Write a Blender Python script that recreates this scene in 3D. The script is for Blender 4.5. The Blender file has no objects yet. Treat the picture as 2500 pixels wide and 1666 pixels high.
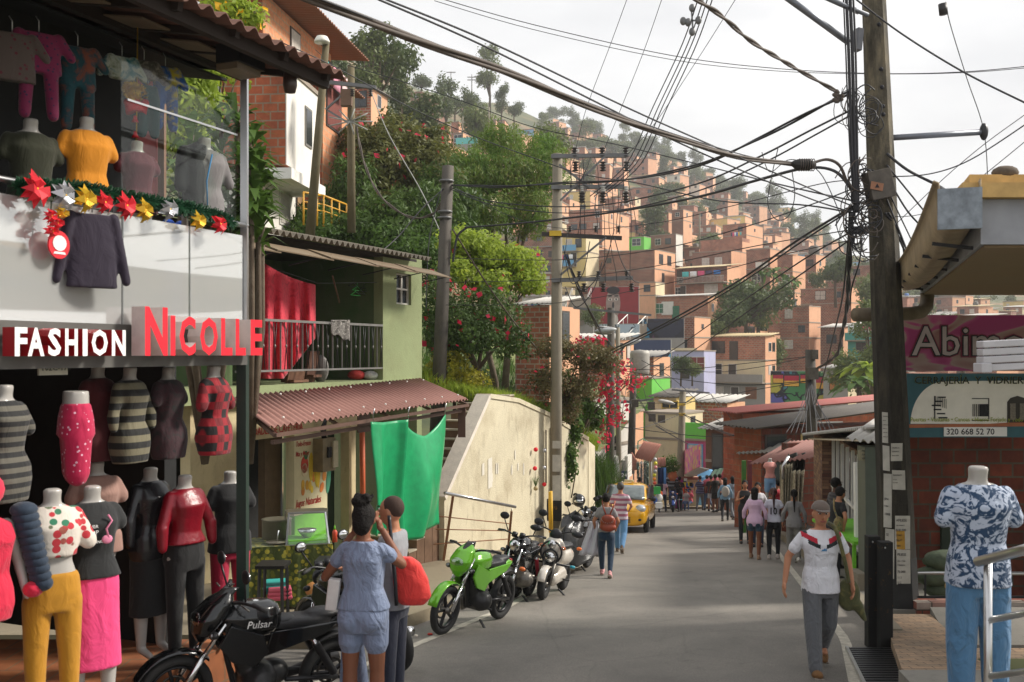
import bpy,math,random
import numpy as np
from mathutils import Vector,Matrix,Euler
R=math.radians
random.seed(7);RNG=np.random.default_rng(7)
sc=bpy.context.scene;COL=sc.collection
F,HY,CX=2430.6,862.0,1250.0
cd=bpy.data.cameras.new('camera');cam=bpy.data.objects.new('camera',cd);COL.objects.link(cam)
cd.lens=35;cd.sensor_width=36;cd.clip_end=3000;cd.clip_start=.1
cd.shift_y=(HY-833)/2500
cam.rotation_euler=(R(90),0,0);sc.camera=cam
cd.dof.use_dof=True;cd.dof.focus_distance=19;cd.dof.aperture_fstop=4.5
SUN_EL,SUN_DIR=36,Vector((.93,.22,0)).normalized()
sun_az=math.atan2(SUN_DIR.x,SUN_DIR.y)
w=bpy.data.worlds.new("World");sc.world=w;w.use_nodes=True
nt=w.node_tree;nt.nodes.clear()
def N(nt,t,**k):
 n=nt.nodes.new(t)
 for a,b in k.items():
  if a.startswith('i_'):n.inputs[int(a[2:])].default_value=b
  else:setattr(n,a,b)
 return n
sky=N(nt,'ShaderNodeTexSky',sky_type='NISHITA',sun_disc=False,sun_elevation=R(SUN_EL),sun_rotation=sun_az)
b1=N(nt,'ShaderNodeBackground');b1.inputs[1].default_value=.1
b2=N(nt,'ShaderNodeBackground');b2.inputs[1].default_value=.82
tc=N(nt,'ShaderNodeTexCoord');mp=N(nt,'ShaderNodeMapping');mp.inputs['Scale'].default_value=(1,1,3)
no=N(nt,'ShaderNodeTexNoise');no.inputs['Scale'].default_value=2.2;no.inputs['Detail'].default_value=5
cr=N(nt,'ShaderNodeValToRGB');e=cr.color_ramp.elements
e[0].position=.38;e[0].color=(.60,.605,.625,1);e[1].position=.6;e[1].color=(.90,.895,.89,1)
mx=N(nt,'ShaderNodeMixShader');mx.inputs[0].default_value=.9
out=N(nt,'ShaderNodeOutputWorld');L=nt.links.new
L(tc.outputs['Generated'],mp.inputs[0]);L(mp.outputs[0],no.inputs[0]);L(no.outputs[0],cr.inputs[0]);L(cr.outputs[0],b2.inputs[0])
L(sky.outputs[0],b1.inputs[0]);L(b1.outputs[0],mx.inputs[1]);L(b2.outputs[0],mx.inputs[2]);L(mx.outputs[0],out.inputs[0])
sl=bpy.data.lights.new('sun','SUN');so=bpy.data.objects.new('sun',sl);COL.objects.link(so)
sl.energy=3.7;sl.angle=R(10);sl.color=(1,.94,.85)
sd=Vector((SUN_DIR.x*math.cos(R(SUN_EL)),SUN_DIR.y*math.cos(R(SUN_EL)),math.sin(R(SUN_EL))))
so.rotation_euler=sd.to_track_quat('Z','Y').to_euler();so.location=(30,10,40)
sc.view_settings.view_transform='Standard';sc.view_settings.look='None';sc.view_settings.exposure=.66;sc.view_settings.gamma=1
sc.cycles.max_bounces=6;sc.cycles.diffuse_bounces=3;sc.cycles.glossy_bounces=3;sc.cycles.transmission_bounces=4
sc.cycles.transparent_max_bounces=8;sc.cycles.volume_bounces=0;sc.cycles.use_denoising=True
def at(px,py,Y):return Vector(((px-CX)/F*Y,Y,(HY-py)/F*Y))
def gz(Y):return-(2.07+.1127*Y)
XF={}
def tag(o,label=None,cat=None,group=None,kind=None):
 if label:o['label']=label
 if cat:o['category']=cat
 if group:o['group']=group
 if kind:o['kind']=kind
 return o
def thing(name,label,cat,loc=(0,0,0),rz=0,group=None):
 o=bpy.data.objects.new(name,None);COL.objects.link(o);o.empty_display_size=.2
 o.location=loc;o.rotation_euler=(0,0,rz)
 XF[o.name]=Matrix.Translation(loc)@Matrix.Rotation(rz,4,'Z')
 return tag(o,label,cat,group)
def copy_tree(o,parent=None):
 c=o.copy();COL.objects.link(c)
 if parent is not None:c.parent=parent
 for ch in list(KIDS.get(o.name,[])):copy_tree(ch,c);
 KIDS.setdefault(c.name,[]);
 if parent is not None:KIDS.setdefault(parent.name,[]).append(c)
 XF[c.name]=XF.get(o.name,Matrix())
 return c
KIDS={}
def rotz(a):return Matrix.Rotation(a,3,'Z')
def rot(x=0,y=0,z=0):return Euler((x,y,z)).to_matrix()
class MB:
 def __init__(s):s.v,s.f,s.m,s.mats,s.sm,s.X=[],[],[],[],[],None
 def mi(s,mat):
  if mat not in s.mats:s.mats.append(mat)
  return s.mats.index(mat)
 def add(s,vs,fs,mat,smooth=False):
  b=len(s.v);X=s.X
  for p in vs:
   p=Vector(p);s.v.append(tuple(X@p)if X is not None else tuple(p))
  k=s.mi(mat)
  for f in fs:s.f.append([b+i for i in f]);s.m.append(k);s.sm.append(smooth)
  return s
 def box(s,c,size,mat,r=None):
  c=Vector(c);h=Vector(size)/2
  if isinstance(r,(int,float)):r=rotz(r)
  vs=[]
  for z in(-1,1):
   for y in(-1,1):
    for x in(-1,1):
     p=Vector((x*h.x,y*h.y,z*h.z));vs.append(c+(r@p if r else p))
  return s.add(vs,[(0,2,3,1),(4,5,7,6),(0,1,5,4),(2,6,7,3),(0,4,6,2),(1,3,7,5)],mat)
 def beam(s,a,b,w,h,mat,up=(0,0,1)):
  a,b=Vector(a),Vector(b);d=b-a;l=d.length;d.normalize();u=Vector(up)
  sx=d.cross(u)
  if sx.length<1e-4:sx=d.cross(Vector((0,1,0)))
  sx.normalize();uz=sx.cross(d)
  m=Matrix((sx,d,uz)).transposed()
  return s.box((a+b)/2,(w,l,h),mat,m)
 def quad(s,pts,mat,smooth=False):return s.add(pts,[tuple(range(len(pts)))],mat,smooth)
 def tube(s,pts,r,mat,n=8,caps=True,el=None,up=None):
  pts=[Vector(p)for p in pts];k=len(pts)
  rr=r if isinstance(r,(list,tuple))else[r]*k
  vs,prev=[],None
  for i,p in enumerate(pts):
   d=(pts[min(i+1,k-1)]-pts[max(i-1,0)])
   d=d.normalized()if d.length>1e-9 else Vector((0,0,1))
   if prev is None:
    a=Vector(up)if up else(Vector((0,0,1))if abs(d.z)<.9 else Vector((1,0,0)))
    u=a.cross(d).normalized()
   else:
    u=prev-d*prev.dot(d)
    u=u.normalized()if u.length>1e-6 else d.orthogonal().normalized()
   prev=u;v=d.cross(u)
   q=rr[i];qx,qy=q if isinstance(q,(list,tuple))else(q,q)
   for j in range(n):
    t=2*math.pi*j/n;vs.append(p+u*(math.cos(t)*qx)+v*(math.sin(t)*qy))
  fs=[(i*n+j,i*n+(j+1)%n,(i+1)*n+(j+1)%n,(i+1)*n+j)for i in range(k-1)for j in range(n)]
  if caps:fs+=[tuple(reversed(range(n))),tuple(range((k-1)*n,k*n))]
  return s.add(vs,fs,mat,True)
 def lathe(s,prof,c,mat,n=16,r=None):
  c=Vector(c);vs=[]
  for(q,z)in prof:
   for j in range(n):
    t=2*math.pi*j/n;p=Vector((q*math.cos(t),q*math.sin(t),z));vs.append(c+(r@p if r else p))
  k=len(prof)
  fs=[(i*n+j,i*n+(j+1)%n,(i+1)*n+(j+1)%n,(i+1)*n+j)for i in range(k-1)for j in range(n)]
  if prof[0][0]>1e-4:fs.append(tuple(reversed(range(n))))
  if prof[-1][0]>1e-4:fs.append(tuple(range((k-1)*n,k*n)))
  return s.add(vs,fs,mat,True)
 def ell(s,c,r,mat,n=12,m=8,R3=None):
  r=(r,r,r)if isinstance(r,(int,float))else r;c=Vector(c);vs=[]
  for i in range(m+1):
   ph=math.pi*i/m
   for j in range(n):
    t=2*math.pi*j/n
    p=Vector((r[0]*math.sin(ph)*math.cos(t),r[1]*math.sin(ph)*math.sin(t),-r[2]*math.cos(ph)))
    vs.append(c+(R3@p if R3 else p))
  return s.add(vs,[(i*n+j,i*n+(j+1)%n,(i+1)*n+(j+1)%n,(i+1)*n+j)for i in range(m)for j in range(n)],mat,True)
 def torus(s,c,R_,r,mat,r3=None,n=28,m=8,ry=None):
  c=Vector(c);vs=[];ry=ry or r
  for i in range(n):
   a=2*math.pi*i/n
   for j in range(m):
    b=2*math.pi*j/m;q=R_+r*math.cos(b)
    p=Vector((q*math.cos(a),q*math.sin(a),ry*math.sin(b)));vs.append(c+(r3@p if r3 else p))
  return s.add(vs,[(i*m+j,((i+1)%n)*m+j,((i+1)%n)*m+(j+1)%m,i*m+(j+1)%m)for i in range(n)for j in range(m)],mat,True)
 def plate(s,poly,o,u,v,th,mat,smooth=False):
  o,u,v=Vector(o),Vector(u),Vector(v);n_=u.cross(v).normalized()*th;k=len(poly)
  fr=[o+u*a+v*b for a,b in poly];bk=[p-n_ for p in fr]
  area=sum(poly[i][0]*poly[(i+1)%k][1]-poly[(i+1)%k][0]*poly[i][1]for i in range(k))
  F1,F2=tuple(range(k)),tuple(reversed(range(k,2*k)))
  sd_=[(i,k+i,k+(i+1)%k,(i+1)%k)for i in range(k)]
  if area<0:F1,F2,sd_=F1[::-1],F2[::-1],[q[::-1]for q in sd_]
  return s.add(fr+bk,[F1,F2]+sd_,mat,smooth)
 def grid(s,fn,nu,nv,mat,smooth=True,close_u=False):
  vs=[fn(i/nu,j/nv)for i in range(nu+1)for j in range(nv+1)]
  return s.add(vs,[(i*(nv+1)+j,(i+1)*(nv+1)+j,(i+1)*(nv+1)+j+1,i*(nv+1)+j+1)for i in range(nu)for j in range(nv)],mat,smooth)
 def build(s,name,parent=None,world=False,label=None,cat=None,group=None,kind=None,center=None,solid=0,bevel=0,hide=0):
  vs=s.v
  if parent is not None and world:
   I=XF[parent.name].inverted();vs=[tuple(I@Vector(p))for p in vs]
  loc=None
  if parent is None and len(vs):
   a=np.array(vs);loc=Vector((a[:,0].mean(),a[:,1].mean(),a[:,2].min()))
   if center is not None:loc=Vector(center)
   vs=(a-np.array(loc)).tolist()
  me=bpy.data.meshes.new(name);me.from_pydata(vs,[],s.f)
  for m in s.mats:me.materials.append(m)
  me.polygons.foreach_set('material_index',s.m);me.polygons.foreach_set('use_smooth',s.sm)
  auto_uv(me);me.validate();me.update()
  o=bpy.data.objects.new(name,me);COL.objects.link(o)
  if parent is not None:o.parent=parent;KIDS.setdefault(parent.name,[]).append(o)
  if loc is not None:o.location=loc
  XF[o.name]=(XF[parent.name]if parent is not None else Matrix.Translation(loc or(0,0,0)))
  if solid:md=o.modifiers.new('s','SOLIDIFY');md.thickness=solid;md.offset=0
  if bevel:md=o.modifiers.new('b','BEVEL');md.width=bevel;md.segments=2;md.limit_method='ANGLE'
  return tag(o,label,cat,group,kind)
def auto_uv(me):
 n=len(me.loops)
 if not n:return
 vi=np.empty(n,np.int32);me.loops.foreach_get('vertex_index',vi)
 co=np.empty(len(me.vertices)*3,np.float32);me.vertices.foreach_get('co',co);co=co.reshape(-1,3)
 nf=len(me.polygons);nr=np.empty(nf*3,np.float32);me.polygons.foreach_get('normal',nr);nr=nr.reshape(-1,3)
 lt=np.empty(nf,np.int32);me.polygons.foreach_get('loop_total',lt)
 pn=np.repeat(nr,lt,axis=0);p=co[vi]
 h=np.hypot(pn[:,0],pn[:,1])+1e-9;tx,ty=-pn[:,1]/h,pn[:,0]/h
 u=p[:,0]*tx+p[:,1]*ty;v=p[:,2].copy()
 flat=np.abs(pn[:,2])>.75;u[flat]=p[flat,0];v[flat]=p[flat,1]
 uv=me.uv_layers.new(name='UVMap');uv.data.foreach_set('uv',np.stack([u,v],1).astype(np.float32).ravel())
MC={}
def rgb(r,g,b):
 f=lambda c:((c/255+.055)/1.055)**2.4 if c>10 else c/255/12.92
 return(f(r),f(g),f(b),1)
def base(name):
 m=bpy.data.materials.new(name);m.use_nodes=True;t=m.node_tree
 return m,t,t.nodes['Principled BSDF']
def mixc(t,fac,a,b,mode='MIX'):
 n=t.nodes.new('ShaderNodeMix');n.data_type='RGBA';n.blend_type=mode
 for i,x in((0,fac),(6,a),(7,b)):
  if hasattr(x,'is_linked'):t.links.new(x,n.inputs[i])
  else:n.inputs[i].default_value=x
 return n.outputs[2]
def noise_(t,scale,detail=4,vec=None,dist=0,rough=.6):
 n=t.nodes.new('ShaderNodeTexNoise');n.inputs['Scale'].default_value=scale;n.inputs['Detail'].default_value=detail
 n.inputs['Distortion'].default_value=dist;n.inputs['Roughness'].default_value=rough
 if vec is None:
  c=t.nodes.new('ShaderNodeTexCoord');vec=c.outputs['Object']
 t.links.new(vec,n.inputs[0]);return n.outputs[0]
def ramp(t,fac,stops):
 n=t.nodes.new('ShaderNodeValToRGB');el=n.color_ramp.elements
 while len(el)<len(stops):el.new(.5)
 for x,(p,c)in zip(el,stops):x.position=p;x.color=c if len(c)==4 else(*c,1)
 t.links.new(fac,n.inputs[0]);return n.outputs[0]
def bump(t,h,strength,P,dist=.02):
 b=t.nodes.new('ShaderNodeBump');b.inputs['Strength'].default_value=strength;b.inputs['Distance'].default_value=dist
 t.links.new(h,b.inputs['Height']);t.links.new(b.outputs[0],P.inputs['Normal'])
def sc_(c,k):return(min(c[0]*k,1),min(c[1]*k,1),min(c[2]*k,1),1)
def M(name,col=None,rough=.7,metal=0,var=.15,scale=6,bp=0,spec=.5,sheen=0,bscale=None,emit=0):
 if name in MC:return MC[name]
 m,t,P=base(name);MC[name]=m
 P.inputs['Roughness'].default_value=rough;P.inputs['Metallic'].default_value=metal
 P.inputs['Specular IOR Level'].default_value=spec
 if sheen:P.inputs['Sheen Weight'].default_value=sheen
 if var:
  f=ramp(t,noise_(t,scale),[(.3,(0,0,0,1)),(.7,(1,1,1,1))])
  t.links.new(mixc(t,f,sc_(col,1-var),sc_(col,1+var)),P.inputs['Base Color'])
 else:P.inputs['Base Color'].default_value=col
 if emit:P.inputs['Emission Color'].default_value=col;P.inputs['Emission Strength'].default_value=emit
 if bp:bump(t,noise_(t,bscale or scale*4,5),bp,P)
 return m
def uvn(t):
 c=t.nodes.new('ShaderNodeUVMap');return c.outputs[0]
def mat_brick(name,c1,c2,mort,bw=.33,bh=.14,ms=.018,dirt=.35,var=.3):
 if name in MC:return MC[name]
 m,t,P=base(name);MC[name]=m
 b=t.nodes.new('ShaderNodeTexBrick');b.inputs['Scale'].default_value=1
 b.inputs['Brick Width'].default_value=bw;b.inputs['Row Height'].default_value=bh
 b.inputs['Mortar Size'].default_value=ms;b.inputs['Mortar Smooth'].default_value=.3
 b.inputs['Color1'].default_value=c1;b.inputs['Color2'].default_value=c2;b.inputs['Mortar'].default_value=mort
 uv=uvn(t);t.links.new(uv,b.inputs[0])
 n1=noise_(t,.7,6,dist=.6);d=ramp(t,n1,[(.35,(1-dirt,)*3),(.65,(1.12,1.08,1.05))])
 n2=noise_(t,7,3);d2=ramp(t,n2,[(.3,(1-var*.6,)*3),(.7,(1+var*.4,)*3)])
 c=mixc(t,1.0,b.outputs[0],d,'MULTIPLY');c=mixc(t,1.0,c,d2,'MULTIPLY')
 t.links.new(c,P.inputs['Base Color']);P.inputs['Roughness'].default_value=.9
 bump(t,b.outputs[1],-.5,P,.01)
 return m
def mat_wall(name,col,dirtc=(.12,.10,.07,1),dirt=.5,bp=.25,scale=1.2,rough=.85):
 if name in MC:return MC[name]
 m,t,P=base(name);MC[name]=m
 c=t.nodes.new('ShaderNodeTexCoord');mp_=t.nodes.new('ShaderNodeMapping');mp_.inputs['Scale'].default_value=(1,1,.3)
 t.links.new(c.outputs['Object'],mp_.inputs[0])
 st=ramp(t,noise_(t,4*scale,7,mp_.outputs[0],rough=.75,dist=.6),[(.54,(0,0,0)),(.78,(dirt,)*3)])
 bl=ramp(t,noise_(t,scale,6),[(.45,(0,0,0)),(.75,(dirt*.8,)*3)])
 k=mixc(t,noise_(t,3*scale,4),sc_(col,.9),sc_(col,1.08))
 k=mixc(t,st,k,dirtc);k=mixc(t,bl,k,sc_(dirtc,1.8))
 t.links.new(k,P.inputs['Base Color']);P.inputs['Roughness'].default_value=rough
 bump(t,noise_(t,30,6),bp,P)
 return m
def mat_leaf(name,c0,c1,c2,trans=.35):
 if name in MC:return MC[name]
 m,t,P=base(name);MC[name]=m
 g=t.nodes.new('ShaderNodeNewGeometry');n=ramp(t,noise_(t,.9,2),[(.35,(0,0,0)),(.65,(1,1,1))])
 a=mixc(t,g.outputs['Random Per Island'],c0,c1);c=mixc(t,n,a,mixc(t,g.outputs['Random Per Island'],c1,c2))
 t.links.new(c,P.inputs['Base Color']);P.inputs['Roughness'].default_value=.55;P.inputs['Specular IOR Level'].default_value=.3
 tr=t.nodes.new('ShaderNodeBsdfTranslucent');t.links.new(c,tr.inputs[0])
 mxs=t.nodes.new('ShaderNodeMixShader');mxs.inputs[0].default_value=trans
 o=t.nodes['Material Output'];t.links.new(P.outputs[0],mxs.inputs[1]);t.links.new(tr.outputs[0],mxs.inputs[2]);t.links.new(mxs.outputs[0],o.inputs[0])
 return m
def mat_glass(name,refl=.25,tint=(.9,.95,.95,1),sky_mix=0):
 if name in MC:return MC[name]
 m,t,P=base(name);MC[name]=m
 tr=t.nodes.new('ShaderNodeBsdfTransparent');tr.inputs[0].default_value=tint
 gl=t.nodes.new('ShaderNodeBsdfGlossy');gl.inputs['Roughness'].default_value=.03
 lw=t.nodes.new('ShaderNodeLayerWeight');lw.inputs[0].default_value=.5;fr=t.nodes.new('ShaderNodeMath');fr.operation='POWER';fr.inputs[1].default_value=5;t.links.new(lw.outputs['Facing'],fr.inputs[0])
 ad=t.nodes.new('ShaderNodeMath');ad.operation='ADD';ad.inputs[1].default_value=refl;ad.use_clamp=True
 t.links.new(fr.outputs[0],ad.inputs[0]);mxs=t.nodes.new('ShaderNodeMixShader')
 t.links.new(ad.outputs[0],mxs.inputs[0]);t.links.new(tr.outputs[0],mxs.inputs[1]);t.links.new(gl.outputs[0],mxs.inputs[2])
 m2=t.nodes.new('ShaderNodeMixShader');m2.inputs[0].default_value=sky_mix;P.inputs['Base Color'].default_value=(.86,.86,.84,1);P.inputs['Roughness'].default_value=.6
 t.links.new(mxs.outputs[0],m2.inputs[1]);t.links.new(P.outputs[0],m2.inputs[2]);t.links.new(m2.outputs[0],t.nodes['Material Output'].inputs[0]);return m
def mat_cloth(name,c1,c2=None,kind=None,scale=10,c3=None,rough=.85,wr=.35,thr=None):
 if name in MC:return MC[name]
 m,t,P=base(name);MC[name]=m;P.inputs['Roughness'].default_value=rough;P.inputs['Sheen Weight'].default_value=.15
 oc=t.nodes.new('ShaderNodeTexCoord').outputs['Object'];col=None
 def wave(d,s_):
  n=t.nodes.new('ShaderNodeTexWave');n.bands_direction=d;n.inputs['Scale'].default_value=s_;t.links.new(oc,n.inputs[0]);return n.outputs[1]
 if kind=='stripes':col=mixc(t,ramp(t,wave('Z',scale),[(.45,(0,0,0)),(.55,(1,1,1))]),c1,c2)
 elif kind=='plaid':
  a=ramp(t,wave('Z',scale),[(.4,(0,0,0)),(.5,(1,1,1))]);b=ramp(t,wave('X',scale),[(.4,(0,0,0)),(.5,(1,1,1))])
  col=mixc(t,a,c1,c2);col=mixc(t,b,col,mixc(t,a,mixc(t,.5,c1,c2),c1))
 elif kind in('spots','flowers'):
  v=t.nodes.new('ShaderNodeTexVoronoi');v.inputs['Scale'].default_value=scale;t.links.new(oc,v.inputs[0])
  th=thr or(.22 if kind=='spots' else.42)
  k=ramp(t,v.outputs[0],[(th,(1,1,1)),(th+.05,(0,0,0))])
  cc=c2 if kind=='spots' else mixc(t,ramp(t,v.outputs[1],[(.4,(0,0,0)),(.6,(1,1,1))]),c2,c3)
  col=mixc(t,k,c1,cc)
 elif kind=='leaves':
  n=noise_(t,scale,3,oc,dist=2.5);col=mixc(t,ramp(t,n,[(.47,(0,0,0)),(.53,(1,1,1))]),c1,c2)
 elif kind=='mottle':
  n=noise_(t,scale,5,oc,dist=1);col=ramp(t,n,[(.35,c1),(.5,c2),(.65,c3 or c1)])
 else:col=mixc(t,noise_(t,5,4,oc),sc_(c1,.88),sc_(c1,1.1))
 t.links.new(col,P.inputs['Base Color'])
 if wr:
  mp_=t.nodes.new('ShaderNodeMapping');mp_.inputs['Scale'].default_value=(1,1,.6);t.links.new(oc,mp_.inputs[0])
  bump(t,noise_(t,9,3,mp_.outputs[0],dist=1.2,rough=.5),wr,P,.035)
 return m
STEEL=M('brushed steel',(.55,.55,.55,1),.3,1,.05)
BLACKM=M('black metal',(.02,.02,.022,1),.4,.3,.1)
DARK=M('dark rubber',(.018,.018,.018,1),.75,0,.2)
GREYM=M('grey painted metal',rgb(120,118,114),.5,.3)
CONC=mat_wall('weathered concrete',rgb(134,126,110),dirt=.7,scale=2)
CONCD=mat_wall('dark weathered concrete',rgb(88,82,74),(.02,.02,.02,1),dirt=.8,scale=2.5)
WHITE=M('white paint',rgb(225,222,215),.5,var=.05)
WOOD=M('old brown timber',rgb(98,76,52),.85,var=.35,scale=4,bp=.3)
CABLE=M('black cable sheath',(.022,.022,.026,1),.6,0,.1)
CABLEG=M('brown grey cable',rgb(84,74,66),.7,0,.25)
PLASTW=M('white plaster',rgb(226,224,218),.85,var=.06,bp=.1)
def text_mb(mb,s,o,u,v,size,mat,th=.004,bold=0,side=None,align='LEFT',stretch=1,shear=0):
 """lettering as real geometry on the plane u (right), v (up) at o"""
 cu=bpy.data.curves.new('t','FONT');cu.body=s;cu.size=1;cu.extrude=.02;cu.offset=bold;cu.resolution_u=2;cu.align_x=align;cu.shear=shear
 ob=bpy.data.objects.new('t',cu);COL.objects.link(ob)
 dg=bpy.context.evaluated_depsgraph_get();me=bpy.data.meshes.new_from_object(ob.evaluated_get(dg))
 u,v,o=Vector(u).normalized(),Vector(v).normalized(),Vector(o);n=u.cross(v)
 b=len(mb.v)
 for p in me.vertices:
  q=o+u*(p.co.x*size*stretch)+v*(p.co.y*size)+n*(th if p.co.z>0 else 0)
  mb.v.append(tuple(q))
 a_,c_=mb.mi(mat),mb.mi(side or mat)
 for f in me.polygons:
  mb.f.append([b+i for i in f.vertices]);mb.sm.append(False)
  mb.m.append(a_ if f.normal.z>.5 else c_)
 bpy.data.objects.remove(ob);bpy.data.curves.remove(cu);bpy.data.meshes.remove(me)
 return mb
# ================================================================ LAND
RIDGE=[(-1500,60),(0,20),(700,60),(808,96),(903,159),(1020,222),(1200,246),(1360,312),(1487,356),(1594,384),(1700,443),(1806,486),(1912,540),(2019,612),(2082,643),(2210,664),(2500,694),(3600,730),(6000,760)]
def ridge(px):return float(np.interp(px,[a for a,b in RIDGE],[b for a,b in RIDGE]))
GY=[50,70,90,115,140,170,210,280,400,600];GV=[1,.93,.84,.70,.56,.43,.31,.185,.08,0]
def hill_py(px,Y):
 r=ridge(px);return r+(1236-r)*float(np.interp(Y,GY,GV))
def ground_z(x,Y):
 if Y<=50:return gz(Y)
 px=x/Y*F+CX
 if Y<=600:return(HY-hill_py(px,Y))/F*Y
 z=(HY-ridge(px))/F*600;return z-(Y-600)*.12
ASPH,_t,_P=base('worn asphalt');MC['asph']=ASPH
_n=ramp(_t,noise_(_t,.35,6,dist=.8),[(.3,rgb(106,102,96)),(.7,rgb(142,136,127))])
_g=mixc(_t,1.0,ramp(_t,noise_(_t,90,3),[(.3,(.62,)*3),(.55,(1,1,1)),(.75,(1.6,1.55,1.5))]),ramp(_t,noise_(_t,1.6,7,dist=1.2,rough=.75),[(.28,(.66,)*3),(.42,(.95,)*3),(.6,(1,1,1)),(.72,(1.16,)*3)]),'MULTIPLY')
_c=mixc(_t,1.0,_n,_g,'MULTIPLY')
_v=_t.nodes.new('ShaderNodeTexVoronoi');_v.feature='DISTANCE_TO_EDGE';_v.inputs['Scale'].default_value=.45
_oc=_t.nodes.new('ShaderNodeTexCoord');_wn=_t.nodes.new('ShaderNodeTexNoise');_wn.inputs['Scale'].default_value=1.5;_t.links.new(_oc.outputs['Object'],_wn.inputs[0])
_t.links.new(mixc(_t,.12,_oc.outputs['Object'],_wn.outputs[1]),_v.inputs[0])
_k=ramp(_t,_v.outputs[0],[(.0,(.86,)*3),(.008,(1,1,1))])
_t.links.new(mixc(_t,1.0,_c,_k,'MULTIPLY'),_P.inputs['Base Color']);_P.inputs['Roughness'].default_value=.8
bump(_t,noise_(_t,120,3),.35,_P,.006)
GRASSM=M('grassy slope earth',rgb(86,92,48),.95,var=.4,scale=.08,bp=.3,bscale=2)
SLOPE,_t,_P=base('hill soil and scrub')
_t.links.new(ramp(_t,noise_(_t,.03,6,rough=.7),[(.35,rgb(52,62,34)),(.5,rgb(82,86,46)),(.62,rgb(134,104,74)),(.72,rgb(66,74,38))]),_P.inputs['Base Color']);_P.inputs['Roughness'].default_value=.95
ys=list(np.arange(-20,50,5.))+[50,55,60,70,80,90,102,115,128,140,155,170,190,210,240,280,330,400,480,540,600,650,800,1100]
pxs=[CX+(t*t*t)*5200 for t in np.linspace(-1,1,69)]
g=MB();vs=[]
for Y in ys:
 for px in pxs:
  D=max(Y,50);x=(px-CX)/F*D
  z=ground_z(x,Y)-.05
  if Y>140:z+=(math.sin(x*.05+Y*.031)+math.sin(x*.11-Y*.05))*Y*.0022
  vs.append((x,Y,z))
n=len(pxs)
g.add(vs,[(i*n+j,i*n+j+1,(i+1)*n+j+1,(i+1)*n+j)for i in range(len(ys)-1)for j in range(n-1)],SLOPE,True)
g.build('ground',kind='structure',center=(0,0,0))
LE=[(-8,-6.5),(0,-4.6),(7,-2.75),(10.9,-1.3),(14.5,-.07),(20.5,1.38),(30,3.1),(38,4.6),(46,5.8),(56,6.2),(75,3)]
RE=[(-8,1.5),(0,2.2),(7,2.6),(9.5,3.27),(11.8,3.95),(23.6,6.3),(30,7.4),(39,8.9),(46,10),(56,11),(75,9)]
def le(Y):return float(np.interp(Y,[a for a,b in LE],[b for a,b in LE]))
def re_(Y):return float(np.interp(Y,[a for a,b in RE],[b for a,b in RE]))
def strip(name,fa,fb,dz,mat,y0=-8,y1=60,step=1.,thick=0,**k):
 m=MB();Ys=np.arange(y0,y1+.01,step);vs=[]
 for Y in Ys:vs+=[(fa(Y),Y,gz(Y)+dz),(fb(Y),Y,gz(Y)+dz)]
 if thick:
  for Y in Ys:vs+=[(fa(Y),Y,gz(Y)+dz-thick),(fb(Y),Y,gz(Y)+dz-thick)]
 q=len(Ys);fs=[(2*i,2*i+1,2*i+3,2*i+2)for i in range(q-1)]
 if thick:
  o=2*q;fs+=[(o+2*i,2*i,2*i+2,o+2*i+2)for i in range(q-1)]+[(2*i+1,o+2*i+1,o+2*i+3,2*i+3)for i in range(q-1)]
  fs+=[(o,o+1,1,0),(2*q-2,2*q-1,o+2*q-1,o+2*q-2)]
 m.add(vs,fs,mat);return m.build(name,kind='structure',**k)
strip('road',lambda Y:le(Y)-1.6,lambda Y:re_(Y)+.9,0,ASPH)
WL=M('worn white road paint',rgb(178,172,158),.85,var=.3,scale=14,bp=.2)
strip('road_marking_left',lambda Y:le(Y)-.06,lambda Y:le(Y)+.06,.006,WL,-4,21,.5)
strip('road_marking_right',lambda Y:re_(Y)-.06,lambda Y:re_(Y)+.06,.006,WL,-4,46,.5)
PAV=mat_wall('pavement concrete',rgb(136,124,102),dirt=.5,scale=1.2,bp=.4)
PAVG=mat_wall('grey pavement concrete',rgb(128,124,116),(.05,.05,.04,1),dirt=.5,scale=1.2,bp=.4)
strip('pavement_left',lambda Y:-7.5,lambda Y:le(Y)-.62,.16,PAV,11.2,24,.4,.3)
strip('pavement_left_far',lambda Y:le(Y)-2.2,lambda Y:le(Y)-.9,.14,PAVG,24.05,52,.5,.3)
strip('kerb_right',lambda Y:re_(Y)+.48,lambda Y:re_(Y)+.66,.16,CONC,11.6,46,.4,.3)
strip('pavement_right',lambda Y:re_(Y)+.664,lambda Y:re_(Y)+2.6,.15,PAVG,13.2,46,.4,.3)
strip('pavement_at_bend',lambda Y:5.2,lambda Y:15,.1,PAV,47,50,.5,.2)
dg_=thing('drain_grate','black ribbed metal drain grate sunk beside the right kerb','drain',(3.72,10,gz(10)))
m=MB()
for i in range(17):
 Y=9.2+i*.115;m.box((3.72+(Y-10)*.25,Y,gz(Y)+.03),(.5,.04,.03),BLACKM)
for sx in(-.27,.27):m.beam((3.52+sx,9.15,gz(9.15)+.03),(4.0+sx,11.1,gz(11.1)+.03),.03,.05,STEEL if sx<0 else BLACKM)
m.build('grille',dg_,True)
m=MB();m.add([(3.26,9.16,gz(9.16)+.01),(3.78,9.16,gz(9.16)+.01),(4.25,11.1,gz(11.1)+.01),(3.74,11.1,gz(11.1)+.01)],[(0,1,2,3)],M('pit black',(.008,.008,.008,1),.9,var=0));m.build('pit',dg_,True)
LIT=[rgb(215,205,190),rgb(180,60,50),rgb(150,140,120),rgb(90,84,70)]
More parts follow.
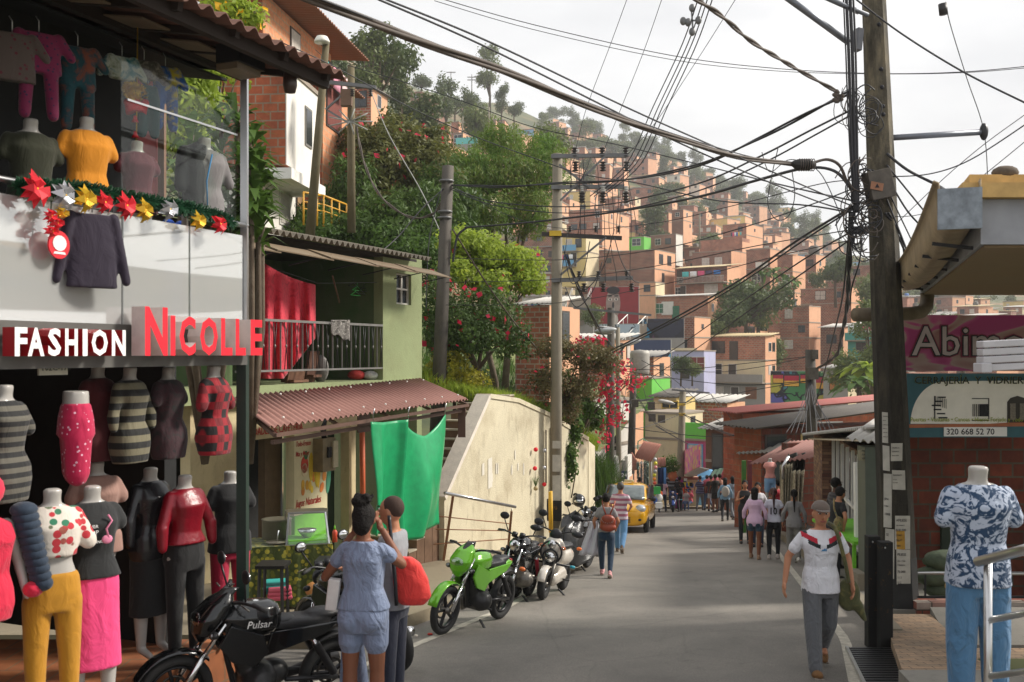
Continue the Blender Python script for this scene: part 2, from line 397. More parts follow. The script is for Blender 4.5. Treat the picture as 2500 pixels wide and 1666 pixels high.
for i in range(16):
 Y=random.uniform(10,24);side=random.random()<.6
 x=le(Y)-random.uniform(.1,.55)if side else re_(Y)+random.uniform(.15,.42)
 m=MB();a=random.uniform(.015,.04)
 m.ell((x,Y,gz(Y)+.01),(a,a*random.uniform(.6,1.4),a*.5),M('litter%d'%(i%4),LIT[i%4],.9,var=.1),6,4,rotz(random.random()*3))
 m.build('pebble',label='small stones and scraps lying in the gutter between white line and kerb',cat='stone',group='gutter scraps')
TILE=mat_brick('orange clay floor tiles',rgb(168,104,62),rgb(140,82,48),rgb(120,96,70),.3,.3,.008,.3)
m=MB();m.plate([(-7,3.5),(-4.12,3.5),(-2.68,7.1),(-3.08,7.2),(-2.42,8.9),(-7,8.9)],(0,0,-2.56),(1,0,0),(0,1,0),.6,TILE)
m.build('shop_floor',kind='structure')
m=MB();m.plate([(-4.1,3.5),(-1.9,3.5),(-1.9,6.4),(-2.94,6.42)],(0,0,-2.6),(1,0,0),(0,1,0),.5,PAVG);m.build('forecourt',kind='structure')
def bank_x(Y):return.42*Y-9.73 if Y<28.3 else 2.156+(Y-28.3)*.2
def bank_z(x,Y):
 top=float(np.interp(Y,[20,22,25.4,28.3,34,60],[-1.05,-1.03,-1.65,-2.5,-3.4,-3.]))
 d=max(0,bank_x(Y)-.3-x)
 return top+np.interp(d,[0,1.5,4,9,14,30],[0,.3,1.4,3.9,5.8,14])+np.interp(d,[0,9,30],[0,0,max(0,(Y-30)*.1)])
m=MB();vs=[];Ys=list(np.arange(23.6,62,1.5));ds=[0,.6,1.5,2.5,4,6,9,12,16,22,30]
for Y in Ys:
 for d in ds:x=bank_x(Y)-.3-d;vs.append((x,Y,bank_z(x,Y)+math.sin(x*1.3+Y)*.05))
k=len(ds)
m.add(vs,[(i*k+j,i*k+j+1,(i+1)*k+j+1,(i+1)*k+j)for i in range(len(Ys)-1)for j in range(k-1)],GRASSM,True)
m.build('hillside',kind='structure')
# ================================================================ HILL HOUSES
MORT=rgb(165,150,132)
BR=[mat_brick('terracotta block wall %d'%i,c1,c2,MORT,bw,bh,.03,d)for i,(c1,c2,bw,bh,d)in enumerate([(rgb(172,100,74),rgb(150,84,62),.42,.21,.3),(rgb(156,88,66),rgb(180,106,80),.42,.21,.35),(rgb(144,82,64),rgb(126,72,58),.42,.21,.35),(rgb(186,116,86),rgb(164,96,72),.42,.21,.25),(rgb(134,74,56),rgb(156,90,66),.42,.21,.35)])]
PL={k:mat_wall('wall '+k,c,dirt=.3,bp=.1,scale=.6)for k,c in dict(peach=rgb(220,166,130),cream=rgb(214,198,162),white=rgb(216,212,202),grey=rgb(152,148,142),lilac=rgb(178,178,208),green=rgb(104,190,74),blue=rgb(110,168,206),yellow=rgb(222,196,128),pink=rgb(188,84,128),teal=rgb(70,150,140),mint=rgb(190,214,206)).items()}  # peach: sunlit brick tone for side skins, and a plain wall paint
SLAB=mat_wall('concrete floor slab',rgb(150,138,124),dirt=.3,scale=.8,bp=.1)
TIN={k:mat_wall('tin roof '+k,c,dirt=.4,bp=.1,scale=.8,rough=.6)for k,c in dict(grey=rgb(146,142,136),light=rgb(186,182,174),rust=rgb(150,96,70),red=rgb(182,104,96),dark=rgb(84,78,72),tan=rgb(190,170,128),blue=rgb(60,110,180)).items()}
WD=M('dark window glass',(.03,.035,.04,1),.15,var=.2,scale=1);FRM=M('pale window frame',rgb(200,196,188),.6,var=.1)
FRD=M('dark window frame',rgb(60,52,46),.6,var=.1);DOOR=M('dark door leaf',rgb(66,56,48),.6,var=.2);DOORG=M('green door leaf',rgb(46,104,74),.6,var=.2)
CURT=M('pale curtain',rgb(190,180,170),.9,var=.2)
def corr(mb,a,b,c,d,mat,pitch=.2,amp=.03,th=.012):
 a,b,c,d=map(Vector,(a,b,c,d));L_=(b-a).length;k=max(4,int(L_/pitch*6));k=min(k,900);nrm=(b-a).cross(d-a).normalized()
 vs=[]
 for i in range(k+1):
  t=i/k;h=nrm*(amp*math.sin(2*math.pi*t*L_/pitch));p,q=a.lerp(b,t)+h,d.lerp(c,t)+h
  vs+=[p,q,p-nrm*th,q-nrm*th]
 fs=[]
 for i in range(k):
  o=4*i;fs+=[(o,o+4,o+5,o+1),(o+2,o+3,o+7,o+6),(o,o+2,o+6,o+4),(o+1,o+5,o+7,o+3)]
 fs+=[(0,1,3,2),(4*k,4*k+2,4*k+3,4*k+1)]
 mb.add(vs,fs,mat,True)
def house(label,px0,pxm,px1,pt,pb,Y,wall=0,side='peach',roof='flat',n=2,wins=None,theta=None,name='hill_house',cat='house',group=None,storey_mats=None,slabs=True,ext=3.0,extras=None,over=.35,rc='grey',flip=False,depth=None):
 """corner house whose near corner stands at column pxm; px0..pxm is the street front, pxm..px1 the sunlit side"""
 am=(pxm-CX)/F;th=theta if theta is not None else math.atan(am)+.42
 c,s=math.cos(th),math.sin(th);Cx,Yc=am*Y,Y
 a0,a1=(px0-CX)/F,(px1-CX)/F
 wf=max(1.5,(Cx-a0*Yc)/max(.2,c+a0*s));den=s-a1*c
 wd=depth or(min(14,max(3.,(a1*Yc-Cx)/den))if den>.12 else 6)
 zt,zb=(HY-pt)/F*Y,(HY-pb)/F*Y;H=zt-zb;sh=H/n
 o=thing(name,label,cat,(Cx,Yc,zb),-th,group)
 wm=wall if not isinstance(wall,int)else BR[wall];sm=PL[side]if isinstance(side,str)else side
 if isinstance(wm,str):wm=PL[wm]
 for k in range(n):
  mat=wm
  if storey_mats:mat=storey_mats[k]
  z0=k*sh-(ext if k==0 else 0);z1=(k+1)*sh-.1*(slabs and k<n-1)
  m=MB();m.box((-wf/2,wd/2,(z0+z1)/2),(wf,wd,z1-z0),mat)
  m.box((.012,wd/2,(z0+z1)/2),(.03,wd-.02,z1-z0-.006),sm if not(storey_mats and k<n-1)else sm)  # peach side skin carries the sunlit tone of the brick in its colour
  m.build('wall',o)
 if slabs and n>1:
  m=MB()
  for k in range(1,n):m.box((-wf/2+.02,wd/2,k*sh-.06),(wf+.12,wd+.08,.14),SLAB)
  m.build('floor_slab',o)
 m=MB()
 if roof=='flat':
  m.box((-wf/2,wd/2,H+.05),(wf+.15,wd+.15,.12),SLAB)
 elif roof=='tin':
  z1,z2=H+.06,H+.06+min(.9,wd*.14)
  corr(m,(-wf-over,-over,z1),(over,-over,z1),(over,wd+over,z2),(-wf-over,wd+over,z2),TIN[rc],.35 if Y>60 else.22,.035)
 elif roof=='tinside':
  z1,z2=H+.06,H+.06+min(1.2,wf*.18)
  corr(m,(over,-over,z1),(over,wd+over,z1),(-wf-over,wd+over,z2),(-wf-over,-over,z2),TIN[rc],.35 if Y>60 else.22,.035)
 elif roof=='para':
  for q in(((-wf/2,.08),(wf,.16)),((-wf/2,wd-.08),(wf,.16)),((-.08,wd/2),(.16,wd-.34)),((-wf+.08,wd/2),(.16,wd-.34))):
   m.box((q[0][0],q[0][1],H+.35),(q[1][0],q[1][1],.7),wm)
 if m.v:m.build('roof',o)
 if wins is None:
  wins=[]
  for k in range(n):
   for f in([.14,.38,.62,.86]if wf>9 else[.18,.5,.8]if wf>6 else[.28,.72]if wf>3.2 else[.5]):
    if random.random()<.2:continue
    wins.append(('w',f+random.uniform(-.08,.08),k,random.choice([.8,1.,1.2]),random.choice([.8,1.,1.1])))
   wins+=[('s',f+random.uniform(-.06,.06),k,.6,.9)for f in([.3,.7]if wd>4 else[.5])if random.random()<.7]
 for q in wins:
  kind,f,k,ww,wh=q[:5];fm=q[5]if len(q)>5 else random.choice([FRM,FRD,FRD]);pane=q[6]if len(q)>6 else random.choice([WD,WD,WD,CURT])
  dr=kind in('d','D');zc=k*sh+(wh/2+.05 if dr else min(sh*.55,sh-wh/2-.25))
  m,g2=MB(),MB();t=.07
  if kind in('w','d'):
   x=-wf*(1-f);m.box((x,-.02,zc),(ww+2*t,.1,wh+2*t),fm);g2.box((x,-.035,zc),(ww,.09,wh),pane if not dr else q[5]if len(q)>5 else DOOR)
   if not dr and ww>.7:g2.box((x,-.085,zc),(.05,.02,wh),fm);g2.box((x,-.085,zc),(ww,.02,.05),fm)
  else:
   y=wd*f;m.box((.03,y,zc),(.06,ww+2*t,wh+2*t),fm);g2.box((.045,y,zc),(.06,ww,wh),pane if not dr else DOOR)
  fr=m.build('door' if dr else 'window',o);g2.build('leaf' if dr else 'pane',fr)
 if extras:extras(o,wf,wd,sh,H)
 return o
def balcony(k,fr=(0,1),rail='white',out=.9,roofed=False):
 def f(o,wf,wd,sh,H):
  m=MB();x0,x1=-wf*(1-fr[0]),-wf*(1-fr[1]);z=k*sh
  m.box(((x0+x1)/2,-out/2,z),(x1-x0,out,.14),SLAB)
  if rail in PL:m.box(((x0+x1)/2,-out+.05,z+.5),(x1-x0,.1,.88),PL[rail])
  else:
   m.box(((x0+x1)/2,-out+.03,z+.95),(x1-x0,.05,.05),FRM)
   for i in range(int((x1-x0)/.22)):m.box((x0+.11+i*.22,-out+.03,z+.5),(.03,.03,.86),FRM)
  m.build('balcony',o)
  if roofed:m=MB();corr(m,(x0-.2,-out-.2,z+sh-.1),(x1+.2,-out-.2,z+sh-.1),(x1+.2,0,z+sh+.15),(x0-.2,0,z+sh+.15),TIN['tan'],.3,.03);m.build('balcony_roof',o)
 return f
def washing(k,cols,x0=.1,x1=.9,out=1.0,base_name='clothes'):
 def f(o,wf,wd,sh,H):
  c=len(cols)
  for i,q in enumerate(cols):
   t=x0+(x1-x0)*(i+.5)/c;m=MB();x=-wf*(1-t);h=random.uniform(.5,.8);ww=wf*(x1-x0)/c*.42
   m.grid(lambda a,b:(x+(a-.5)*2*ww,-out+.05*math.sin(a*9),k*sh+1.75-b*h),6,3,M('washing %d%d%d'%tuple(int(v*99)for v in q[:3]),q,.9,var=.1))
   m.build('laundry',o,solid=.02)
 return f
def multi(*fs):
 def f(*a):
  for q in fs:q(*a)
 return f
CLO=[rgb(220,90,130),rgb(60,120,190),rgb(235,235,235),rgb(70,60,90),rgb(90,190,190),rgb(230,180,70),rgb(180,60,50)]
W=lambda f,k,w_=1.,h=1.,*a:('w',f,k,w_,h)+a
D=lambda f,k,*a:('d',f,k,.9,2.0)+a
S=lambda f,k,w_=.6,h=.9:('s',f,k,w_,h)
def cols(*i):return[CLO[j]for j in i]
house('three storey house with tan tin roof, brick top floor, cream middle and grey ground floor',1718,1868,1884,822,992,112,storey_mats=[PL['grey'],PL['cream'],BR[3]],side='peach',roof='tin',rc='tan',n=3,wins=[W(.25,2,1.5,1.3,FRD,WD),D(.5,2),W(.2,1,1.6,1.3,FRM,WD),D(.48,1),W(.22,0,1.6,1.2,FRM,CURT),D(.52,0),W(.78,0,1.2,1.2,M('brown shutter',rgb(140,96,66),.8),M('brown shutter leaf',rgb(120,80,56),.8)),S(.4,2),S(.75,2),S(.4,1),S(.75,1)],extras=balcony(1,(.0,1),'grey',.7))
house('small lilac house with brown door and red shuttered window beside the three storey house',1640,1718,1728,858,925,104,wall='lilac',side='lilac',roof='flat',n=1,wins=[D(.42,0,FRD),W(.8,0,1.6,1.3,FRM,M('red shutter',rgb(120,48,44),.7))])
house('tall brick house with two stacked blank storeys right of the leaning green tree',1905,1975,2003,748,862,128,wall=1,n=3,roof='flat',wins=[W(.3,2,.9,1.1,FRM,CURT),W(.75,1,.8,.8),W(.3,0,1.,1.)])
house('brick house with white upper porch and white framed doors above the tall brick house',1875,1930,1950,715,765,138,wall=3,n=1,side='peach',wins=[W(.5,0,1.8,1.4,FRM,CURT),S(.5,0)])
house('long low brick house under tin sheets beside the tall right brick house',2003,2058,2092,800,862,125,wall=2,roof='tin',rc='light',n=1,wins=[W(.5,0,1.2,1.)])
house('pale mint house with teal band, laundry and red awning seen left of the concrete pole',2070,2180,2200,792,870,118,wall='mint',side='mint',n=2,storey_mats=[PL['teal'],PL['mint']],roof='tin',rc='light',extras=multi(balcony(1,(0,1),'teal',.8),washing(1,cols(2,0,1)),))
house('brick house with wide salmon side wall behind the palm leaves',1955,2078,2110,702,775,150,wall=4,n=2,roof='flat',wins=[W(.4,1,1.6,1.3,FRD,CURT),W(.75,1,.8,.8),W(.3,0)])
house('long plain brick house wall reaching to the concrete pole',1945,2130,2160,648,712,175,wall=2,n=2,wins=[W(.8,1,1.2,1.),W(.3,0,.8,.8)])
house('grey walled house with orange shutters behind the graffiti wall',2010,2070,2106,902,975,88,wall='grey',side='cream',roof='tin',rc='grey',n=1,wins=[W(.5,0,1.,1.3,FRD,M('orange shutter',rgb(170,110,60),.7)),S(.3,0),S(.6,0)])
house('brick house with green shutters and white porch under a crumpled tin roof',1595,1728,1742,722,785,128,wall=3,n=1,roof='tin',rc='light',side='peach',ext=7,wins=[W(.12,0,1.1,1.2,FRM,DOORG),D(.42,0,DOORG),('w',.27,0,1.6,1.6,PL['white'],PL['white']),S(.5,0)])
house('long brick house of two storeys left of the porch house with balcony laundry',1475,1598,1648,610,700,150,wall=2,side='peach',n=2,roof='flat',wins=[W(.1,1,.7,.7),S(.3,1,1.4,1.4),S(.7,1,1.4,1.4),S(.4,0,.8,1.3)])
house('brick house with open timber porch full of laundry in the middle of the hill',1648,1775,1808,650,728,148,wall=1,n=2,side='peach',roof='tin',rc='tan',wins=[D(.16,0),W(.7,0,2.,1.6,FRM,CURT),W(.06,0,.8,1.),D(.1,1)],extras=multi(balcony(1,(.1,1),'brick',1.2,True),washing(1,cols(4,2,0,3,1),.2,.95,1.2)))
house('orange brick house with two white windows on a terrace above the porch house',1690,1785,1825,612,668,168,wall=2,n=1,wins=[W(.35,0,1.2,1.3,FRM,CURT),W(.68,0,1.2,1.3,FRM,CURT)],roof='flat',side='peach')
house('narrow tall brick house with white balcony corner by the clothes line roof',1822,1880,1905,608,700,165,wall=4,n=2,wins=[W(.6,0,1.,1.8),D(.35,0)],extras=balcony(1,(.5,1),'white',1.))
house('brick house under grey sheets with white room and small balcony',1898,1935,1966,622,702,160,wall=4,side='peach',n=2,roof='tin',rc='grey',wins=[W(.55,0,1.2,1.2,PL['white'])],extras=balcony(0,(.2,1),'white',.8))
house('tall peach house with water tank on its roof',1965,1992,2015,622,706,170,wall=4,side='peach',n=2,extras=lambda o,wf,wd,sh,H:MB().lathe([(.9,0),(.95,.2),(.95,1.3),(.6,1.6),(0,1.65)],(-wf*.5,1.5,H+.1),TIN['dark']).build('water_tank',o))
house('brick block house with arched top next to the plank roof',1820,1878,1900,606,640,190,wall=3,n=1)
house('brick house with pale peach gable and one small window',1765,1822,1862,546,600,205,wall=1,side='peach',n=2,wins=[W(.75,1,.9,.8),S(.5,1,.5,.5)])
house('pair of tall brick houses with bright peach side walls high in the middle',1575,1632,1660,520,562,215,wall=4,side='peach',n=2)
house('tall peach walled house with one dark window under the cables',1640,1668,1690,512,562,210,wall=2,side='peach',n=2,wins=[W(.5,1,.8,.8),S(.4,1),S(.75,0,.5,.6)])
house('long low terrace house with clothes line roof and pink tank',1708,1812,1830,590,618,185,wall=1,n=1,wins=[],roof='para',extras=washing(1,cols(3,0,2,1,5,4),.75,1.0,.3))
house('bright green fronted house between brick neighbours',1536,1572,1578,578,606,178,wall='green',side='green',n=1,wins=[W(.5,0,1.6,1.2,FRM)])
house('brick house with white balconies under the green fronted house',1588,1650,1665,572,608,180,wall=2,n=1,side='white',wins=[W(.3,0),W(.7,0)])
house('wide brick house left of the pylon braces with peach wall',1390,1470,1536,510,566,185,wall=1,side='peach',n=2)
house('blue and yellow balcony house behind the pylon',1372,1430,1462,576,650,150,wall='yellow',side='cream',n=2,wins=[W(.3,1,.9,1.2),W(.7,1,.9,1.2),D(.5,0),W(.2,0)],extras=multi(balcony(1,(0,.7),'blue',1),balcony(0,(0,.6),'blue',1),washing(0,cols(0,1,2),0,.6,1.1)))
house('long shaded brick house under the yellow balcony house',1452,1530,1560,632,690,155,wall=2,side='grey',n=1,wins=[])
house('narrow peach house with small dark window beside the great red mural',1560,1600,1612,690,750,132,wall='peach',side='cream',n=2,wins=[W(.5,1,.8,.8)])
house('brick house of rough blocks with round concrete foot right of the blue mural',1660,1695,1734,775,870,112,wall=4,side='peach',n=2,wins=[W(.3,0,.6,1.2),S(.5,1,.5,.4)])
house('low brick store with rusty tin roof and blue stripe left of pylon',1262,1340,1362,745,800,40,wall=0,side='peach',roof='tin',rc='light',n=1,wins=[S(.5,0,.7,1.3)],over=.12,depth=3.2)
house('peach house wall with clay tile roof below the street lamp',1370,1500,1528,830,868,62,wall=0,side='peach',roof='tin',rc='light',n=1,wins=[S(.3,0,.5,.9),S(.7,0,.5,.9)],over=.4,ext=5)
house('brick shed under dark planks right of the bougainvillea',1500,1595,1630,872,945,72,wall=1,side='peach',roof='tin',rc='grey',n=1)
house('bright green wall house behind the transformer pole',1565,1590,1598,925,1010,64,wall='green',side='green',n=1,wins=[])
house('long brick house with torn tin roof in the centre of the valley',1600,1775,1800,985,1060,68,wall=0,side='peach',roof='tin',rc='light',n=1,ext=4,wins=[W(.2,0,1.2,1.)],over=.3)
house('timber and plaster loft with open frame beside the green wall house',1596,1650,1662,972,1015,62,wall='cream',side='yellow',roof='tin',rc='dark',n=1,wins=[W(.75,0,1.,.8,M('yellow frame',rgb(200,170,80),.7))])
house('cream concrete house with plain wall over the balloon stall',1575,1665,1700,1012,1130,58,wall='cream',side='cream',roof='flat',n=2,ext=4,wins=[S(.5,1,.5,1.2)])
house('brick house with peach side and pole braces above the pink house',1690,1775,1798,1050,1160,64,wall=0,side='peach',roof='flat',n=2,ext=3)
house('pink house with lime green roof parapet and blue trimmed side',1700,1728,1748,1078,1235,56,wall='pink',side=PL['pink'],roof='flat',n=2,ext=2,wins=[W(.5,1,.8,1.2,PL['blue']),S(.5,1,.6,1.6)],extras=lambda o,wf,wd,sh,H:MB().box((-wf/2,.1,H+.5),(wf,.2,1.),PL['green']).build('parapet',o))
house('brown timber and tin hut squeezed right of the pink house',1752,1790,1796,1052,1200,50,wall=M('rusty brown boards',rgb(104,74,56),.9,var=.3,scale=3),side='grey',roof='tin',rc='grey',n=2,ext=2,wins=[('w',.45,1,.5,2.,FRD,WD)])
house('brick house with laundry rail behind the bougainvillea',1465,1515,1545,1010,1180,52,wall=2,side='peach',roof='flat',n=2,ext=3,extras=washing(1,cols(0,1),.2,.9,.4))
house('pale plaster house behind the left utility poles',1418,1452,1475,985,1200,44,wall='white',side='white',roof='flat',n=2,ext=3,depth=4,wins=[('s',.5,1,.6,2.)])
# ================================================================ MURALS AND WALLS ON THE SLOPE
def face_wall(name,label,px0,px1,pt,pb,Y,mat,cat='mural',th=.25,thick=.3,group=None,extra=None,ext=2):
 w_=(px1-px0)/F*Y/math.cos(th);c=at((px0+px1)/2,pb,Y);H=(pb-pt)/F*Y
 o=thing(name,label,cat,c,-th,group);m=MB();m.box((0,.15,H/2-ext/2),(w_,thick,H+ext),PL['grey']);m.build('wall',o)
 m=MB();m.box((0,-.01,H/2),(w_*.985,.03,H*.97),mat);m.build('painting',o)
 if extra:extra(o,w_,H)
 return o
def mat_graf(name,cs,scale=1.2,line=.025):
 m,t,P=base(name);oc=t.nodes.new('ShaderNodeTexCoord').outputs['Object']
 nn=t.nodes.new('ShaderNodeTexNoise');nn.inputs['Scale'].default_value=scale*.8;t.links.new(oc,nn.inputs[0])
 v=mixc(t,.7,oc,nn.outputs[1])
 a=t.nodes.new('ShaderNodeTexVoronoi');a.inputs['Scale'].default_value=scale;t.links.new(v,a.inputs[0])
 b=t.nodes.new('ShaderNodeTexVoronoi');b.feature='DISTANCE_TO_EDGE';b.inputs['Scale'].default_value=scale;t.links.new(v,b.inputs[0])
 sp=t.nodes.new('ShaderNodeSeparateColor');t.links.new(a.outputs[1],sp.inputs[0])
 c=ramp(t,sp.outputs[0],[(i/len(cs),q)for i,q in enumerate(cs)]);t.nodes[-1].color_ramp.interpolation='CONSTANT'
 c=mixc(t,ramp(t,b.outputs[0],[(line,(1,1,1)),(line+.03,(0,0,0))]),c,rgb(30,28,40))
 t.links.new(c,P.inputs['Base Color']);P.inputs['Roughness'].default_value=.8;return m
REDM=M('mural dark red',rgb(142,40,46),.85,var=.1,scale=1)
def red_face(o,w_,H):
 g_=M('mural grey skin',rgb(150,132,122),.85,var=.25,scale=1.2);k=M('mural black',rgb(40,36,38),.85);wq=M('mural pale',rgb(206,196,184),.85)
 def ov(cx,cz,a,b,mat,d,n=20):
  q=MB();q.plate([(a*math.cos(t*2*math.pi/n),b*math.sin(t*2*math.pi/n))for t in range(n)],(cx,-d,cz),(1,0,0),(0,0,1),.03,mat);q.build('painted_shape',o)
 ov(0,H*.55,w_*.14,H*.42,g_,.055);ov(0,H*.12,w_*.1,H*.16,wq,.06)
 ov(0,H*.9,w_*.13,H*.10,k,.062)
 for s_ in(-1,1):
  ov(s_*w_*.058,H*.66,w_*.038,H*.04,wq,.064);ov(s_*w_*.058,H*.66,w_*.014,H*.035,k,.068);ov(s_*w_*.06,H*.75,w_*.045,H*.02,k,.066)
 ov(0,H*.5,w_*.02,H*.1,k,.07,8);ov(0,H*.33,w_*.06,H*.025,k,.07)
face_wall('mural_wall','dark red mural wall with a grey painted face looking out, behind the pylon',1436,1558,700,792,125,REDM,extra=red_face)
GR1=mat_graf('graffiti blue black',[rgb(28,30,44),rgb(60,140,180),rgb(190,170,140),rgb(40,42,60),rgb(120,60,110),rgb(30,60,90)],.9)
face_wall('mural_wall','blue and black graffiti mural wall above the grass bank',1562,1668,778,826,112,GR1)
GR2=mat_graf('graffiti light blue figures',[rgb(110,180,214),rgb(110,180,214),rgb(170,80,70),rgb(60,70,100),rgb(110,180,214),rgb(200,190,170)],.8,.03)
face_wall('mural_wall','light blue mural wall with small painted figures below the dark graffiti',1520,1636,830,880,100,GR2)
GR3=mat_graf('graffiti green blue tag',[rgb(60,120,130),rgb(90,90,160),rgb(180,170,70),rgb(70,130,80),rgb(150,150,148)],1.3)
def blocks(o,w_,H):
 rm,ym,k=M('graffiti crimson',rgb(176,44,66),.8),M('graffiti ochre',rgb(222,168,72),.8),M('mural black',rgb(40,36,38),.85)
 for i,(x,ww,z,h)in enumerate([(-.36,.18,.62,.26),(-.12,.26,.52,.34),(.14,.2,.62,.26),(.36,.18,.45,.36)]):
  for q,(mt,zz,hh,d)in enumerate([(k,z,h+.04,.05),(ym,z+.01,h*.5,.07),(rm,z+h*.5,h*.5-.01,.07)]):
   m=MB();m.box((x*w_,-d,(zz+hh/2)*H),(ww*w_*(1 if q else 1.07),.02,hh*H),mt);m.build('painted_block',o)
face_wall('graffiti_wall','grey wall with red and orange block letters over a green tag',1886,2012,906,985,92,GR3,extra=blocks,th=.3)
face_wall('garden_wall','low white and green painted wall on the grass beside the pylon',1374,1448,770,788,118,PL['mint'],cat='wall')
face_wall('garden_wall','pale blue scribbled stair wall under the red mural',1462,1560,792,824,108,mat_graf('pale blue scribble',[rgb(190,200,204),rgb(170,186,196),rgb(206,204,196)],1.6,.02),cat='wall')
face_wall('garden_wall','cream retaining wall under the grass strip beside the lilac house',1640,1700,850,872,108,PL['cream'],cat='wall')
for i,(a,b,c_,d,lab)in enumerate([((1400,745),(1420,700),118,116,'white railed steps climbing left of the red mural'),((1490,832),(1556,765),104,112,'grey steps with white handrails climbing right of the red mural')]):
 p,q=at(a[0],a[1]+25,c_),at(b[0],b[1]+25,d);o=thing('hill_steps',lab,'steps',p)
 m=MB();k=12
 for j in range(k):r_=p.lerp(q,(j+.5)/k);m.box(r_-Vector((0,0,.6)),(2.2,abs(q.y-p.y)/k+.6,1.3),SLAB)
 m.build('flight',o,True)
 for s_ in(-1.1,1.1):
  m=MB();off=Vector((s_,0,1.0));m.tube([p+off,q+off],.05,WHITE)
  for j in range(7):r_=p.lerp(q,j/6)+Vector((s_,0,0));m.tube([r_,r_+Vector((0,0,1))],.035,WHITE,6)
  m.build('railing',o,True)
# ================================================================ FAR HOUSES: shared meshes, every house an object
def far_mesh(seed):
 r_=random.Random(seed);wm=BR[seed%5]if seed%4 else PL[['cream','white','peach','yellow'][seed//4%4]]
 n=r_.choice([1,1,2,2,2,3]);wf,wd,sh=r_.uniform(5.5,10),r_.uniform(5,8),2.7;m=MB();H=n*sh
 m.box((0,0,H/2-3),(wf,wd,H+6),wm);m.box((wf/2+.01,0,H/2-3),(.04,wd-.04,H+5.98),PL['peach' if r_.random()<.8 else 'cream'])  # side panel paler than the front, sunlight put into its colour
 for k in range(1,n):m.box((.02,0,k*sh),(wf+.2,wd+.16,.16),SLAB)
 for k in range(n):
  for x in([-.36,-.02,.3]if wf>7 else[-.25,.2]):
   if r_.random()<.85:m.box(((x+r_.uniform(-.06,.1))*wf,-wd/2-.03,k*sh+1.5),(r_.choice([.9,1.2,1.5]),.1,1.15),r_.choice([WD,WD,FRM,CURT,FRD]))
  if r_.random()<.6:m.box((wf/2+.04,r_.uniform(-.2,.2)*wd,k*sh+1.5),(.08,.8,1.),WD)
 rc=r_.choice(['light','grey','rust','grey','dark','tan'])
 if seed%3==0:m.box((0,0,H+.1),(wf+.3,wd+.3,.2),SLAB)
 elif seed%3==1:m.box((0,-.1,H+.35),(wf+.9,wd+.9,.12),TIN[rc],rot(x=.08,y=.03))
 else:
  m.box((-wf*.2,0,H+.1),(wf*.62,wd+.3,.2),SLAB);m.box((-wf*.22,.3,H+1.3),(wf*.5,wd*.7,2.4),wm);m.box((-wf*.22,.3,H+2.6),(wf*.58,wd*.85,.12),TIN[rc],rot(x=.05))
 if r_.random()<.45:m.lathe([(.6,0),(.65,.1),(.65,.9),(.4,1.1),(0,1.15)],(r_.uniform(-.3,.3)*wf,.5,H+.15),r_.choice([TIN['dark'],TIN['blue'],TIN['grey']]),10)
 if r_.random()<.55:
  for i in range(5):m.box((-wf*.4+i*.5,-wd/2-.35,(n-1)*2.7+1.7-.1*(i%2)),(.36,.03,.6),M('washing far %d'%i,[rgb(200,70,90),rgb(226,226,226),rgb(60,110,170),rgb(90,170,170),rgb(40,40,60)][i],.9))
  m.box((-wf*.2,-wd/2-.4,(n-1)*2.7+.05),(wf*.6,.8,.12),SLAB)
 o=m.build('hill_house',center=(0,0,0));return o,('brick' if seed%4 else['cream','white','peach','yellow'][seed//4%4]),n,['flat slab',rc+' tin','stepped'][seed%3]
PROT=[far_mesh(s)for s in range(1,15)]
tiers=[116,124,133,143,154,166,179,193,208,224,242,262,284,310]
ORD=['first','second','third','fourth','fifth','sixth','seventh','eighth','ninth','tenth','eleventh','twelfth','thirteenth','fourteenth','fifteenth','sixteenth','seventeenth','eighteenth','nineteenth','twentieth'];ORD+=['twenty '+q for q in ORD[:9]]
used=[0]*len(PROT);total=0
for ti,Y in enumerate(tiers):
 lo,hi=(1480 if Y<150 else 1300 if Y<200 else 880),2510
 k=min(28,int((hi-lo)/F*Y/7.4*(.62 if Y<150 else.85)));j=0
 for i in range(k):
  px=lo+(i+.5+random.uniform(-.35,.35))*(hi-lo)/k
  if Y<150 and 1390<px<1700 or Y<128 and px<2010 or total>=262:continue
  q=random.randrange(len(PROT));o0,colr,n,rf=PROT[q]
  yy=Y+random.uniform(-5,5)*Y/150;x=(px-CX)/F*yy
  if used[q]:o=o0.copy();COL.objects.link(o)
  else:o=o0;used[q]=1
  o.location=(x,yy,ground_z(x,yy)+.3);o.rotation_euler=(0,0,-math.atan((px-CX)/F)-.42+random.uniform(-.2,.2));s_=random.uniform(.8,1.1);o.scale=(s_,s_,s_)
  tag(o,'%s %s storey house, %s roof, %s from left in the %s hill row'%(colr,['one','two','three'][n-1],rf,ORD[j],ORD[ti]),'house','houses covering the hillside');j+=1;total+=1
m=MB()
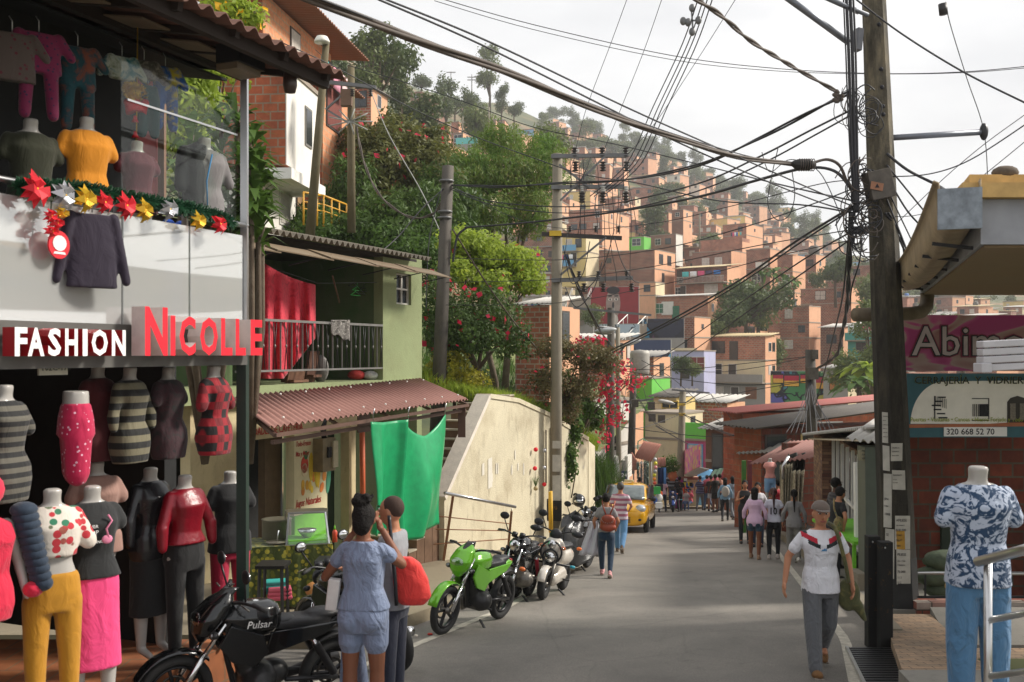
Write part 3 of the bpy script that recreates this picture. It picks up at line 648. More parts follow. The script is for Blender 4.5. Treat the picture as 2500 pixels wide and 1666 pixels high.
for Y in(325,345,368,392,420,450,480,512,545,575):
 lo,hi=(1130 if Y<440 else 1340),2150;k=int((hi-lo)/F*Y/8.5*.8)
 for i in range(k):
  px=lo+(i+random.random())*(hi-lo)/k;yy=Y+random.uniform(-9,9);x=(px-CX)/F*yy;z=ground_z(x,yy);n=random.choice([1,1,2,2,3]);wf,wd,H=random.uniform(5,9),random.uniform(5,8),n*2.7
  r_=rotz(-math.atan((px-CX)/F)-.42+random.uniform(-.3,.3));c=Vector((x,yy,z));bm_=BR[random.randrange(5)]if random.random()<.8 else PL[random.choice(['cream','white','peach','yellow','blue'])]
  m.box(c+Vector((0,0,H/2-2)),(wf,wd,H+4),bm_,r_);m.box(c+r_@Vector((wf/2+.03,0,H/2-2)),(.06,wd-.1,H+3.9),PL['peach'],r_);m.box(c+Vector((0,0,H+.15)),(wf+.6,wd+.6,.25),TIN[random.choice(['grey','light','rust','dark','tan'])],r_)  # peach side panels keep a sunlit look in the colour
  for q in range(n):
   for f in(-.28,.2):m.box(c+r_@Vector((f*wf,-wd/2-.05,q*2.7+1.5)),(1.1,.12,1.2),random.choice([WD,WD,FRM]),r_)
m.build('far_houses',None,label='countless tiny brick houses thinning out towards the ridge',cat='houses',kind='stuff')
for q,u in enumerate(used):
 if not u:bpy.data.objects.remove(PROT[q][0])
# ================================================================ FOLIAGE
def leaves(name,clumps,n,size,mat,parent=None,aspect=.5,shell=.45,droop=.0,up=.25,jitter=.35,**k):
 """many small leaf faces through ellipsoid clumps [(x,y,z,rx,ry,rz)]"""
 C=np.array(clumps,float);wgt=(C[:,3]*C[:,4]+C[:,3]*C[:,5]);wgt/=wgt.sum()
 idx=RNG.choice(len(C),n,p=wgt);d=RNG.normal(size=(n,3));d/=np.linalg.norm(d,axis=1)[:,None]
 rad=shell+(1-shell)*RNG.random(n)**.6;lump=1+.18*np.sin(d[:,0]*7+idx)+.15*np.sin(d[:,2]*9+idx*2.)
 p=C[idx,:3]+d*C[idx,3:6]*(rad*lump)[:,None]+RNG.normal(size=(n,3))*size*jitter
 nr=d+RNG.normal(size=(n,3))*.7+np.array([0,0,up]);nr/=np.linalg.norm(nr,axis=1)[:,None]
 a=RNG.normal(size=(n,3))+np.array([0,0,-droop*3]);a-=nr*(a*nr).sum(1)[:,None];a/=np.linalg.norm(a,axis=1)[:,None]+1e-9
 b=np.cross(nr,a);s_=size*RNG.uniform(.6,1.35,n)[:,None]
 V=np.stack([p-a*s_*.5,p+b*s_*aspect*.5+a*s_*.05+nr*s_*.08,p+a*s_*.55,p-b*s_*aspect*.5+a*s_*.05+nr*s_*.08],1).reshape(-1,3)
 return raw_quads(name,V,mat,parent,**k)
def raw_quads(name,V,mat,parent=None,label=None,cat=None,group=None,kind=None,smooth=False):
 n=len(V)//4;loc=None
 if parent is not None:V=V-np.array(XF[parent.name].translation)
 else:loc=V.mean(0);loc[2]=V[:,2].min();V=V-loc
 me=bpy.data.meshes.new(name);me.vertices.add(n*4);me.vertices.foreach_set('co',V.astype(np.float32).ravel())
 me.loops.add(n*4);me.loops.foreach_set('vertex_index',np.arange(n*4,dtype=np.int32))
 me.polygons.add(n);me.polygons.foreach_set('loop_start',np.arange(0,n*4,4,dtype=np.int32));me.materials.append(mat)
 me.update(calc_edges=True);o=bpy.data.objects.new(name,me);COL.objects.link(o)
 if parent is not None:o.parent=parent;KIDS.setdefault(parent.name,[]).append(o)
 else:o.location=loc
 XF[o.name]=Matrix.Translation(loc)if loc is not None else XF[parent.name]
 return tag(o,label,cat,group,kind)
LF=dict(dark=mat_leaf('leaf dark green',rgb(54,78,34),rgb(76,102,44),rgb(98,120,56)),mid=mat_leaf('leaf mid green',rgb(66,96,38),rgb(92,122,48),rgb(56,78,34)),lime=mat_leaf('leaf lime',rgb(134,158,50),rgb(176,190,72),rgb(106,136,46),.5),olive=mat_leaf('leaf olive',rgb(88,94,48),rgb(120,120,66),rgb(66,80,40)),yellow=mat_leaf('leaf yellow green',rgb(180,168,40),rgb(132,140,42),rgb(206,186,60),.4),feather=mat_leaf('leaf feathery',rgb(82,118,44),rgb(108,138,54),rgb(116,112,58),.45),dry=mat_leaf('leaf dry brown',rgb(112,98,68),rgb(96,100,56),rgb(132,108,80)),hill=mat_leaf('hill tree leaf',rgb(62,80,42),rgb(80,96,52),rgb(104,112,64),.3),hill2=mat_leaf('hill tree light leaf',rgb(98,114,58),rgb(116,124,72),rgb(78,96,50),.3))
MAG=mat_leaf('magenta blossom',rgb(206,30,62),rgb(226,60,92),rgb(190,24,60),.4)
YEL=mat_leaf('yellow blossom',rgb(240,190,30),rgb(250,170,30),rgb(250,210,60),.3)
BARK=mat_wall('grey brown bark',rgb(84,70,54),dirt=.5,scale=4,bp=.5)
def tree(name,label,base_p,clumps,n,size,mat,flowers=None,cat='tree',trunk=.16,limbs=None,group=None,aspect=.5,**k):
 """clumps are (px, py, Y, rx, ry, rz) measured in the photograph plus metres"""
 C=[tuple(at(c[0],c[1],c[2]))+tuple(c[3:6])for c in clumps]
 b=Vector(base_p);o=thing(name,label,cat,b,0,group)
 cc=Vector(np.mean([c[:3]for c in C],0));m=MB()
 fork=b.lerp(cc,.45)+Vector((random.uniform(-.2,.2),0,0))
 m.tube([b-Vector((0,0,.4)),b.lerp(fork,.5)+Vector((.08,0,0)),fork],[trunk,trunk*.8,trunk*.7],BARK,9)
 for c in C[:limbs or 99]:
  e_=Vector(c[:3]);m.tube([fork,fork.lerp(e_,.5)+Vector((random.uniform(-.2,.2),0,.15)),e_+Vector((0,0,c[5]*.4))],[trunk*.5,trunk*.3,trunk*.1],BARK,6)
  for q in range(3):
   d=Vector((random.uniform(-1,1)*c[3],random.uniform(-1,1)*c[4],random.uniform(-.2,1)*c[5]))*.8
   s0=fork.lerp(e_,.7);m.tube([s0,s0.lerp(e_+d,.55)+Vector((0,0,.08)),e_+d],[trunk*.22,trunk*.14,trunk*.05],BARK,5)
 m.build('trunk',o,True)
 leaves('crown',C,n,size,mat,o,aspect,**k)
 if flowers:leaves('blossom',C,flowers[0],flowers[1],flowers[2],o,.9,shell=.85)
 return o
def bz(px,Y):x=(px-CX)/F*Y;return(x,Y,bank_z(x,Y))
tree('flowering_tree','dark green tree dotted with pink blossom behind the wooden pole',bz(960,34),[(930,420,34,1.4,1.3,1.5),(1010,400,35,1.2,1.2,1.2),(880,360,35,1.,1.,1.),(960,330,35.5,.9,1.,.7),(1050,360,36,.9,.9,.8),(900,500,33.5,1.2,1,1.),(1060,450,34,1.,1,1.2)],26000,.17,LF['olive'],(170,.22,MAG))
tree('broad_leaf_tree','dark long leaved tree left of the short concrete pole',bz(990,30),[(960,540,30,1.2,1,.8),(1040,520,30.5,1.,1,.9),(900,580,29.5,1.1,1,.6),(1000,600,29,1.2,.9,.7),(860,470,32,.9,.9,1.1),(1060,610,29,.8,.8,.9),(1090,500,32,1.1,.9,1.3),(1120,600,31,1.,.9,.9)],17000,.22,LF['dark'],aspect=.28,droop=.5)
tree('feathery_tree','tall feathery bright green tree between the two concrete poles',bz(1230,40),[(1230,420,39,1.5,1.4,1.3),(1150,430,38,1.2,1.2,1.1),(1310,420,40,1.2,1.2,1.3),(1220,345,40,1.1,1,.7),(1180,520,38,1.3,1.2,.8),(1290,520,39,1.1,1.1,1.),(1110,400,38,.7,.8,.6),(1330,360,41,.7,.8,.6)],36000,.15,LF['feather'],aspect=.3,droop=.6,shell=.3)
tree('lime_tree','spreading yellow green tree with bare dark branches right of the pole',bz(1215,27),[(1180,620,27,.9,.9,.45),(1250,640,27.5,.8,.9,.5),(1130,590,26.5,.6,.8,.4),(1290,690,27,.5,.6,.4),(1190,690,26.5,.7,.7,.35),(1110,660,26,.5,.6,.4)],12000,.12,LF['lime'],(24,.16,MAG),trunk=.11,shell=.3,limbs=6)
tree('bush','pale small leaved bush spreading above the corrugated roof of the green house',bz(830,29),[(790,580,29,.9,1,.6),(870,570,29.5,1.,1,.7),(950,590,29,1.1,1,.6),(1020,620,28,.9,.9,.5),(760,540,30,.6,.7,.5)],13000,.13,LF['mid'],cat='bush',trunk=.08)
tree('bush','green bush with pale flowers beside the yellow railing',bz(760,31),[(740,545,31,.6,.8,.5),(790,530,31.5,.6,.8,.5),(720,590,30,.6,.8,.6)],3500,.12,LF['mid'],(60,.12,mat_leaf('white pink blossom',rgb(226,190,190),rgb(214,160,160),rgb(230,220,214))),cat='bush',trunk=.06)
tree('bougainvillea','dark shrub with scattered red flowers between the two concrete poles',bz(1170,25),[(1110,790,25,.8,.8,.7),(1190,760,25.5,.8,.8,.7),(1060,740,25,.5,.7,.9),(1160,825,24.6,.7,.7,.45),(1250,830,25.5,.6,.7,.5),(1080,830,24.6,.5,.5,.4)],11000,.1,LF['dark'],(80,.17,MAG),cat='shrub',trunk=.12)
tree('bougainvillea','dry brown trailing bougainvillea with magenta flowers hanging over the tall pole',bz(1330,26.5),[(1360,850,26,.7,.6,.35),(1430,870,26,.7,.6,.4),(1340,930,25.5,.6,.6,.5),(1420,940,26,.5,.6,.5),(1480,880,26,.45,.5,.4),(1390,1000,26,.4,.4,.35)],8500,.085,LF['dry'],(40,.11,MAG),cat='shrub',trunk=.07,shell=.2)
tree('bougainvillea','magenta flowering branches arching right of the tall concrete pole',bz(1400,28.5),[(1500,890,28,.4,.4,.35),(1545,930,28,.35,.4,.3),(1480,950,28,.3,.4,.4),(1505,1010,28,.3,.3,.4),(1440,835,28,.5,.4,.15),(1475,1060,28,.15,.3,.4)],900,.08,LF['dry'],(420,.12,MAG),cat='shrub',trunk=.05,shell=.2)
tree('bush','bright yellow green bush behind the brown awning corner',bz(1110,24.6),[(1090,900,24.5,.5,.5,.38),(1150,930,24.5,.45,.5,.33),(1060,945,24.2,.4,.5,.33),(1110,870,24.8,.4,.4,.33)],4200,.08,LF['yellow'],cat='bush',trunk=.05)
tree('vine','leafy vine hanging down the cream retaining wall beside the tall pole',at(1395,1180,26.9),[(1385,960,26.6,.3,.25,.6),(1400,1040,27,.25,.15,.6),(1390,1130,26.7,.2,.12,.6),(1420,990,28,.35,.4,.45),(1445,1020,29.5,.45,.4,.4)],5200,.1,LF['mid'],cat='vine',trunk=.02,shell=.2,aspect=.8)
def dracaena(label,px,Y,z0,tops,n=46,L_=.7,mat='mid',w_=.11):
 o=thing('broad_leaved_plant',label,'plant',((px-CX)/F*Y,Y,z0));m,s_=MB(),MB()
 for(qx,qy,qY)in tops:
  c=at(qx,qy,qY);s_.tube([(o.location.x,o.location.y,z0),(c.x,c.y,(z0+c.z)/2),c],[.05,.04,.03],BARK,6)
  for i in range(n):
   a=random.uniform(0,6.28);e_=random.uniform(-.2,1.2);d=Vector((math.cos(a)*math.cos(e_),math.sin(a)*math.cos(e_),math.sin(e_)));sd_=Vector((-math.sin(a),math.cos(a),0))*w_/2
   l=L_*random.uniform(.6,1);b=c-Vector((0,0,random.uniform(0,.5)));p1=b+d*l*.5+Vector((0,0,.05));p2=b+d*l-Vector((0,0,l*.25))
   m.add([b,p1+sd_,p2,p1-sd_],[(0,1,2,3)],LF[mat])
 s_.build('stem',o,True);m.build('foliage',o,True);return o
dracaena('large strap leaved plant growing beside the steel post of the clothes shop',610,13.5,-1.5,[(612,330,13.5),(630,400,13.5),(615,460,13.2),(632,520,13.3),(600,380,14),(640,450,13.8),(606,520,13.4)],38,.55)
dracaena('strap leaved plant seen through the glass screen of the shop',500,13.5,-1.5,[(470,330,13.5),(540,300,14),(520,420,13.5),(440,400,13),(560,500,13.5),(470,470,13),(580,260,14)],34,.6)
tree('vine_tree','light green leafy tree behind the hanging baby clothes',(-6.2,15,-1),[(440,180,15,.5,.6,.5),(470,250,15,.5,.6,.5),(430,320,15,.5,.6,.6),(500,150,15.5,.6,.6,.4),(400,160,15,.5,.5,.4)],3800,.15,LF['lime'],aspect=.4,trunk=.07,droop=.7)
tree('creeper','flowering creeper with yellow blossom over the corner of the brick house',(-5.5,16,2),[(560,25,16,.45,.5,.3),(600,45,16,.3,.3,.2),(640,120,16.5,.3,.2,.15)],1500,.1,LF['lime'],(26,.14,YEL),cat='creeper',trunk=.03)
def crown_proto(kind,seed):
 r_=random.Random(seed);H=dict(round=6,tall=11,wide=7)[kind];C=[]
 for i in range(dict(round=6,tall=9,wide=9)[kind]):
  if kind=='tall':z=r_.uniform(3.5,10.5);q=1.9*(1-abs(z-6.5)/7);C.append((r_.uniform(-1,1),r_.uniform(-1,1),z,q,q,1.2))
  elif kind=='wide':C.append((r_.uniform(-3.4,3.4),r_.uniform(-2.5,2.5),r_.uniform(3.6,6),1.5,1.5,.9))
  else:C.append((r_.uniform(-1.6,1.6),r_.uniform(-1.6,1.6),r_.uniform(2,5),1.6,1.6,1.2))
 return C
TP=[]
for s_,(kd,mt)in enumerate([('round','hill'),('tall','hill'),('wide','hill'),('round','hill2'),('tall','hill2'),('round','hill'),('wide','hill2')]):
 o=thing('hill_tree','x','tree',(0,0,-500));C=crown_proto(kd,s_);m=MB()
 m.tube([(0,0,-2),(.1,0,2),(0,.1,5)],[.28,.2,.1],BARK,6)
 for c in C:m.tube([(0,0,1.8),c[:3]],[.12,.04],BARK,4)
 XF[o.name]=Matrix();m.build('trunk',o);leaves('crown',C,2400,.46,LF[mt],o);TP.append((o,kd,mt))
TI=[0]
def put_tree(px,py,Y,q,s_=1.,label=None,dz=0):
 p=at(px,py,Y)if py is not None else Vector(((px-CX)/F*Y,Y,ground_z((px-CX)/F*Y,Y)-.2))
 o=copy_tree(TP[q][0]);o.location=p+Vector((0,0,dz));o.scale=(s_,s_,s_*random.uniform(.9,1.1));o.rotation_euler=(0,0,random.random()*6.28)
 tag(o,label or '?','tree','trees on the hillside');TI[0]+=1;return o
for px,py,Y,q,s_,lab in[(925,290,95,2,1.15,'broad pale green tree on the left end of the ridge'),(900,300,90,4,.8,'tall tree beside the broad ridge tree on the left'),(980,330,100,1,.8,'dark slope tree below the broad ridge tree'),(1010,370,105,0,1.1,'round slope tree left of the stilted brick house'),(1028,232,240,0,1.0,'round tree behind the stilted brick house'),(1090,330,190,1,1.0,'dark tree right of the stilted brick house'),(1110,300,220,2,1.,'umbrella shaped ridge tree left of the two masts'),(1150,330,210,1,1.0,'tall dark tree under the masts'),(1195,262,260,4,1.5,'tallest dark ridge tree standing alone'),(1225,300,260,1,.9,'tree just right of the tallest ridge tree'),(1255,300,300,0,1.,'small round ridge tree above the feathery tree'),(1160,360,160,3,1.2,'light tree over peach houses left'),(1590,385,590,2,2.2,'wide ridge trees behind the high tension wires'),(1618,400,580,5,1.9,'round ridge tree at the first dip of the ridge'),(1697,445,600,1,2.0,'lone conical tree on the ridge'),(1750,480,560,5,1.8,'ridge tree left of the mast'),(1960,610,420,1,1.6,'dark tall trees on the lower right ridge'),(1930,600,400,0,1.6,'round dark tree left of the lower ridge trees'),(1990,620,430,4,1.3,'spindly tree near the ridge end'),(2050,655,400,0,1.2,'last ridge tree before the concrete pole'),(1820,826,124,2,1.2,'airy olive tree leaning in front of the brick houses'),(1850,824,124,3,1.1,'olive tree just right of the airy tree'),(1776,838,120,0,.85,'dark round bush left of the three storey house roof'),(1748,846,118,3,.6,'bright green bush beside the cream house edge'),(2040,720,150,0,.9,'dark round tree above the long low brick house'),(1996,716,160,5,.55,'small bright bush beside the tank house'),(2120,770,140,3,1.1,'light green tree left of the concrete pole top'),(2108,690,260,0,1.1,'dark tree left of the pole on the skyline'),(1455,808,106,3,.5,'small olive tree on the grass bank by the painted walls'),(1893,915,120,3,.7,'green tree between cream house and graffiti wall'),(1662,925,98,5,.36,'round shrub in front of the lilac house'),(1690,928,98,3,.32,'yellow green shrub beside the lilac house steps'),(2130,985,78,4,.75,'leafy palm like tree left of the pole'),(2098,985,80,3,.8,'light green bush under the palm like tree'),(2230,690,300,2,1.2,'wide tree behind the tin gutter on the right'),(2350,905,105,3,1.,'bush behind the locksmith sign'),(1335,420,120,3,1.0,'tree behind the top of the tall pylon pole'),(1610,520,260,0,1.0,'bush among the upper middle brick houses'),(1660,530,330,4,1.1,'pale bush on the bare slope'),(1800,640,190,5,.5,'small bush on the clothes line terrace')]:
 put_tree(px,py,Y,q,s_,lab)
def fronds(label,px,py,Y,n,L_,mat,nm='banana_plant'):
 p=at(px,py,Y);o=thing(nm,label,'plant',p);m,s_=MB(),MB();s_.tube([(0,0,-2),(0,0,L_*.5)],[.15,.1],BARK,6)
 for i in range(n):
  a,e_=6.28*i/n+random.uniform(-.2,.2),random.uniform(.3,1.2);d=Vector((math.cos(a),math.sin(a),0));sd_=Vector((-math.sin(a),math.cos(a),0))
  l=L_*random.uniform(.7,1);P_=[Vector((0,0,L_*.45))+d*(l*t*math.cos(e_))+Vector((0,0,l*(t*math.sin(e_)-t*t*.7)))for t in(0,.3,.6,.85,1)];w_=[.03,.16,.18,.12,.01]
  vs=[]
  for q,ww in zip(P_,w_):vs+=[q+sd_*ww*l*.6,q-sd_*ww*l*.6]
  m.add(vs,[(2*j,2*j+1,2*j+3,2*j+2)for j in range(4)],LF[mat])
 s_.build('stem',o);m.build('foliage',o);return o
for i,(px,py,s_,lab)in enumerate([(1862,705,3.4,'leftmost banana plant on the terrace'),(1888,702,4,'second banana plant, the tallest one on the terrace'),(1915,712,3.2,'third banana plant on the terrace, half hidden'),(1938,716,3,'rightmost banana plant beside the bush')]):
 fronds(lab,px,py,132,11,s_,'mid')
fronds('bamboo palm with arching fronds left of the concrete pole',2120,960,76,34,3.6,'lime','palm')
fronds('darker palm low behind the red roofs',2095,990,74,26,3.,'mid','palm')
j=0
rows_={}
for i in range(120):
 Y=random.choice([205,250,305,340,380,430,480,540,580,600,600,600,600]);lo=880 if Y<300 else 1150 if Y<450 else 1330
 px=random.uniform(lo,2080 if Y>350 else 2500);rows_.setdefault(Y,[]).append(px)
for Y in sorted(rows_):
 for k_,px in enumerate(sorted(rows_[Y])):
  put_tree(px,None,Y+random.uniform(-4,4),random.randrange(7),random.uniform(.8,1.5)*(1 if Y<400 else 1.35),'%s tree from left in the tree row about %d metres up the slope'%((ORD+['twenty first','twenty second','twenty third','twenty fourth'])[min(k_,23)],Y))
for o,_,_ in TP:
 for c in list(o.children):bpy.data.objects.remove(c)
 bpy.data.objects.remove(o)
for px,pt,pb,Y,nm,cat,lab in[(1101,175,245,240,'radio_mast','mast','thin mast on the ridge, left of two'),(1152,182,250,240,'radio_mast','mast','mast with a cross bar on the ridge, right of two'),(1787,432,540,500,'radio_mast','mast','red and white lattice mast halfway down the ridge'),(836,100,135,150,'radio_mast','mast','short aerial at the left ridge end')]:
 p,q=at(px,pb,Y),at(px,pt,Y);o=thing(nm,lab,cat,p);m=MB();m.tube([p,q],[.22*Y/240,.1*Y/240],M('mast grey',rgb(140,138,136),.6),5);m.build('shaft',o,True)
 m=MB()
 for t in((.8,.9)if px!=1101 else(.97,)):r_=p.lerp(q,t);m.box(r_,(2.2 if px!=1787 else 3,.2,.2),M('mast red',rgb(170,80,70),.6)if px==1787 else M('mast grey',rgb(140,138,136),.6))
 m.build('crossbar',o,True)
def grass(name,pts,h,mat,label=None,cat='grass',kind='stuff',wid=.02,parent=None):
 P_=np.array(pts);n=len(P_);a=RNG.uniform(0,6.28,n);l=h*RNG.uniform(.5,1.2,n);lean=RNG.uniform(.1,.6,n)
 d=np.stack([np.cos(a)*lean,np.sin(a)*lean,np.ones(n)],1);sd_=np.stack([-np.sin(a),np.cos(a),np.zeros(n)],1)*wid/2
 mid=P_+d*l[:,None]*.55;tip=P_+d*l[:,None]*np.array([1.5,1.5,.85])
 V=np.stack([P_-sd_,P_+sd_,mid+sd_*.8,mid-sd_*.8,mid-sd_*.8,mid+sd_*.8,tip,tip+sd_*.1],1).reshape(-1,3)
 return raw_quads(name,V,mat,parent,label=label,cat=cat,kind=kind)
pts=[]
while len(pts)<26000:
 Y=random.uniform(23.6,33);d=random.expovariate(1/1.3);x=bank_x(Y)-.25-d
 if d<7:pts.append((x,Y,bank_z(x,Y)))
grass('wall_top_grass',pts,.5,LF['lime'],'long bright grass growing along the top of the retaining wall',wid=.025)
pts=[(x_,y_,bank_z(x_,y_))for x_,y_ in((bank_x(y)-.3-random.uniform(1,16),y)for y in RNG.uniform(24.5,50,9000))]
grass('slope_undergrowth',pts,.6,LF['mid'],'tangled green undergrowth on the slope between the trees',wid=.05)
o=thing('grass_clump','tall arching green grass clump at the far end of the retaining wall','grass',(2.75,35,gz(35)))
grass('blades',[(2.75+random.gauss(0,.35),35+random.gauss(0,.4),gz(35)+random.uniform(.0,1.4))for i in range(3200)],1.5,LF['mid'],None,None,None,.03,o)
# ================================================================ LEFT SIDE BUILDINGS
def onl(px,py,x0,Y0,k,d=0):
 x0=x0-d*math.hypot(1,k);a=(px-CX)/F;Y=(x0-k*Y0)/(a-k);return Vector((a*Y,Y,(HY-py)/F*Y))
def SP(px,py,d=0):return onl(px,py,-2.247,8.3,.4,d)
SU=Vector((.3714,.9285,0));SN=Vector((.9285,-.3714,0))
def SQ(s,z,d=0):return Vector((-2.247,8.3,0))+SU*s-SN*d+Vector((0,0,z))
Z=Vector((0,0,1));RS=math.atan2(SU.y,SU.x)
BLK=M('shade black board',(.012,.012,.012,1),.8,var=.3);DRED=M('dark red paint',rgb(96,22,28),.6,var=.15)  # BLK: interior shade put into a near-black wall colour
def sbox(m,s0,s1,z0,z1,d0,d1,mat):return m.box(SQ((s0+s1)/2,(z0+z1)/2,(d0+d1)/2),(abs(s1-s0),abs(d1-d0),abs(z1-z0)),mat,RS)
shop=thing('clothes_shop','dark open fronted two floor clothes shop with corrugated eave and glass balcony','shop',SQ(-3,-2.56,1))
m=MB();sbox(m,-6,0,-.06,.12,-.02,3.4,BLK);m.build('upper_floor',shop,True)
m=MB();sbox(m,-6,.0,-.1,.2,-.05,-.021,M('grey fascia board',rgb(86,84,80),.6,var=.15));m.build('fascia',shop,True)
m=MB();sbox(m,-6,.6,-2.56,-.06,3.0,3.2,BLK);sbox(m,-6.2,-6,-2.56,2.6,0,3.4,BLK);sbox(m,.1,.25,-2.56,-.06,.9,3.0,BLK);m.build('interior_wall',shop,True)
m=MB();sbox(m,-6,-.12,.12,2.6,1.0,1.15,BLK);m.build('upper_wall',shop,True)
m=MB();sbox(m,-2.2,-2.05,-2.56,-.06,.9,1.05,DRED);sbox(m,-2.9,-2.75,-2.56,-.06,1.2,1.3,DRED);m.build('red_pillar',shop,True)
m=MB();m.beam(SQ(0,.12,-.02),SQ(0,2.38,-.02),.055,.055,STEEL);m.build('steel_post',shop,True)
m=MB();m.beam(SQ(0.03,-2.56,0.02),SQ(.03,.0,0.02),.08,.1,M('dark green post',rgb(22,44,36),.5));m.build('lower_post',shop,True)
RUST=mat_wall('brown corrugated roof',rgb(96,62,50),(.03,.02,.015,1),dirt=.5,bp=.1);
e0,e1=SQ(.0,0,0),None
A0=at(848,186,8.6);A1=A0-SU*5.6;up=Vector((0,0,.55))-SN*3.0
m=MB();corr(m,A1,A0,A0+up,A1+up,RUST,.17,.028);m.build('corrugated_roof',shop,True)
m=MB();
for t in(.18,1.05,2.2):q=up*(t/3.0)-Z*.09;m.beam(A1+q,A0+q-SU*.05,.06,.1,M('dark roof timber',rgb(40,28,22),.8))
for i in range(9):p=A0-SU*(.15+i*.62)-Z*.05;m.beam(p+up*.03,p+up,.05,.07,M('dark roof timber',rgb(40,28,22),.8))
m.build('roof_timber',shop,True)
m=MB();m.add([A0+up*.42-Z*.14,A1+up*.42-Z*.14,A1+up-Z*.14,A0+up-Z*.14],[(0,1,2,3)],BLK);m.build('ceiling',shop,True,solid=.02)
m=MB();GL=mat_glass('balcony glass',.42,sky_mix=.3);GT=mat_glass('tall screen glass',.03,(.93,.95,.93,1))  # pale diffuse mix paints the sky's reflection into the balcony glass
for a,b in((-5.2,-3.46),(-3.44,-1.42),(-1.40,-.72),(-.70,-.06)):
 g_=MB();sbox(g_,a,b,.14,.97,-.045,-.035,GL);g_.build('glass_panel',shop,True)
g_=MB();sbox(g_,-1.35,-.05,1.1,2.32,.02,.028,GT);g_.build('screen_glass',shop,True)
m.tube([SQ(-5.4,1.06,-.03),SQ(.02,1.06,-.03)],.022,STEEL,10);m.build('top_rail',shop,True)
for s in(-3.45,-1.41,-.71):m=MB();m.beam(SQ(s,.1,0),SQ(s,1.05,0),.04,.04,STEEL);m.build('rail_post',shop,True)
m=MB();sbox(m,-1.3,-.05,1.80,1.815,.01,.02,STEEL);m.build('screen_bar',shop,True)
for i,(s,t)in enumerate([(-2.35,.55),(-1.75,.75),(-1.15,.72),(-.75,.85)]):
 p=A0+SU*(s)+up*(.22+.0*t)-Z*.08;m=MB();m.add([p,p+SU*.3,p+SU*.3+up*.12,p+up*.12],[(0,1,2,3)],M('pale soffit board',rgb(120,104,84),.8));m.build('soffit_board',shop,True,solid=.012)
RF=M('sign red face',rgb(226,28,48),.45,var=.04);WS=M('sign white side',rgb(205,190,186),.6,var=.12,scale=9);WF=M('sign white face',rgb(236,234,232),.4,var=.03);RSD=M('sign red side',rgb(150,10,24),.5,var=.08)
def letters(word,spans,zb,hs_,face,side,th,label):
 o=thing('shop_sign',label,'sign',SQ(-3,zb,-.06))
 for i,ch in enumerate(word):
  p,q=SP(spans[i][0],862,-.10),SP(spans[i][1],862,-.10);w_=(q-p).length;m=MB();text_mb(m,ch,(0,0,0),(1,0,0),(0,0,1),1,face,.1,.035,side)
  a_=np.array(m.v);lo,hi=a_.min(0),a_.max(0)
  m.v=[tuple(Vector((p.x,p.y,zb))+SU*((v[0]-lo[0])/(hi[0]-lo[0])*w_)+Z*((v[2]-lo[2])/(hi[2]-lo[2])*hs_[i])+(SN*th if v[1]<lo[1]+.01 else SN*0))for v in m.v]
  m.build('letter_'+ch.lower(),o,True)
 return o
letters('NICOLLE',[(321,377),(384,396),(406,446),(457,501),(509,537),(545,570),(582,611)],-.02,[.345]+[.29]*6,RF,WS,.12,'red faced block letters spelling NICOLLE on the shop fascia')
letters('FASHION',[(6,37),(38,79),(88,120),(130,161),(173,185),(195,235),(245,279)],-.02,[.175]*7,WF,RSD,.10,'white faced block letters spelling FASHION left of the red ones')
o=thing('address_plate','white enamel plate reading CRA 80 102C-178 under the sign','sign',SP(130,890,.1));m=MB();p=SP(93,917,.1);
m.box(p+SU*.12+Z*.095,(.24,.012,.19),M('plate white',rgb(196,192,176),.6),RS);m.build('plate',o,True)
m=MB();text_mb(m,'102C-178',p+Z*.03+SU*.015+SN*.008,SU,Z,.062,BLACKM,.002);text_mb(m,'CRA 80 #',p+Z*.12+SU*.03+SN*.008,SU,Z,.05,BLACKM,.002);m.build('lettering',o,True)
GNEE=mat_leaf('pine garland needles',rgb(22,62,40),rgb(34,84,52),rgb(16,48,34),.1)
gp=[SP(x,y,-.08)for x,y in((45,455),(110,458),(200,462),(280,478),(340,492),(400,500),(470,512),(530,530),(565,545))]
P_=[]
for a,b in zip(gp,gp[1:]):
 for t in np.linspace(0,1,1100):c=a.lerp(b,t);d=Vector((random.gauss(0,1),random.gauss(0,1),random.gauss(0,1))).normalized();P_.append((c,d))
V=[]
for c,d in P_:
 e_=c+d*random.uniform(.03,.075);s_=d.orthogonal().normalized()*.0035;V+=[c-s_,c+s_,e_+s_,e_-s_]
gar=thing('christmas_garland','green pine garland with poinsettias wound along the glass balcony rail','garland',gp[4])
raw_quads('needles',np.array([tuple(v)for v in V]),GNEE,gar)
FC=[M('poinsettia red',rgb(214,20,40),.6,var=.2),M('poinsettia silver',rgb(186,186,190),.3,.6,var=.1),M('poinsettia gold',rgb(220,176,50),.3,.5,var=.15)]
def bloom(o,c,r,mat,n=6):
 m=MB()
 for k in range(n*2):
  a=6.28*k/(n*2)+random.uniform(-.2,.2);l=r*random.uniform(.7,1);d=(SU*math.cos(a)+Z*math.sin(a));t=SU*-math.sin(a)+Z*math.cos(a);f=SN*(.02 if k%2 else.045)
  m.add([c+f,c+d*l*.5+t*l*.28+f*1.6,c+d*l+f*.4,c+d*l*.5-t*l*.28+f*1.6],[(0,1,2,3)],mat)
 m.ell(c+SN*.04,.012,FC[2],6,4);m.build('poinsettia',o,True,solid=.002)
for i,(x,y,k,r)in enumerate([(78,462,0,.13),(148,478,1,.11),(200,488,2,.11),(245,495,0,.09),(298,503,0,.11),(345,515,2,.1),(404,512,1,.1),(476,540,2,.09),(527,548,0,.09)]):bloom(gar,SP(x,y,-.14),r,FC[k])
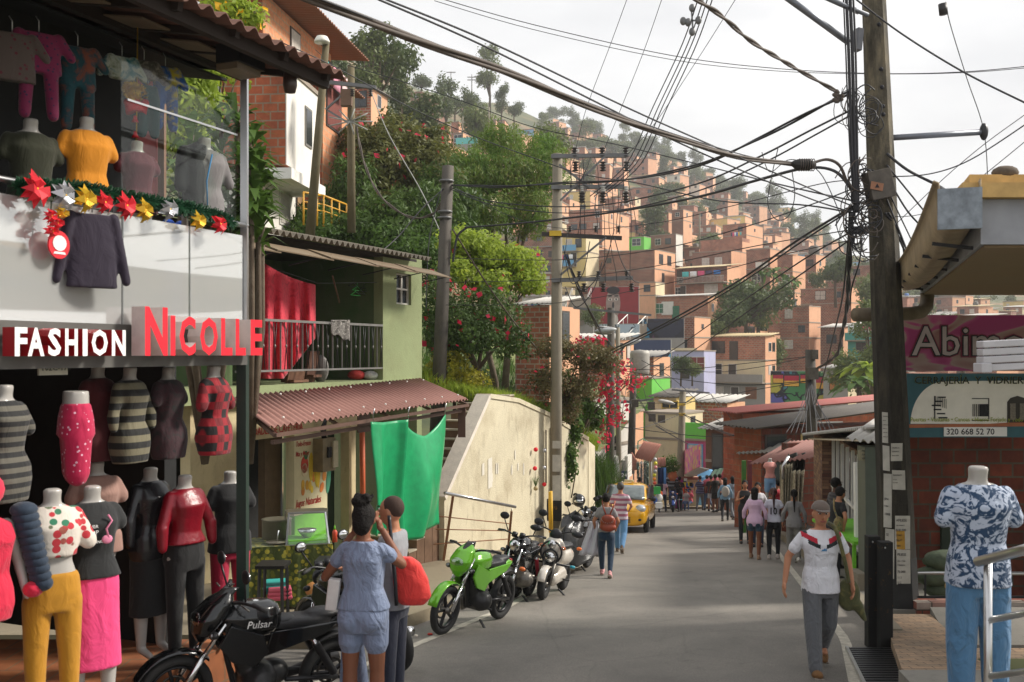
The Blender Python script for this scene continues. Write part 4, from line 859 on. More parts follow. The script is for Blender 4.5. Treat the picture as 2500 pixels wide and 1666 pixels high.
hg=thing('hanging_decoration','string of small red poinsettias hanging below the garland left of the hoodie','decoration',SP(120,560,-.12))
m=MB();m.tube([SP(125,490,-.12),SP(122,600,-.12)],.004,GNEE,5);m.build('string',hg,True)
for x,y,k in[(112,528,0),(140,522,2),(115,566,0),(128,546,0)]:bloom(hg,SP(x,y,-.13),.055,FC[k])
o=thing('christmas_ornament','round red and white christmas ornament plaque hanging under the garland','ornament',SP(145,598,-.13));c=SP(145,598,-.13)
m=MB();m.plate([(.085*math.cos(t*.3307),.09*math.sin(t*.3307))for t in range(19)],c,SU,Z,.012,FC[0]);m.build('plaque',o,True)
m=MB();m.plate([(.055*math.cos(t*.45),.05*math.sin(t*.45))for t in range(14)],c+SN*.004+Z*.01,SU,Z,.003,WF);m.plate([(-.05,-.06),(.05,-.06),(.04,-.045),(-.04,-.045)],c+SN*.004,SU,Z,.003,WF);m.build('painted_patch',o,True)
o=thing('christmas_bells','red foil bells hanging on a gold bead chain from the eave','ornament',SP(333,250,.3));m=MB();m.tube([SP(336,60,.3),SP(333,350,.3)],.005,FC[2],6);m.build('chain',o,True)
m=MB()
for q in(-1,0,1):c=SP(333+q*14,262,.3);m.lathe([(.0,.07),(.025,.06),(.035,.02),(.06,-.03)],c,FC[0],10,rot(y=q*.6))
for y in(292,330):m.lathe([(.0,.03),(.012,.025),(.016,0),(.028,-.02)],SP(330,y,.3),FC[0],8)
m.build('bell',o,True)
o=thing('gold_tinsel','gold tinsel wreath above the red foil bells','ornament',SP(330,235,.3));V=[]
for i in range(900):
 a=random.random()*6.28;c=SP(330,225,.3)+SU*math.cos(a)*.09+Z*math.sin(a)*.04;d=Vector((random.gauss(0,1),random.gauss(0,1),random.gauss(0,1))).normalized();s_=d.orthogonal().normalized()*.003;e_=c+d*.04;V+=[c-s_,c+s_,e_+s_,e_-s_]
raw_quads('tinsel',np.array([tuple(v)for v in V]),FC[2],o)
o=thing('floodlight','black floodlight fixed under the eave above the steel post','lamp',SP(585,165,-.2));m=MB();c=SP(588,142,-.2);m.box(c,(.34,.22,.15),BLACKM,RS);m.box(c-Z*.1-SN*.02,(.3,.2,.05),M('lamp trim',rgb(110,96,78),.4),RS);m.beam(c,c+Z*.25,.04,.04,BLACKM);m.build('housing',o,True)
o=thing('eave_lamp','small dark drum lamp hanging under the corrugated eave','lamp',at(708,200,8.3));c=at(708,200,8.3);m=MB();m.lathe([(.03,.09),(.055,.07),(.06,-.03),(.045,-.09),(0,-.1)],c,M('lamp brown',rgb(58,42,36),.4),14);m.beam(c+Z*.08,c+Z*.2,.03,.03,BLACKM);m.box(c+Z*.16,(.16,.1,.06),BLACKM,RS);m.build('shade',o,True)
m=MB();c=at(345,300,9.3);m.box(c,(.30,.06,1.6),M('pink wall',rgb(226,120,124),.8));m.box(c+Vector((-.22,0,0)),(.14,.05,1.6),M('pale grey panel',rgb(170,176,168),.8));m.box(c+Vector((.2,-.02,0)),(.06,.06,1.6),M('frame wood',rgb(120,84,60),.6))
m.build('wall_panel',label='pink and pale grey wall panel seen through the upper floor of the shop',cat='wall')
def HP(px,py,d=0):return onl(px,py,-4.33,17,.448,d)
HU=Vector((.4088,.9126,0));HN=Vector((.9126,-.4088,0));RH=math.atan2(HU.y,HU.x)
def HQ(s,z,d=0):return Vector((-4.33,17,0))+HU*s-HN*d+Vector((0,0,z))
def hs(px):p=HP(px,862);return(p-Vector((-4.33,17,0))).dot(HU)
def hbox(m,s0,s1,z0,z1,d0,d1,mat):return m.box(HQ((s0+s1)/2,(z0+z1)/2,(d0+d1)/2),(abs(s1-s0),abs(d1-d0),abs(z1-z0)),mat,RH)
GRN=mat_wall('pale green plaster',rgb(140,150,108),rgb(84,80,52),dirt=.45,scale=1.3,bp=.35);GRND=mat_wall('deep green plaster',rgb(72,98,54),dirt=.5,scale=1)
s35,s30,s10=hs(935),hs(1030),hs(585)
gh=thing('green_house','pale green two floor house with dark open balcony and corrugated roof','house',HQ(3,-4,0))
m=MB();w0,w1=hs(968),hs(1004);zt,zb=1.62,.98;zt=(HY-668)/F*HP(985,0).y;zb=(HY-744)/F*HP(985,0).y
for a,b,z0,z1 in((s35,w0,-.62,2.1),(w1,s30,-.62,2.1),(w0,w1,-.62,zb),(w0,w1,zt,2.1)):hbox(m,a,b,z0,z1,0,.22,GRN)
m.build('front_wall',gh,True)
m=MB();hbox(m,s30-.22,s30,-4.6,2.1,.225,3.6,GRN);hbox(m,s30-.22,s30-.002,-4.6,-.63,.002,.22,GRN);m.build('end_wall',gh,True)
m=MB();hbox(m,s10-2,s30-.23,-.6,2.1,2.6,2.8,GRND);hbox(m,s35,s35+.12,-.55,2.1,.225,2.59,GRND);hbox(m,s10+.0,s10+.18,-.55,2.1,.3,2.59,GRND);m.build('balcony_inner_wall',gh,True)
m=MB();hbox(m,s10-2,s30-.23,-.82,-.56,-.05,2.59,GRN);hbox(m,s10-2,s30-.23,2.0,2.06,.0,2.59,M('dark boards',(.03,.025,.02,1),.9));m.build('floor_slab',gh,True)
wn=MB();hbox(wn,w0,w1,zb,zt,.12,.16,WD);wn.build('window',gh,True);wn=MB()
for q in(w0+.02,(w0*.45+w1*.55),w1-.02):hbox(wn,q-.02,q+.02,zb,zt,.07,.11,FRM)
for q in(zb+.02,(zb+zt)/2,zt-.02):hbox(wn,w0,w1,q-.018,q+.018,.068,.108,FRM)
wn.build('window_frame',gh,True)
FIB=mat_wall('old fibre cement sheet',rgb(104,96,84),(.03,.03,.025,1),dirt=.7,bp=.3)
m=MB();a,b=HQ(s10-2,2.03,-.5),HQ(hs(1058)-1.0,2.03,-.5);corr(m,a,b,b-HN*3.6+Z*.7,a-HN*3.6+Z*.7,FIB,.177,.045,.014);m.build('roof',gh,True)
m=MB();TINB=mat_wall('bent brown tin',rgb(118,100,78),dirt=.6,bp=.2)
for i in range(5):
 a_,b_=s10-1.6+i*1.5,s10-.1+i*1.5+.1;z_=1.83+random.uniform(-.02,.02)
 m.add([HQ(a_,z_,-.35),HQ(b_,z_-.02,-.35),HQ(b_,z_-.2,-.85),HQ(a_,z_-.17,-.85)],[(0,1,2,3)],TINB)
m.build('tin_canopy',gh,True,solid=.02)
for i in range(6):q=s10+i*1.2;m=MB();m.beam(HQ(q,1.55,-.1),HQ(q+.1,1.68,-.75),.02,.02,BLACKM);m.build('canopy_bracket',gh,True)
m=MB();m.beam(HQ(hs(790),1.45,-.2),HQ(hs(860),1.0,.3),.025,.025,WOOD);m.build('prop_stick',gh,True)
rl=thing('balcony_railing','grey iron balcony railing with twisted bars on the green house','railing',HQ(2,-.5,0));sL,sR=s10-.1,s35-.05
m=MB();hbox(m,sL,sR,.545,.59,-.03,.02,GREYM);m.build('top_rail',rl,True);m=MB();hbox(m,sL,sR,-.33,-.295,-.025,.015,GREYM);m.build('bottom_rail',rl,True)
for i in range(29):
 q=sL+.08+i*(sR-sL-.1)/28;m=MB()
 if i%2:m.beam(HQ(q,-.3,0),HQ(q,.55,0),.025,.025,GREYM)
 else:
  m.tube([HQ(q-.05,-.3,0),HQ(q,.12,0),HQ(q+.05,.55,0)],.008,BLACKM,5);m.tube([HQ(q+.05,-.3,0),HQ(q,.12,0),HQ(q-.05,.55,0)],.008,BLACKM,5);m.ell(HQ(q,.12,0),(.022,.022,.035),GREYM,6,4)
 m.build('baluster',rl,True)
BED=mat_cloth('crimson woven bedspread',rgb(186,30,52),rgb(214,52,72),'mottle',5,rgb(170,24,46),wr=.5)
def bed(u,v):
 px=628+u*142;top=632+u*62+10*math.sin(u*3);bot=925 if u<.45 else 925-(u-.45)*180
 if u<.12:top-=0
 p=HP(px,top+(bot-top)*v,-.0+.09*math.sin(u*26)*(.3+v)+.05*math.sin(u*11+1)+.15);return p
m=MB();m.grid(bed,60,24,BED);m.build('bedspread',None,label='crimson fringed bedspread hung to dry across the dark balcony',cat='bedspread',solid=.01)
m=MB();m.tube([HP(620,640,.15),HP(775,692,.15),HP(930,690,.15)],.006,CABLE,5);m.build('clothes_line',None,label='thin clothes line strung across the green house balcony',cat='line')
GC=mat_cloth('grey patterned rag',rgb(120,116,110),rgb(70,66,62),'mottle',24,rgb(170,166,158))
m=MB();m.grid(lambda u,v:HP(808+u*46,785+v*(28+22*u)*1.0+4*math.sin(u*12),-.05-.02*math.sin(u*14+v*3)),14,8,GC);m.grid(lambda u,v:HP(808+u*46,785-3*math.sin(v*3.1)+0*u,-.05+v*.1),14,6,GC)
m.build('rag',None,label='grey patterned cloth thrown over the balcony rail',cat='cloth',solid=.01)
for i,(x,y)in enumerate([(862,690),(872,700),(880,708),(868,712),(888,702)]):
 p=HP(x,y,.4);m=MB();gm=M('green plastic',rgb(40,170,60),.4)if i%2 else M('dark plastic',rgb(30,34,32),.4)
 m.tube([p+HU*-.18-Z*.08,p,p+HU*.18-Z*.08,p+HU*-.18-Z*.08],.008,gm,5);m.tube([p,p+Z*.05,p+Z*.08+HU*.03],.005,gm,5)
 m.build('clothes_hanger',None,label='plastic clothes hangers bunched on the balcony line',cat='hanger',group='hangers on the balcony line')
for i,(x,w_,h_,mt,lb)in enumerate([(720,.5,.22,'brown carton','flattened brown cartons on the balcony floor'),(782,.25,.5,'grey sack','grey laundry sack behind the balcony bars'),(870,.4,.2,'red yellow sack','red printed sack on the balcony floor'),(905,.35,.18,'white bag','white plastic bag at the right end of the balcony floor'),(760,.3,.6,'brown chair','brown folded chair behind the balcony bars'),(912,.5,.9,'torn board','torn brown board leaning at the balcony end')]):
 c=HP(x,862,.3+.1*(i%3));c.z=-.56+h_/2;col=dict(zip(['brown carton','grey sack','red yellow sack','white bag','brown chair','torn board'],[rgb(112,78,58),rgb(120,116,112),rgb(168,44,40),rgb(206,204,200),rgb(96,64,48),rgb(104,86,68)]))[mt]
 m=MB();m.ell(c,(w_/2,.18,h_/2*1.1),M(mt,col,.8,var=.3,scale=12,bp=.5),12,8,rotz(RH))if 'sack' in mt or 'bag' in mt else(m.box(c,(w_,.06,h_),M(mt,col,.8,var=.3),rot(x=.2,z=RH)),m.box(c-Z*h_*.3,(w_*.9,.3,.05),M(mt,col,.8),RH))
 m.build(mt.split()[-1],None,label=lb,cat='clutter')
CRM=mat_wall('cream painted wall',rgb(206,190,150),rgb(90,70,50),dirt=.5,scale=1.5);LIME=M('lime green paint',rgb(112,186,44),.7,var=.1)
js=thing('juice_shop','cream walled ground floor juice shop front under the brown awning','shop',HQ(2,-4,.1));zg=-4.4
m=MB();hbox(m,s10-1,hs(905),-1.5,-.83,.15,.35,CRM);m.build('lintel',js,True)
m=MB();hbox(m,s10-1,hs(604),zg,-1.5,.15,.35,CRM);hbox(m,hs(735),hs(815),-2.98,-1.5,.15,.34,M('panel cream',rgb(214,204,166),.8,var=.05));hbox(m,hs(868),hs(884),zg,-1.5,.15,.35,CRM);m.build('pillar',js,True)
m=MB();hbox(m,hs(735)-.001,hs(815)+.001,zg,-2.985,.14,.35,LIME);m.build('lime_base',js,True)
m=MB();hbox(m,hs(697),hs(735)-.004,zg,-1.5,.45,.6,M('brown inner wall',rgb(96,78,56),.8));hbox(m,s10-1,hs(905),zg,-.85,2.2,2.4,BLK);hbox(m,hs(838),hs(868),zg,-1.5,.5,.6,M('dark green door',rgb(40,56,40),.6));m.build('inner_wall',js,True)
m=MB();hbox(m,hs(590),hs(602),-3.4,-2.0,.13,.149,M('yellow poster',rgb(206,204,40),.7));m.build('poster',js,True)
m=MB();text_mb(m,'VARIEDADES DE CAFETERIA',HQ(hs(600),-1.42,.14),HU,Z,.19,M('red sign paint',rgb(176,44,40),.7),.004,.01,stretch=.75);m.build('lettering',js,True)
RP=M('red sign paint',rgb(176,44,40),.7)
m=MB();p=HQ(hs(738),0,.145)
for tx,z,sz in(('Todo-Fresco',-1.72,.14),('Mas y Mejor',-1.9,.13),('Jugos Naturales',-2.83,.2)):text_mb(m,tx,p+Z*z,HU,Z,sz,RP,.004,.004,stretch=.62,shear=.3)
text_mb(m,'TA DE',HQ(hs(591),-2.2,.125),HU,Z,.1,RP,.003,stretch=.8);text_mb(m,'RES',HQ(hs(591),-2.45,.125),HU,Z,.1,RP,.003,stretch=.8);m.build('lettering',js,True)
def fruit(x,y,a,b,col,r=0):
 n=16;m=MB();c=HP(x,y,.142);m.plate([((a*math.cos(t*.3927))*math.cos(r)-(b*math.sin(t*.3927))*math.sin(r),(a*math.cos(t*.3927))*math.sin(r)+(b*math.sin(t*.3927))*math.cos(r))for t in range(n)],c,HU,Z,.004,M('fruit paint %d%d%d'%col,rgb(*col),.7,var=.1));m.build('painted_fruit',js,True)
for f in[(744,1135,.11,.16,(196,70,50)),(744,1148,.09,.13,(222,206,170)),(747,1112,.06,.08,(40,110,70)),(760,1140,.075,.27,(222,190,60)),(768,1162,.06,.12,(226,140,60),-.3),(740,1185,.05,.1,(220,170,50)),(750,1185,.05,.09,(216,160,50)),(757,1186,.05,.09,(222,180,60)),(774,1160,.035,.22,(226,196,40),.12),(779,1164,.035,.22,(230,190,50),-.1),(770,1166,.03,.2,(210,180,40),.25),(792,1162,.06,.1,(230,150,70)),(786,1190,.06,.1,(226,130,60),-.4),(802,1172,.07,.26,(70,140,110),-.15),(762,1195,.04,.07,(230,200,60)),(740,1200,.05,.08,(214,130,50))]:fruit(*f)
o=thing('electric_meter','cream electric meter box with cables on the painted pillar','meter',HP(795,1110,.05));c=HP(792,1110,.03);m=MB();m.box(c,(.42,.22,.62),M('meter box',rgb(126,112,84),.6,var=.2),RH);m.box(c+HN*.12+HU*.16,(.16,.06,.5),M('meter face',rgb(188,178,150),.5),RH);m.box(c+HN*.13-HU*.02+Z*.05,(.12,.03,.2),WD,RH);m.build('box',o,True)
m=MB()
for k in range(4):m.tube([c+Z*.3+HU*(k*.04-.06),c+Z*.5+HU*(k*.05-.12),c+Z*.68+HU*(k*.02+.02)],.014,CABLE,6)
m.build('cable',o,True)
m=MB();m.tube([HP(884,1040,-.05),HP(886,1262,-.05)],.055,M('orange red pipe',rgb(208,104,66),.6,var=.15),10);m.build('downpipe',None,label='orange drain pipe standing left of the green curtain',cat='pipe')
o=thing('small_sign','brown board reading natura above the green curtain','sign',HP(888,1034,-.3));m=MB();c=HP(888,1034,-.3);m.box(c,(.42,.03,.34),M('brown board',rgb(92,66,56),.6),RH);m.build('board',o,True);m=MB();text_mb(m,'natura',c-HU*.19-Z*.1+HN*.018,HU,Z,.15,M('black paint',(.01,.01,.01,1),.7),.003);m.build('lettering',o,True)
AWN=mat_wall('rosy brown corrugated awning',rgb(150,108,98),rgb(70,44,38),dirt=.35,bp=.1,scale=1.2)
a0,a1,a2,a3=at(672,1040,12.6),at(1143,974,18.6),at(1028,924,21.3),at(575,968,15.6)
o=thing('awning','rosy brown corrugated awning in front of the green house','awning',a0.lerp(a2,.5)-Z*.5)
m=MB();corr(m,a0-(a1-a0)*.02,a1,a2,a3-(a2-a3)*.02,AWN,.145,.022);m.build('corrugated_sheet',o,True)
m=MB();BRN=M('brown steel tube',rgb(92,66,54),.6,var=.15);fd=Z*-.12
m.beam(a0+fd,a1+fd,.04,.05,BRN);m.beam(a0.lerp(a3,.06)+fd*2,a1.lerp(a2,.06)+fd*2,.05,.05,BRN);m.beam(a0+fd,a3+fd,.04,.05,BRN);m.beam(a1+fd,a2+fd,.04,.05,BRN)
for t in(.25,.5,.75):m.beam(a0.lerp(a1,t)+fd,a3.lerp(a2,t)+fd,.04,.04,BRN)
m.beam(a1+fd-Vector((.12,0,0)),a1+fd-Vector((.12,0,.6)),.14,.05,BRN);m.build('frame',o,True)
m=MB();
for t in np.linspace(.05,.97,9):m.ell(a0.lerp(a1,t).lerp(a3.lerp(a2,t),.12)+Z*.03,.018,WHITE,6,4);m.ell(a0.lerp(a1,t).lerp(a3.lerp(a2,t),.85)+Z*.03,.018,WHITE,6,4)
m.build('bolt',o,True)
CUR=M('green plastic sheet',rgb(34,152,96),.34,var=.14,spec=.35,bp=.25,bscale=3)
cl,crr=at(905,1030,14.8),at(1088,1012,17.3)
def cur(u,v):
 top=cl.lerp(crr,u);sag=.32*math.sin(math.pi*min(1,max(0,(u-.36)/.64)))**1.2*(1-v*.3)if u>.36 else.03*math.sin(u*8)
 lo=at(905+u*178,1322-u*u*50+(8 if u>.3 else-14),14.8+2.5*u);p=top.lerp(lo,v);p.z-=sag*(1-v);
 d=.13*math.sin(u*22+.8*v)*(v*.4+.2)*(1.3-u)+.16*math.sin(u*9+v*3)*v*.8+.22*math.sin(math.pi*max(0,u-.36)/.64)*(1-v)*v*2+.06*math.exp(-((u-.36)/.03)**2)*2
 return p+Vector((.9,-.4,0))*d
m=MB();m.grid(cur,70,36,CUR);m.build('green_curtain',None,label='glossy green plastic sheet hanging from the awning frame',cat='curtain',solid=.006)
for u in(.02,.36,.99):
 m=MB();p=cur(u,0);m.tube([p,p+Vector((0,0,.12)),p+Vector((.02,0,.2))],.008,STEEL,5)
 m.build('curtain_hook',None,label='steel hooks that carry the green plastic sheet',cat='hook',group='curtain hooks')
tb=thing('food_stall_table','low stall table under a long green and yellow cloth','table',(-3.2,13.5,gz(13.5)+.16));TZ=-2.58
tp=[at(600,1325,13.9),at(790,1325,13.3)]
GC2=mat_cloth('green gold brocade',rgb(60,70,16),rgb(96,100,24),'flowers',14,rgb(150,140,40),wr=.6)
m=MB();c=Vector((-3.05,13.55,TZ));m.box(c,(1.15,.7,.04),GC2,.25)
def skirt(u,v):
 P4=[Vector((-.58,.35,0)),Vector((-.58,-.36,0)),Vector((.58,-.36,0)),Vector((.58,.35,0))];k=min(2,int(u*3));p=P4[k].lerp(P4[k+1],u*3-k);n_=Vector((p.x,p.y*1.6,0)).normalized()
 return c+rotz(.25)@(p+n_*(.03*math.sin(u*110)*v+.03*v))-Z*(.78*v)
m.grid(skirt,150,6,GC2);m.build('tablecloth',tb,True)
gc=thing('glass_food_case','small glass food case with chrome frame on the stall table','display case',at(720,1325,13.5));cc=Vector((-2.78,13.5,TZ+.02));rz=rotz(.25)
m=MB();P8={}
pts8=dict(a=(-.28,-.22,0),b=(.28,-.22,0),c=(.28,.22,0),d=(-.28,.22,0),e=(-.24,-.05,.4),f=(.24,-.05,.4),g=(.28,.22,.4),h=(-.28,.22,.4));G={k:cc+rz@Vector(v)for k,v in pts8.items()}
for q in('ab','bc','cd','da','ef','fg','gh','he','ae','bf','cg','dh'):m.beam(G[q[0]],G[q[1]],.022,.022,STEEL)
m.build('frame',gc,True);m=MB();GP=mat_glass('case glass',.12)
for q in('abfe','bcgf','adhe'):m.quad([G[k]for k in q],GP)
m.build('glass',gc,True);m=MB();m.box(cc+Z*.03,(.5,.4,.06),LIME,rz);m.build('tray',gc,True)
m=MB();m.box(cc+Z*.41+rz@Vector((0,.1,0)),(.5,.3,.01),STEEL,rz);m.build('lid',gc,True)
o=thing('cooking_pot','large dull cooking pot behind the glass food case','pot',(-3.25,13.75,TZ));m=MB();m.lathe([(.19,0),(.2,.02),(.2,.26),(.21,.27),(.18,.27)],(-3.25,13.75,TZ+.02),M('pot metal',rgb(120,116,100),.5,.5),18);m.build('body',o,True)
o=thing('bowl','steel bowl inside the glass food case','bowl',cc);m=MB();m.lathe([(.05,.06),(.1,.12),(.13,.17)],cc,STEEL,14);m.build('body',o,True)
o=thing('plate','plate with a spoon at the left of the stall table','plate',c);m=MB();m.lathe([(.0,.03),(.1,.03),(.15,.05)],c+Vector((-.1,-.2,0)),M('plate',rgb(150,140,120),.4),18);m.tube([c+Vector((-.1,-.2,.04)),c+Vector((-.08,-.2,.2))],.01,STEEL,5);m.build('dish',o,True)
o=thing('sauce_bottle','red sauce bottle with green cap beside the glass case','bottle',cc+Vector((.35,0,0)));m=MB();m.lathe([(.035,0),(.035,.14),(.015,.17)],cc+Vector((.38,-.02,0)),M('sauce red',rgb(196,70,40),.4),10);m.lathe([(.018,.17),(.004,.23)],cc+Vector((.38,-.02,0)),LIME,8);m.build('body',o,True)
for i,(x,Y)in enumerate([(-2.95,12.3),(-2.35,12.9)]):
 o=thing('bar_stool',['black stool at the left in front of the stall','black stool at the right corner of the stall table'][i],'stool',(x,Y,gz(Y)+.16));m=MB();m.box((0,0,.68),(.36,.36,.04),BLACKM);m.build('seat',o)
 for q in((-.15,-.15),(.15,-.15),(.15,.15),(-.15,.15)):m=MB();m.beam((q[0],q[1],0),(q[0]*.9,q[1]*.9,.66),.03,.03,BLACKM);m.build('leg',o)
for i,(px,py,Y,col,nm,lb)in enumerate([(672,1430,12.6,rgb(60,170,160),'crate','turquoise plastic crate on the ground under the stall'),(683,1447,12.5,rgb(206,90,110),'crate','pink plastic crate in front of the turquoise one'),(768,1440,12.4,rgb(190,130,70),'melon','orange brown melon lying by the stall cloth')]):
 c=at(px,py,Y);m=MB();mt=M('stall item %d'%i,col,.5,var=.1)
 if nm=='melon':m.ell(c,(.12,.11,.1),mt,12,8)
 else:
  for q in range(3):m.box(c+Z*(q*.05-.05),(.3-.01*q,.2,.035),mt,.3)
  m.box(c-Z*.02,(.27,.17,.13),mt,.3)
 m.build(nm,None,label=lb,cat=nm,bevel=.01 if nm=='crate' else 0)
def wx(Y,d=0):return.42*Y-9.73-d*1.085
st=thing('outdoor_stairs','brown concrete steps with pale nosings climbing behind the white parapet','stairs',(wx(20,.7),20,-4))
m,m2=MB(),MB()
for i in range(17):
 Y=18.9+i*.3;z=-3.97+i*.185;c=Vector((wx(Y,.72),Y,z));m.box(c-Z*.6,(1.2,.31,1.2),M('brown riser',rgb(110,84,64),.9,var=.2),-math.atan(.42));m2.box(c+Z*.012-Vector((0,.01,0)),(1.22,.32,.03),M('pale nosing',rgb(176,166,146),.9,var=.15),-math.atan(.42))
m.build('riser',st,True);m2.build('tread',st,True)
YW=mat_wall('yellowish rough retaining wall',rgb(208,198,170),rgb(112,98,74),dirt=.8,scale=1.1,bp=.6)
rw=thing('retaining_wall','long cream yellow retaining wall with sloping white topped parapet','wall',(wx(24),24,-4.8))
WU,WN=Vector((.3872,.922,0)),Vector((.922,-.3872,0));O=Vector((wx(20),20,0));sY=lambda Y:(Y-20)/.922
top=[(sY(19.94),-2.94),(sY(21.98),-.98),(sY(23.5),-1.15),(sY(25.4),-1.6),(sY(28.3),-2.48)]
m=MB();m.plate([(sY(19.94),-4.6),(sY(28.3),-5.6)]+top[::-1],O,WU,Z,.28,YW);m.build('wall',rw,True)
m=MB();
for a,b in zip(top,top[1:]):p,q=O+WU*a[0]+Z*(a[1]+.03)-WN*.14,O+WU*b[0]+Z*(b[1]+.03)-WN*.14;m.beam(p,q,.34,.1,M('white parapet paint',rgb(214,204,190),.85,var=.1,bp=.3)if a[0]<sY(21.9)else YW)
m.build('coping',rw,True)
m=MB();m.plate([(0,-.6),(1.6,-.6),(1.6,2.4),(0,2.7)],(wx(28.3)+.02,28.31,-5.2),(.196,.98,0),Z,.3,YW);m.build('far_wall',rw,True)
def wp(px,py,d=-.012):return onl(px,py,wx(20),20,.42,d)
for i,(x,y,w_,h_)in enumerate([(1180,1146,.12,.28),(1197,1155,.22,.68),(1212,1144,.06,.26),(1216,1144,.05,.26),(1250,1147,.06,.24),(1258,1110,.05,.24),(1265,1140,.06,.2),(1279,1145,.06,.3),(1425,1140,.05,.12),(1200,1168,.15,.2)]):
 m=MB();p=wp(x,y);m.plate([(-w_/2,-h_/2),(w_/2,-h_/2+.02),(w_/2-.01,h_/2),(-w_/2,h_/2-.03)],p,WU,Z,.006,M('paper white',rgb(216,210,196),.9,var=.05));m.build('paper_scrap',None,label='torn white poster strips pasted on the cream retaining wall',cat='paper',group='poster strips on the retaining wall')
for i,(x,y,c,lb)in enumerate([(1308,1098,0,'top left red bauble planter on the wall'),(1329,1100,1,'top right silver bauble planter on the wall'),(1306,1144,0,'middle left red bauble planter on the wall'),(1328,1142,1,'middle right silver bauble planter on the wall'),(1308,1193,2,'lowest left planter with a grass tuft on the wall'),(1329,1183,0,'lowest right dull red planter on the wall')]):
 p=wp(x,y,-.1);o=thing('wall_planter',lb,'planter',p,group='bauble planters on the wall');m=MB();m.ell(p,.055,[FC[0],FC[1],M('tan ball',rgb(160,140,96),.4)][c],10,8);m.build('ball',o,True)
 if c==2:grass('tuft',[tuple(p+Z*.04)]*40,.35,LF['mid'],None,None,None,.012,o)
m=MB();m.tube([wp(1345,1045,-.04),wp(1345,1290,-.04)],.03,M('thin grey pipe',rgb(120,108,90),.7),7);m.tube([wp(1333,1050,-.04),wp(1333,1180,-.04)],.02,M('thin grey pipe',rgb(120,108,90),.7),7);m.build('wall_pipe',None,label='pair of thin pipes running down the retaining wall by the pole',cat='pipe')
hr=thing('hand_railing','stainless topped handrail with brown posts beside the retaining wall','railing',(wx(21)+.8,20.4,gz(20.4)+.16))
BP=M('brown rail paint',rgb(128,84,50),.5,var=.1);pa,pb=at(1106,1212,18.9),at(1249,1249,20.6);qa,qb=at(1083,1369,18.9),at(1240,1345,20.6)
m=MB();m.tube([at(1086,1204,18.7),at(1258,1238,20.7)],.032,STEEL,10);m.build('top_rail',hr,True)
for a,b in((pa,qa),(pb,qb)):m=MB();m.beam(a,b,.05,.05,BP);m.tube([a,a+Z*.06],.012,STEEL,6);m.build('post',hr,True)
m=MB()
for t in(.35,.55,.78):m.tube([pa.lerp(qa,t)-(pb-pa)*.18,pb.lerp(qb,t*.9)],.012,BP,6)
m.build('side_bar',hr,True)
LB=mat_brick('large terracotta blocks',rgb(186,104,66),rgb(160,84,56),rgb(150,132,112),.42,.24,.022,.4);PB=mat_brick('sunlit terracotta blocks',rgb(216,150,108),rgb(204,136,96),rgb(180,158,132),.42,.24,.018,.15)  # PB is the LB terracotta with sunlight put into a lighter colour
WHP=mat_wall('white limewash',rgb(226,222,214),rgb(150,140,120),dirt=.25,bp=.2)
house('white house with rough brick left wall standing above the corrugated roofs',540,697,783,168,402,27,wall=LB,side=WHP,n=1,roof='flat',theta=.10,ext=0,depth=3.1,wins=[('s',.62,0,.5,1.0,M('grey window frame',rgb(120,118,112),.6),WD)],extras=lambda o,wf,wd,sh,H:MB().box((-.3,1.5,-.25),(1.0,3.2,.3),PLASTW).build('overhang',o))
house('white ground floor with barred window under the overhanging white house',560,640,752,410,575,27.6,wall=WHP,side=WHP,n=1,roof='flat',theta=.10,ext=5,depth=3.6,wins=[('s',.5,0,.8,.95,FRM,M('barred pane',rgb(176,170,160),.7)),('s',.88,0,.5,1.2,FRD,M('old wood shutter',rgb(150,118,80),.8)),S(.12,0,.35,.5)])
def lau(o,wf,wd,sh,H):
 for i,(q,cc_)in enumerate([(.55,rgb(70,160,150)),(.75,rgb(220,150,170)),(.9,rgb(226,200,200))]):
  m=MB();m.grid(lambda a,b:Vector((.75,wd*(q+.12*(a-.5)),H-1.-b*.7+.02*math.sin(a*9))),4,3,M('top laundry %d'%i,cc_,.9));m.build('laundry',o,solid=.01)
 m=MB();m.tube([(.75,wd*.4,H-.98),(.75,wd*1.1,H-.98)],.01,CABLE,4);m.build('line',o)
house('peach brick top storey with brown eaves and laundry above the white house',575,640,740,-20,168,29,wall=LB,side=PB,n=1,roof='tinside',rc='rust',theta=.14,ext=0,depth=6.2,over=1.1,wins=[('s',.42,0,.75,1.3,FRD,CURT),('s',.93,0,.8,1.3,FRD,DOOR)],extras=lau)
house('rust roofed balcony house with hanging flower strings right of the wooden pole',752,786,842,180,330,33,wall=LB,side=PB,n=1,roof='tinside',rc='rust',theta=.12,ext=3,over=.5,wins=[('s',.4,0,1.6,1.3,FRD,M('shade red',rgb(110,50,40),.8))])
house('plank house with red tin roof just above the flowering tree',850,905,945,215,262,75,wall=0,side='peach',n=1,roof='tinside',rc='grey')
house('three sided brick house on concrete stilts high on the left ridge',1002,1030,1088,224,272,235,wall=2,side=BR[2],n=2,roof='flat',ext=0,wins=[W(.5,1),S(.6,0,1.2,1.)],extras=lambda o,wf,wd,sh,H:[MB().beam((-.4,y,-4),(-.4,y,0),.3,.3,SLAB).build('stilt',o)for y in(.5,3.5,7)])
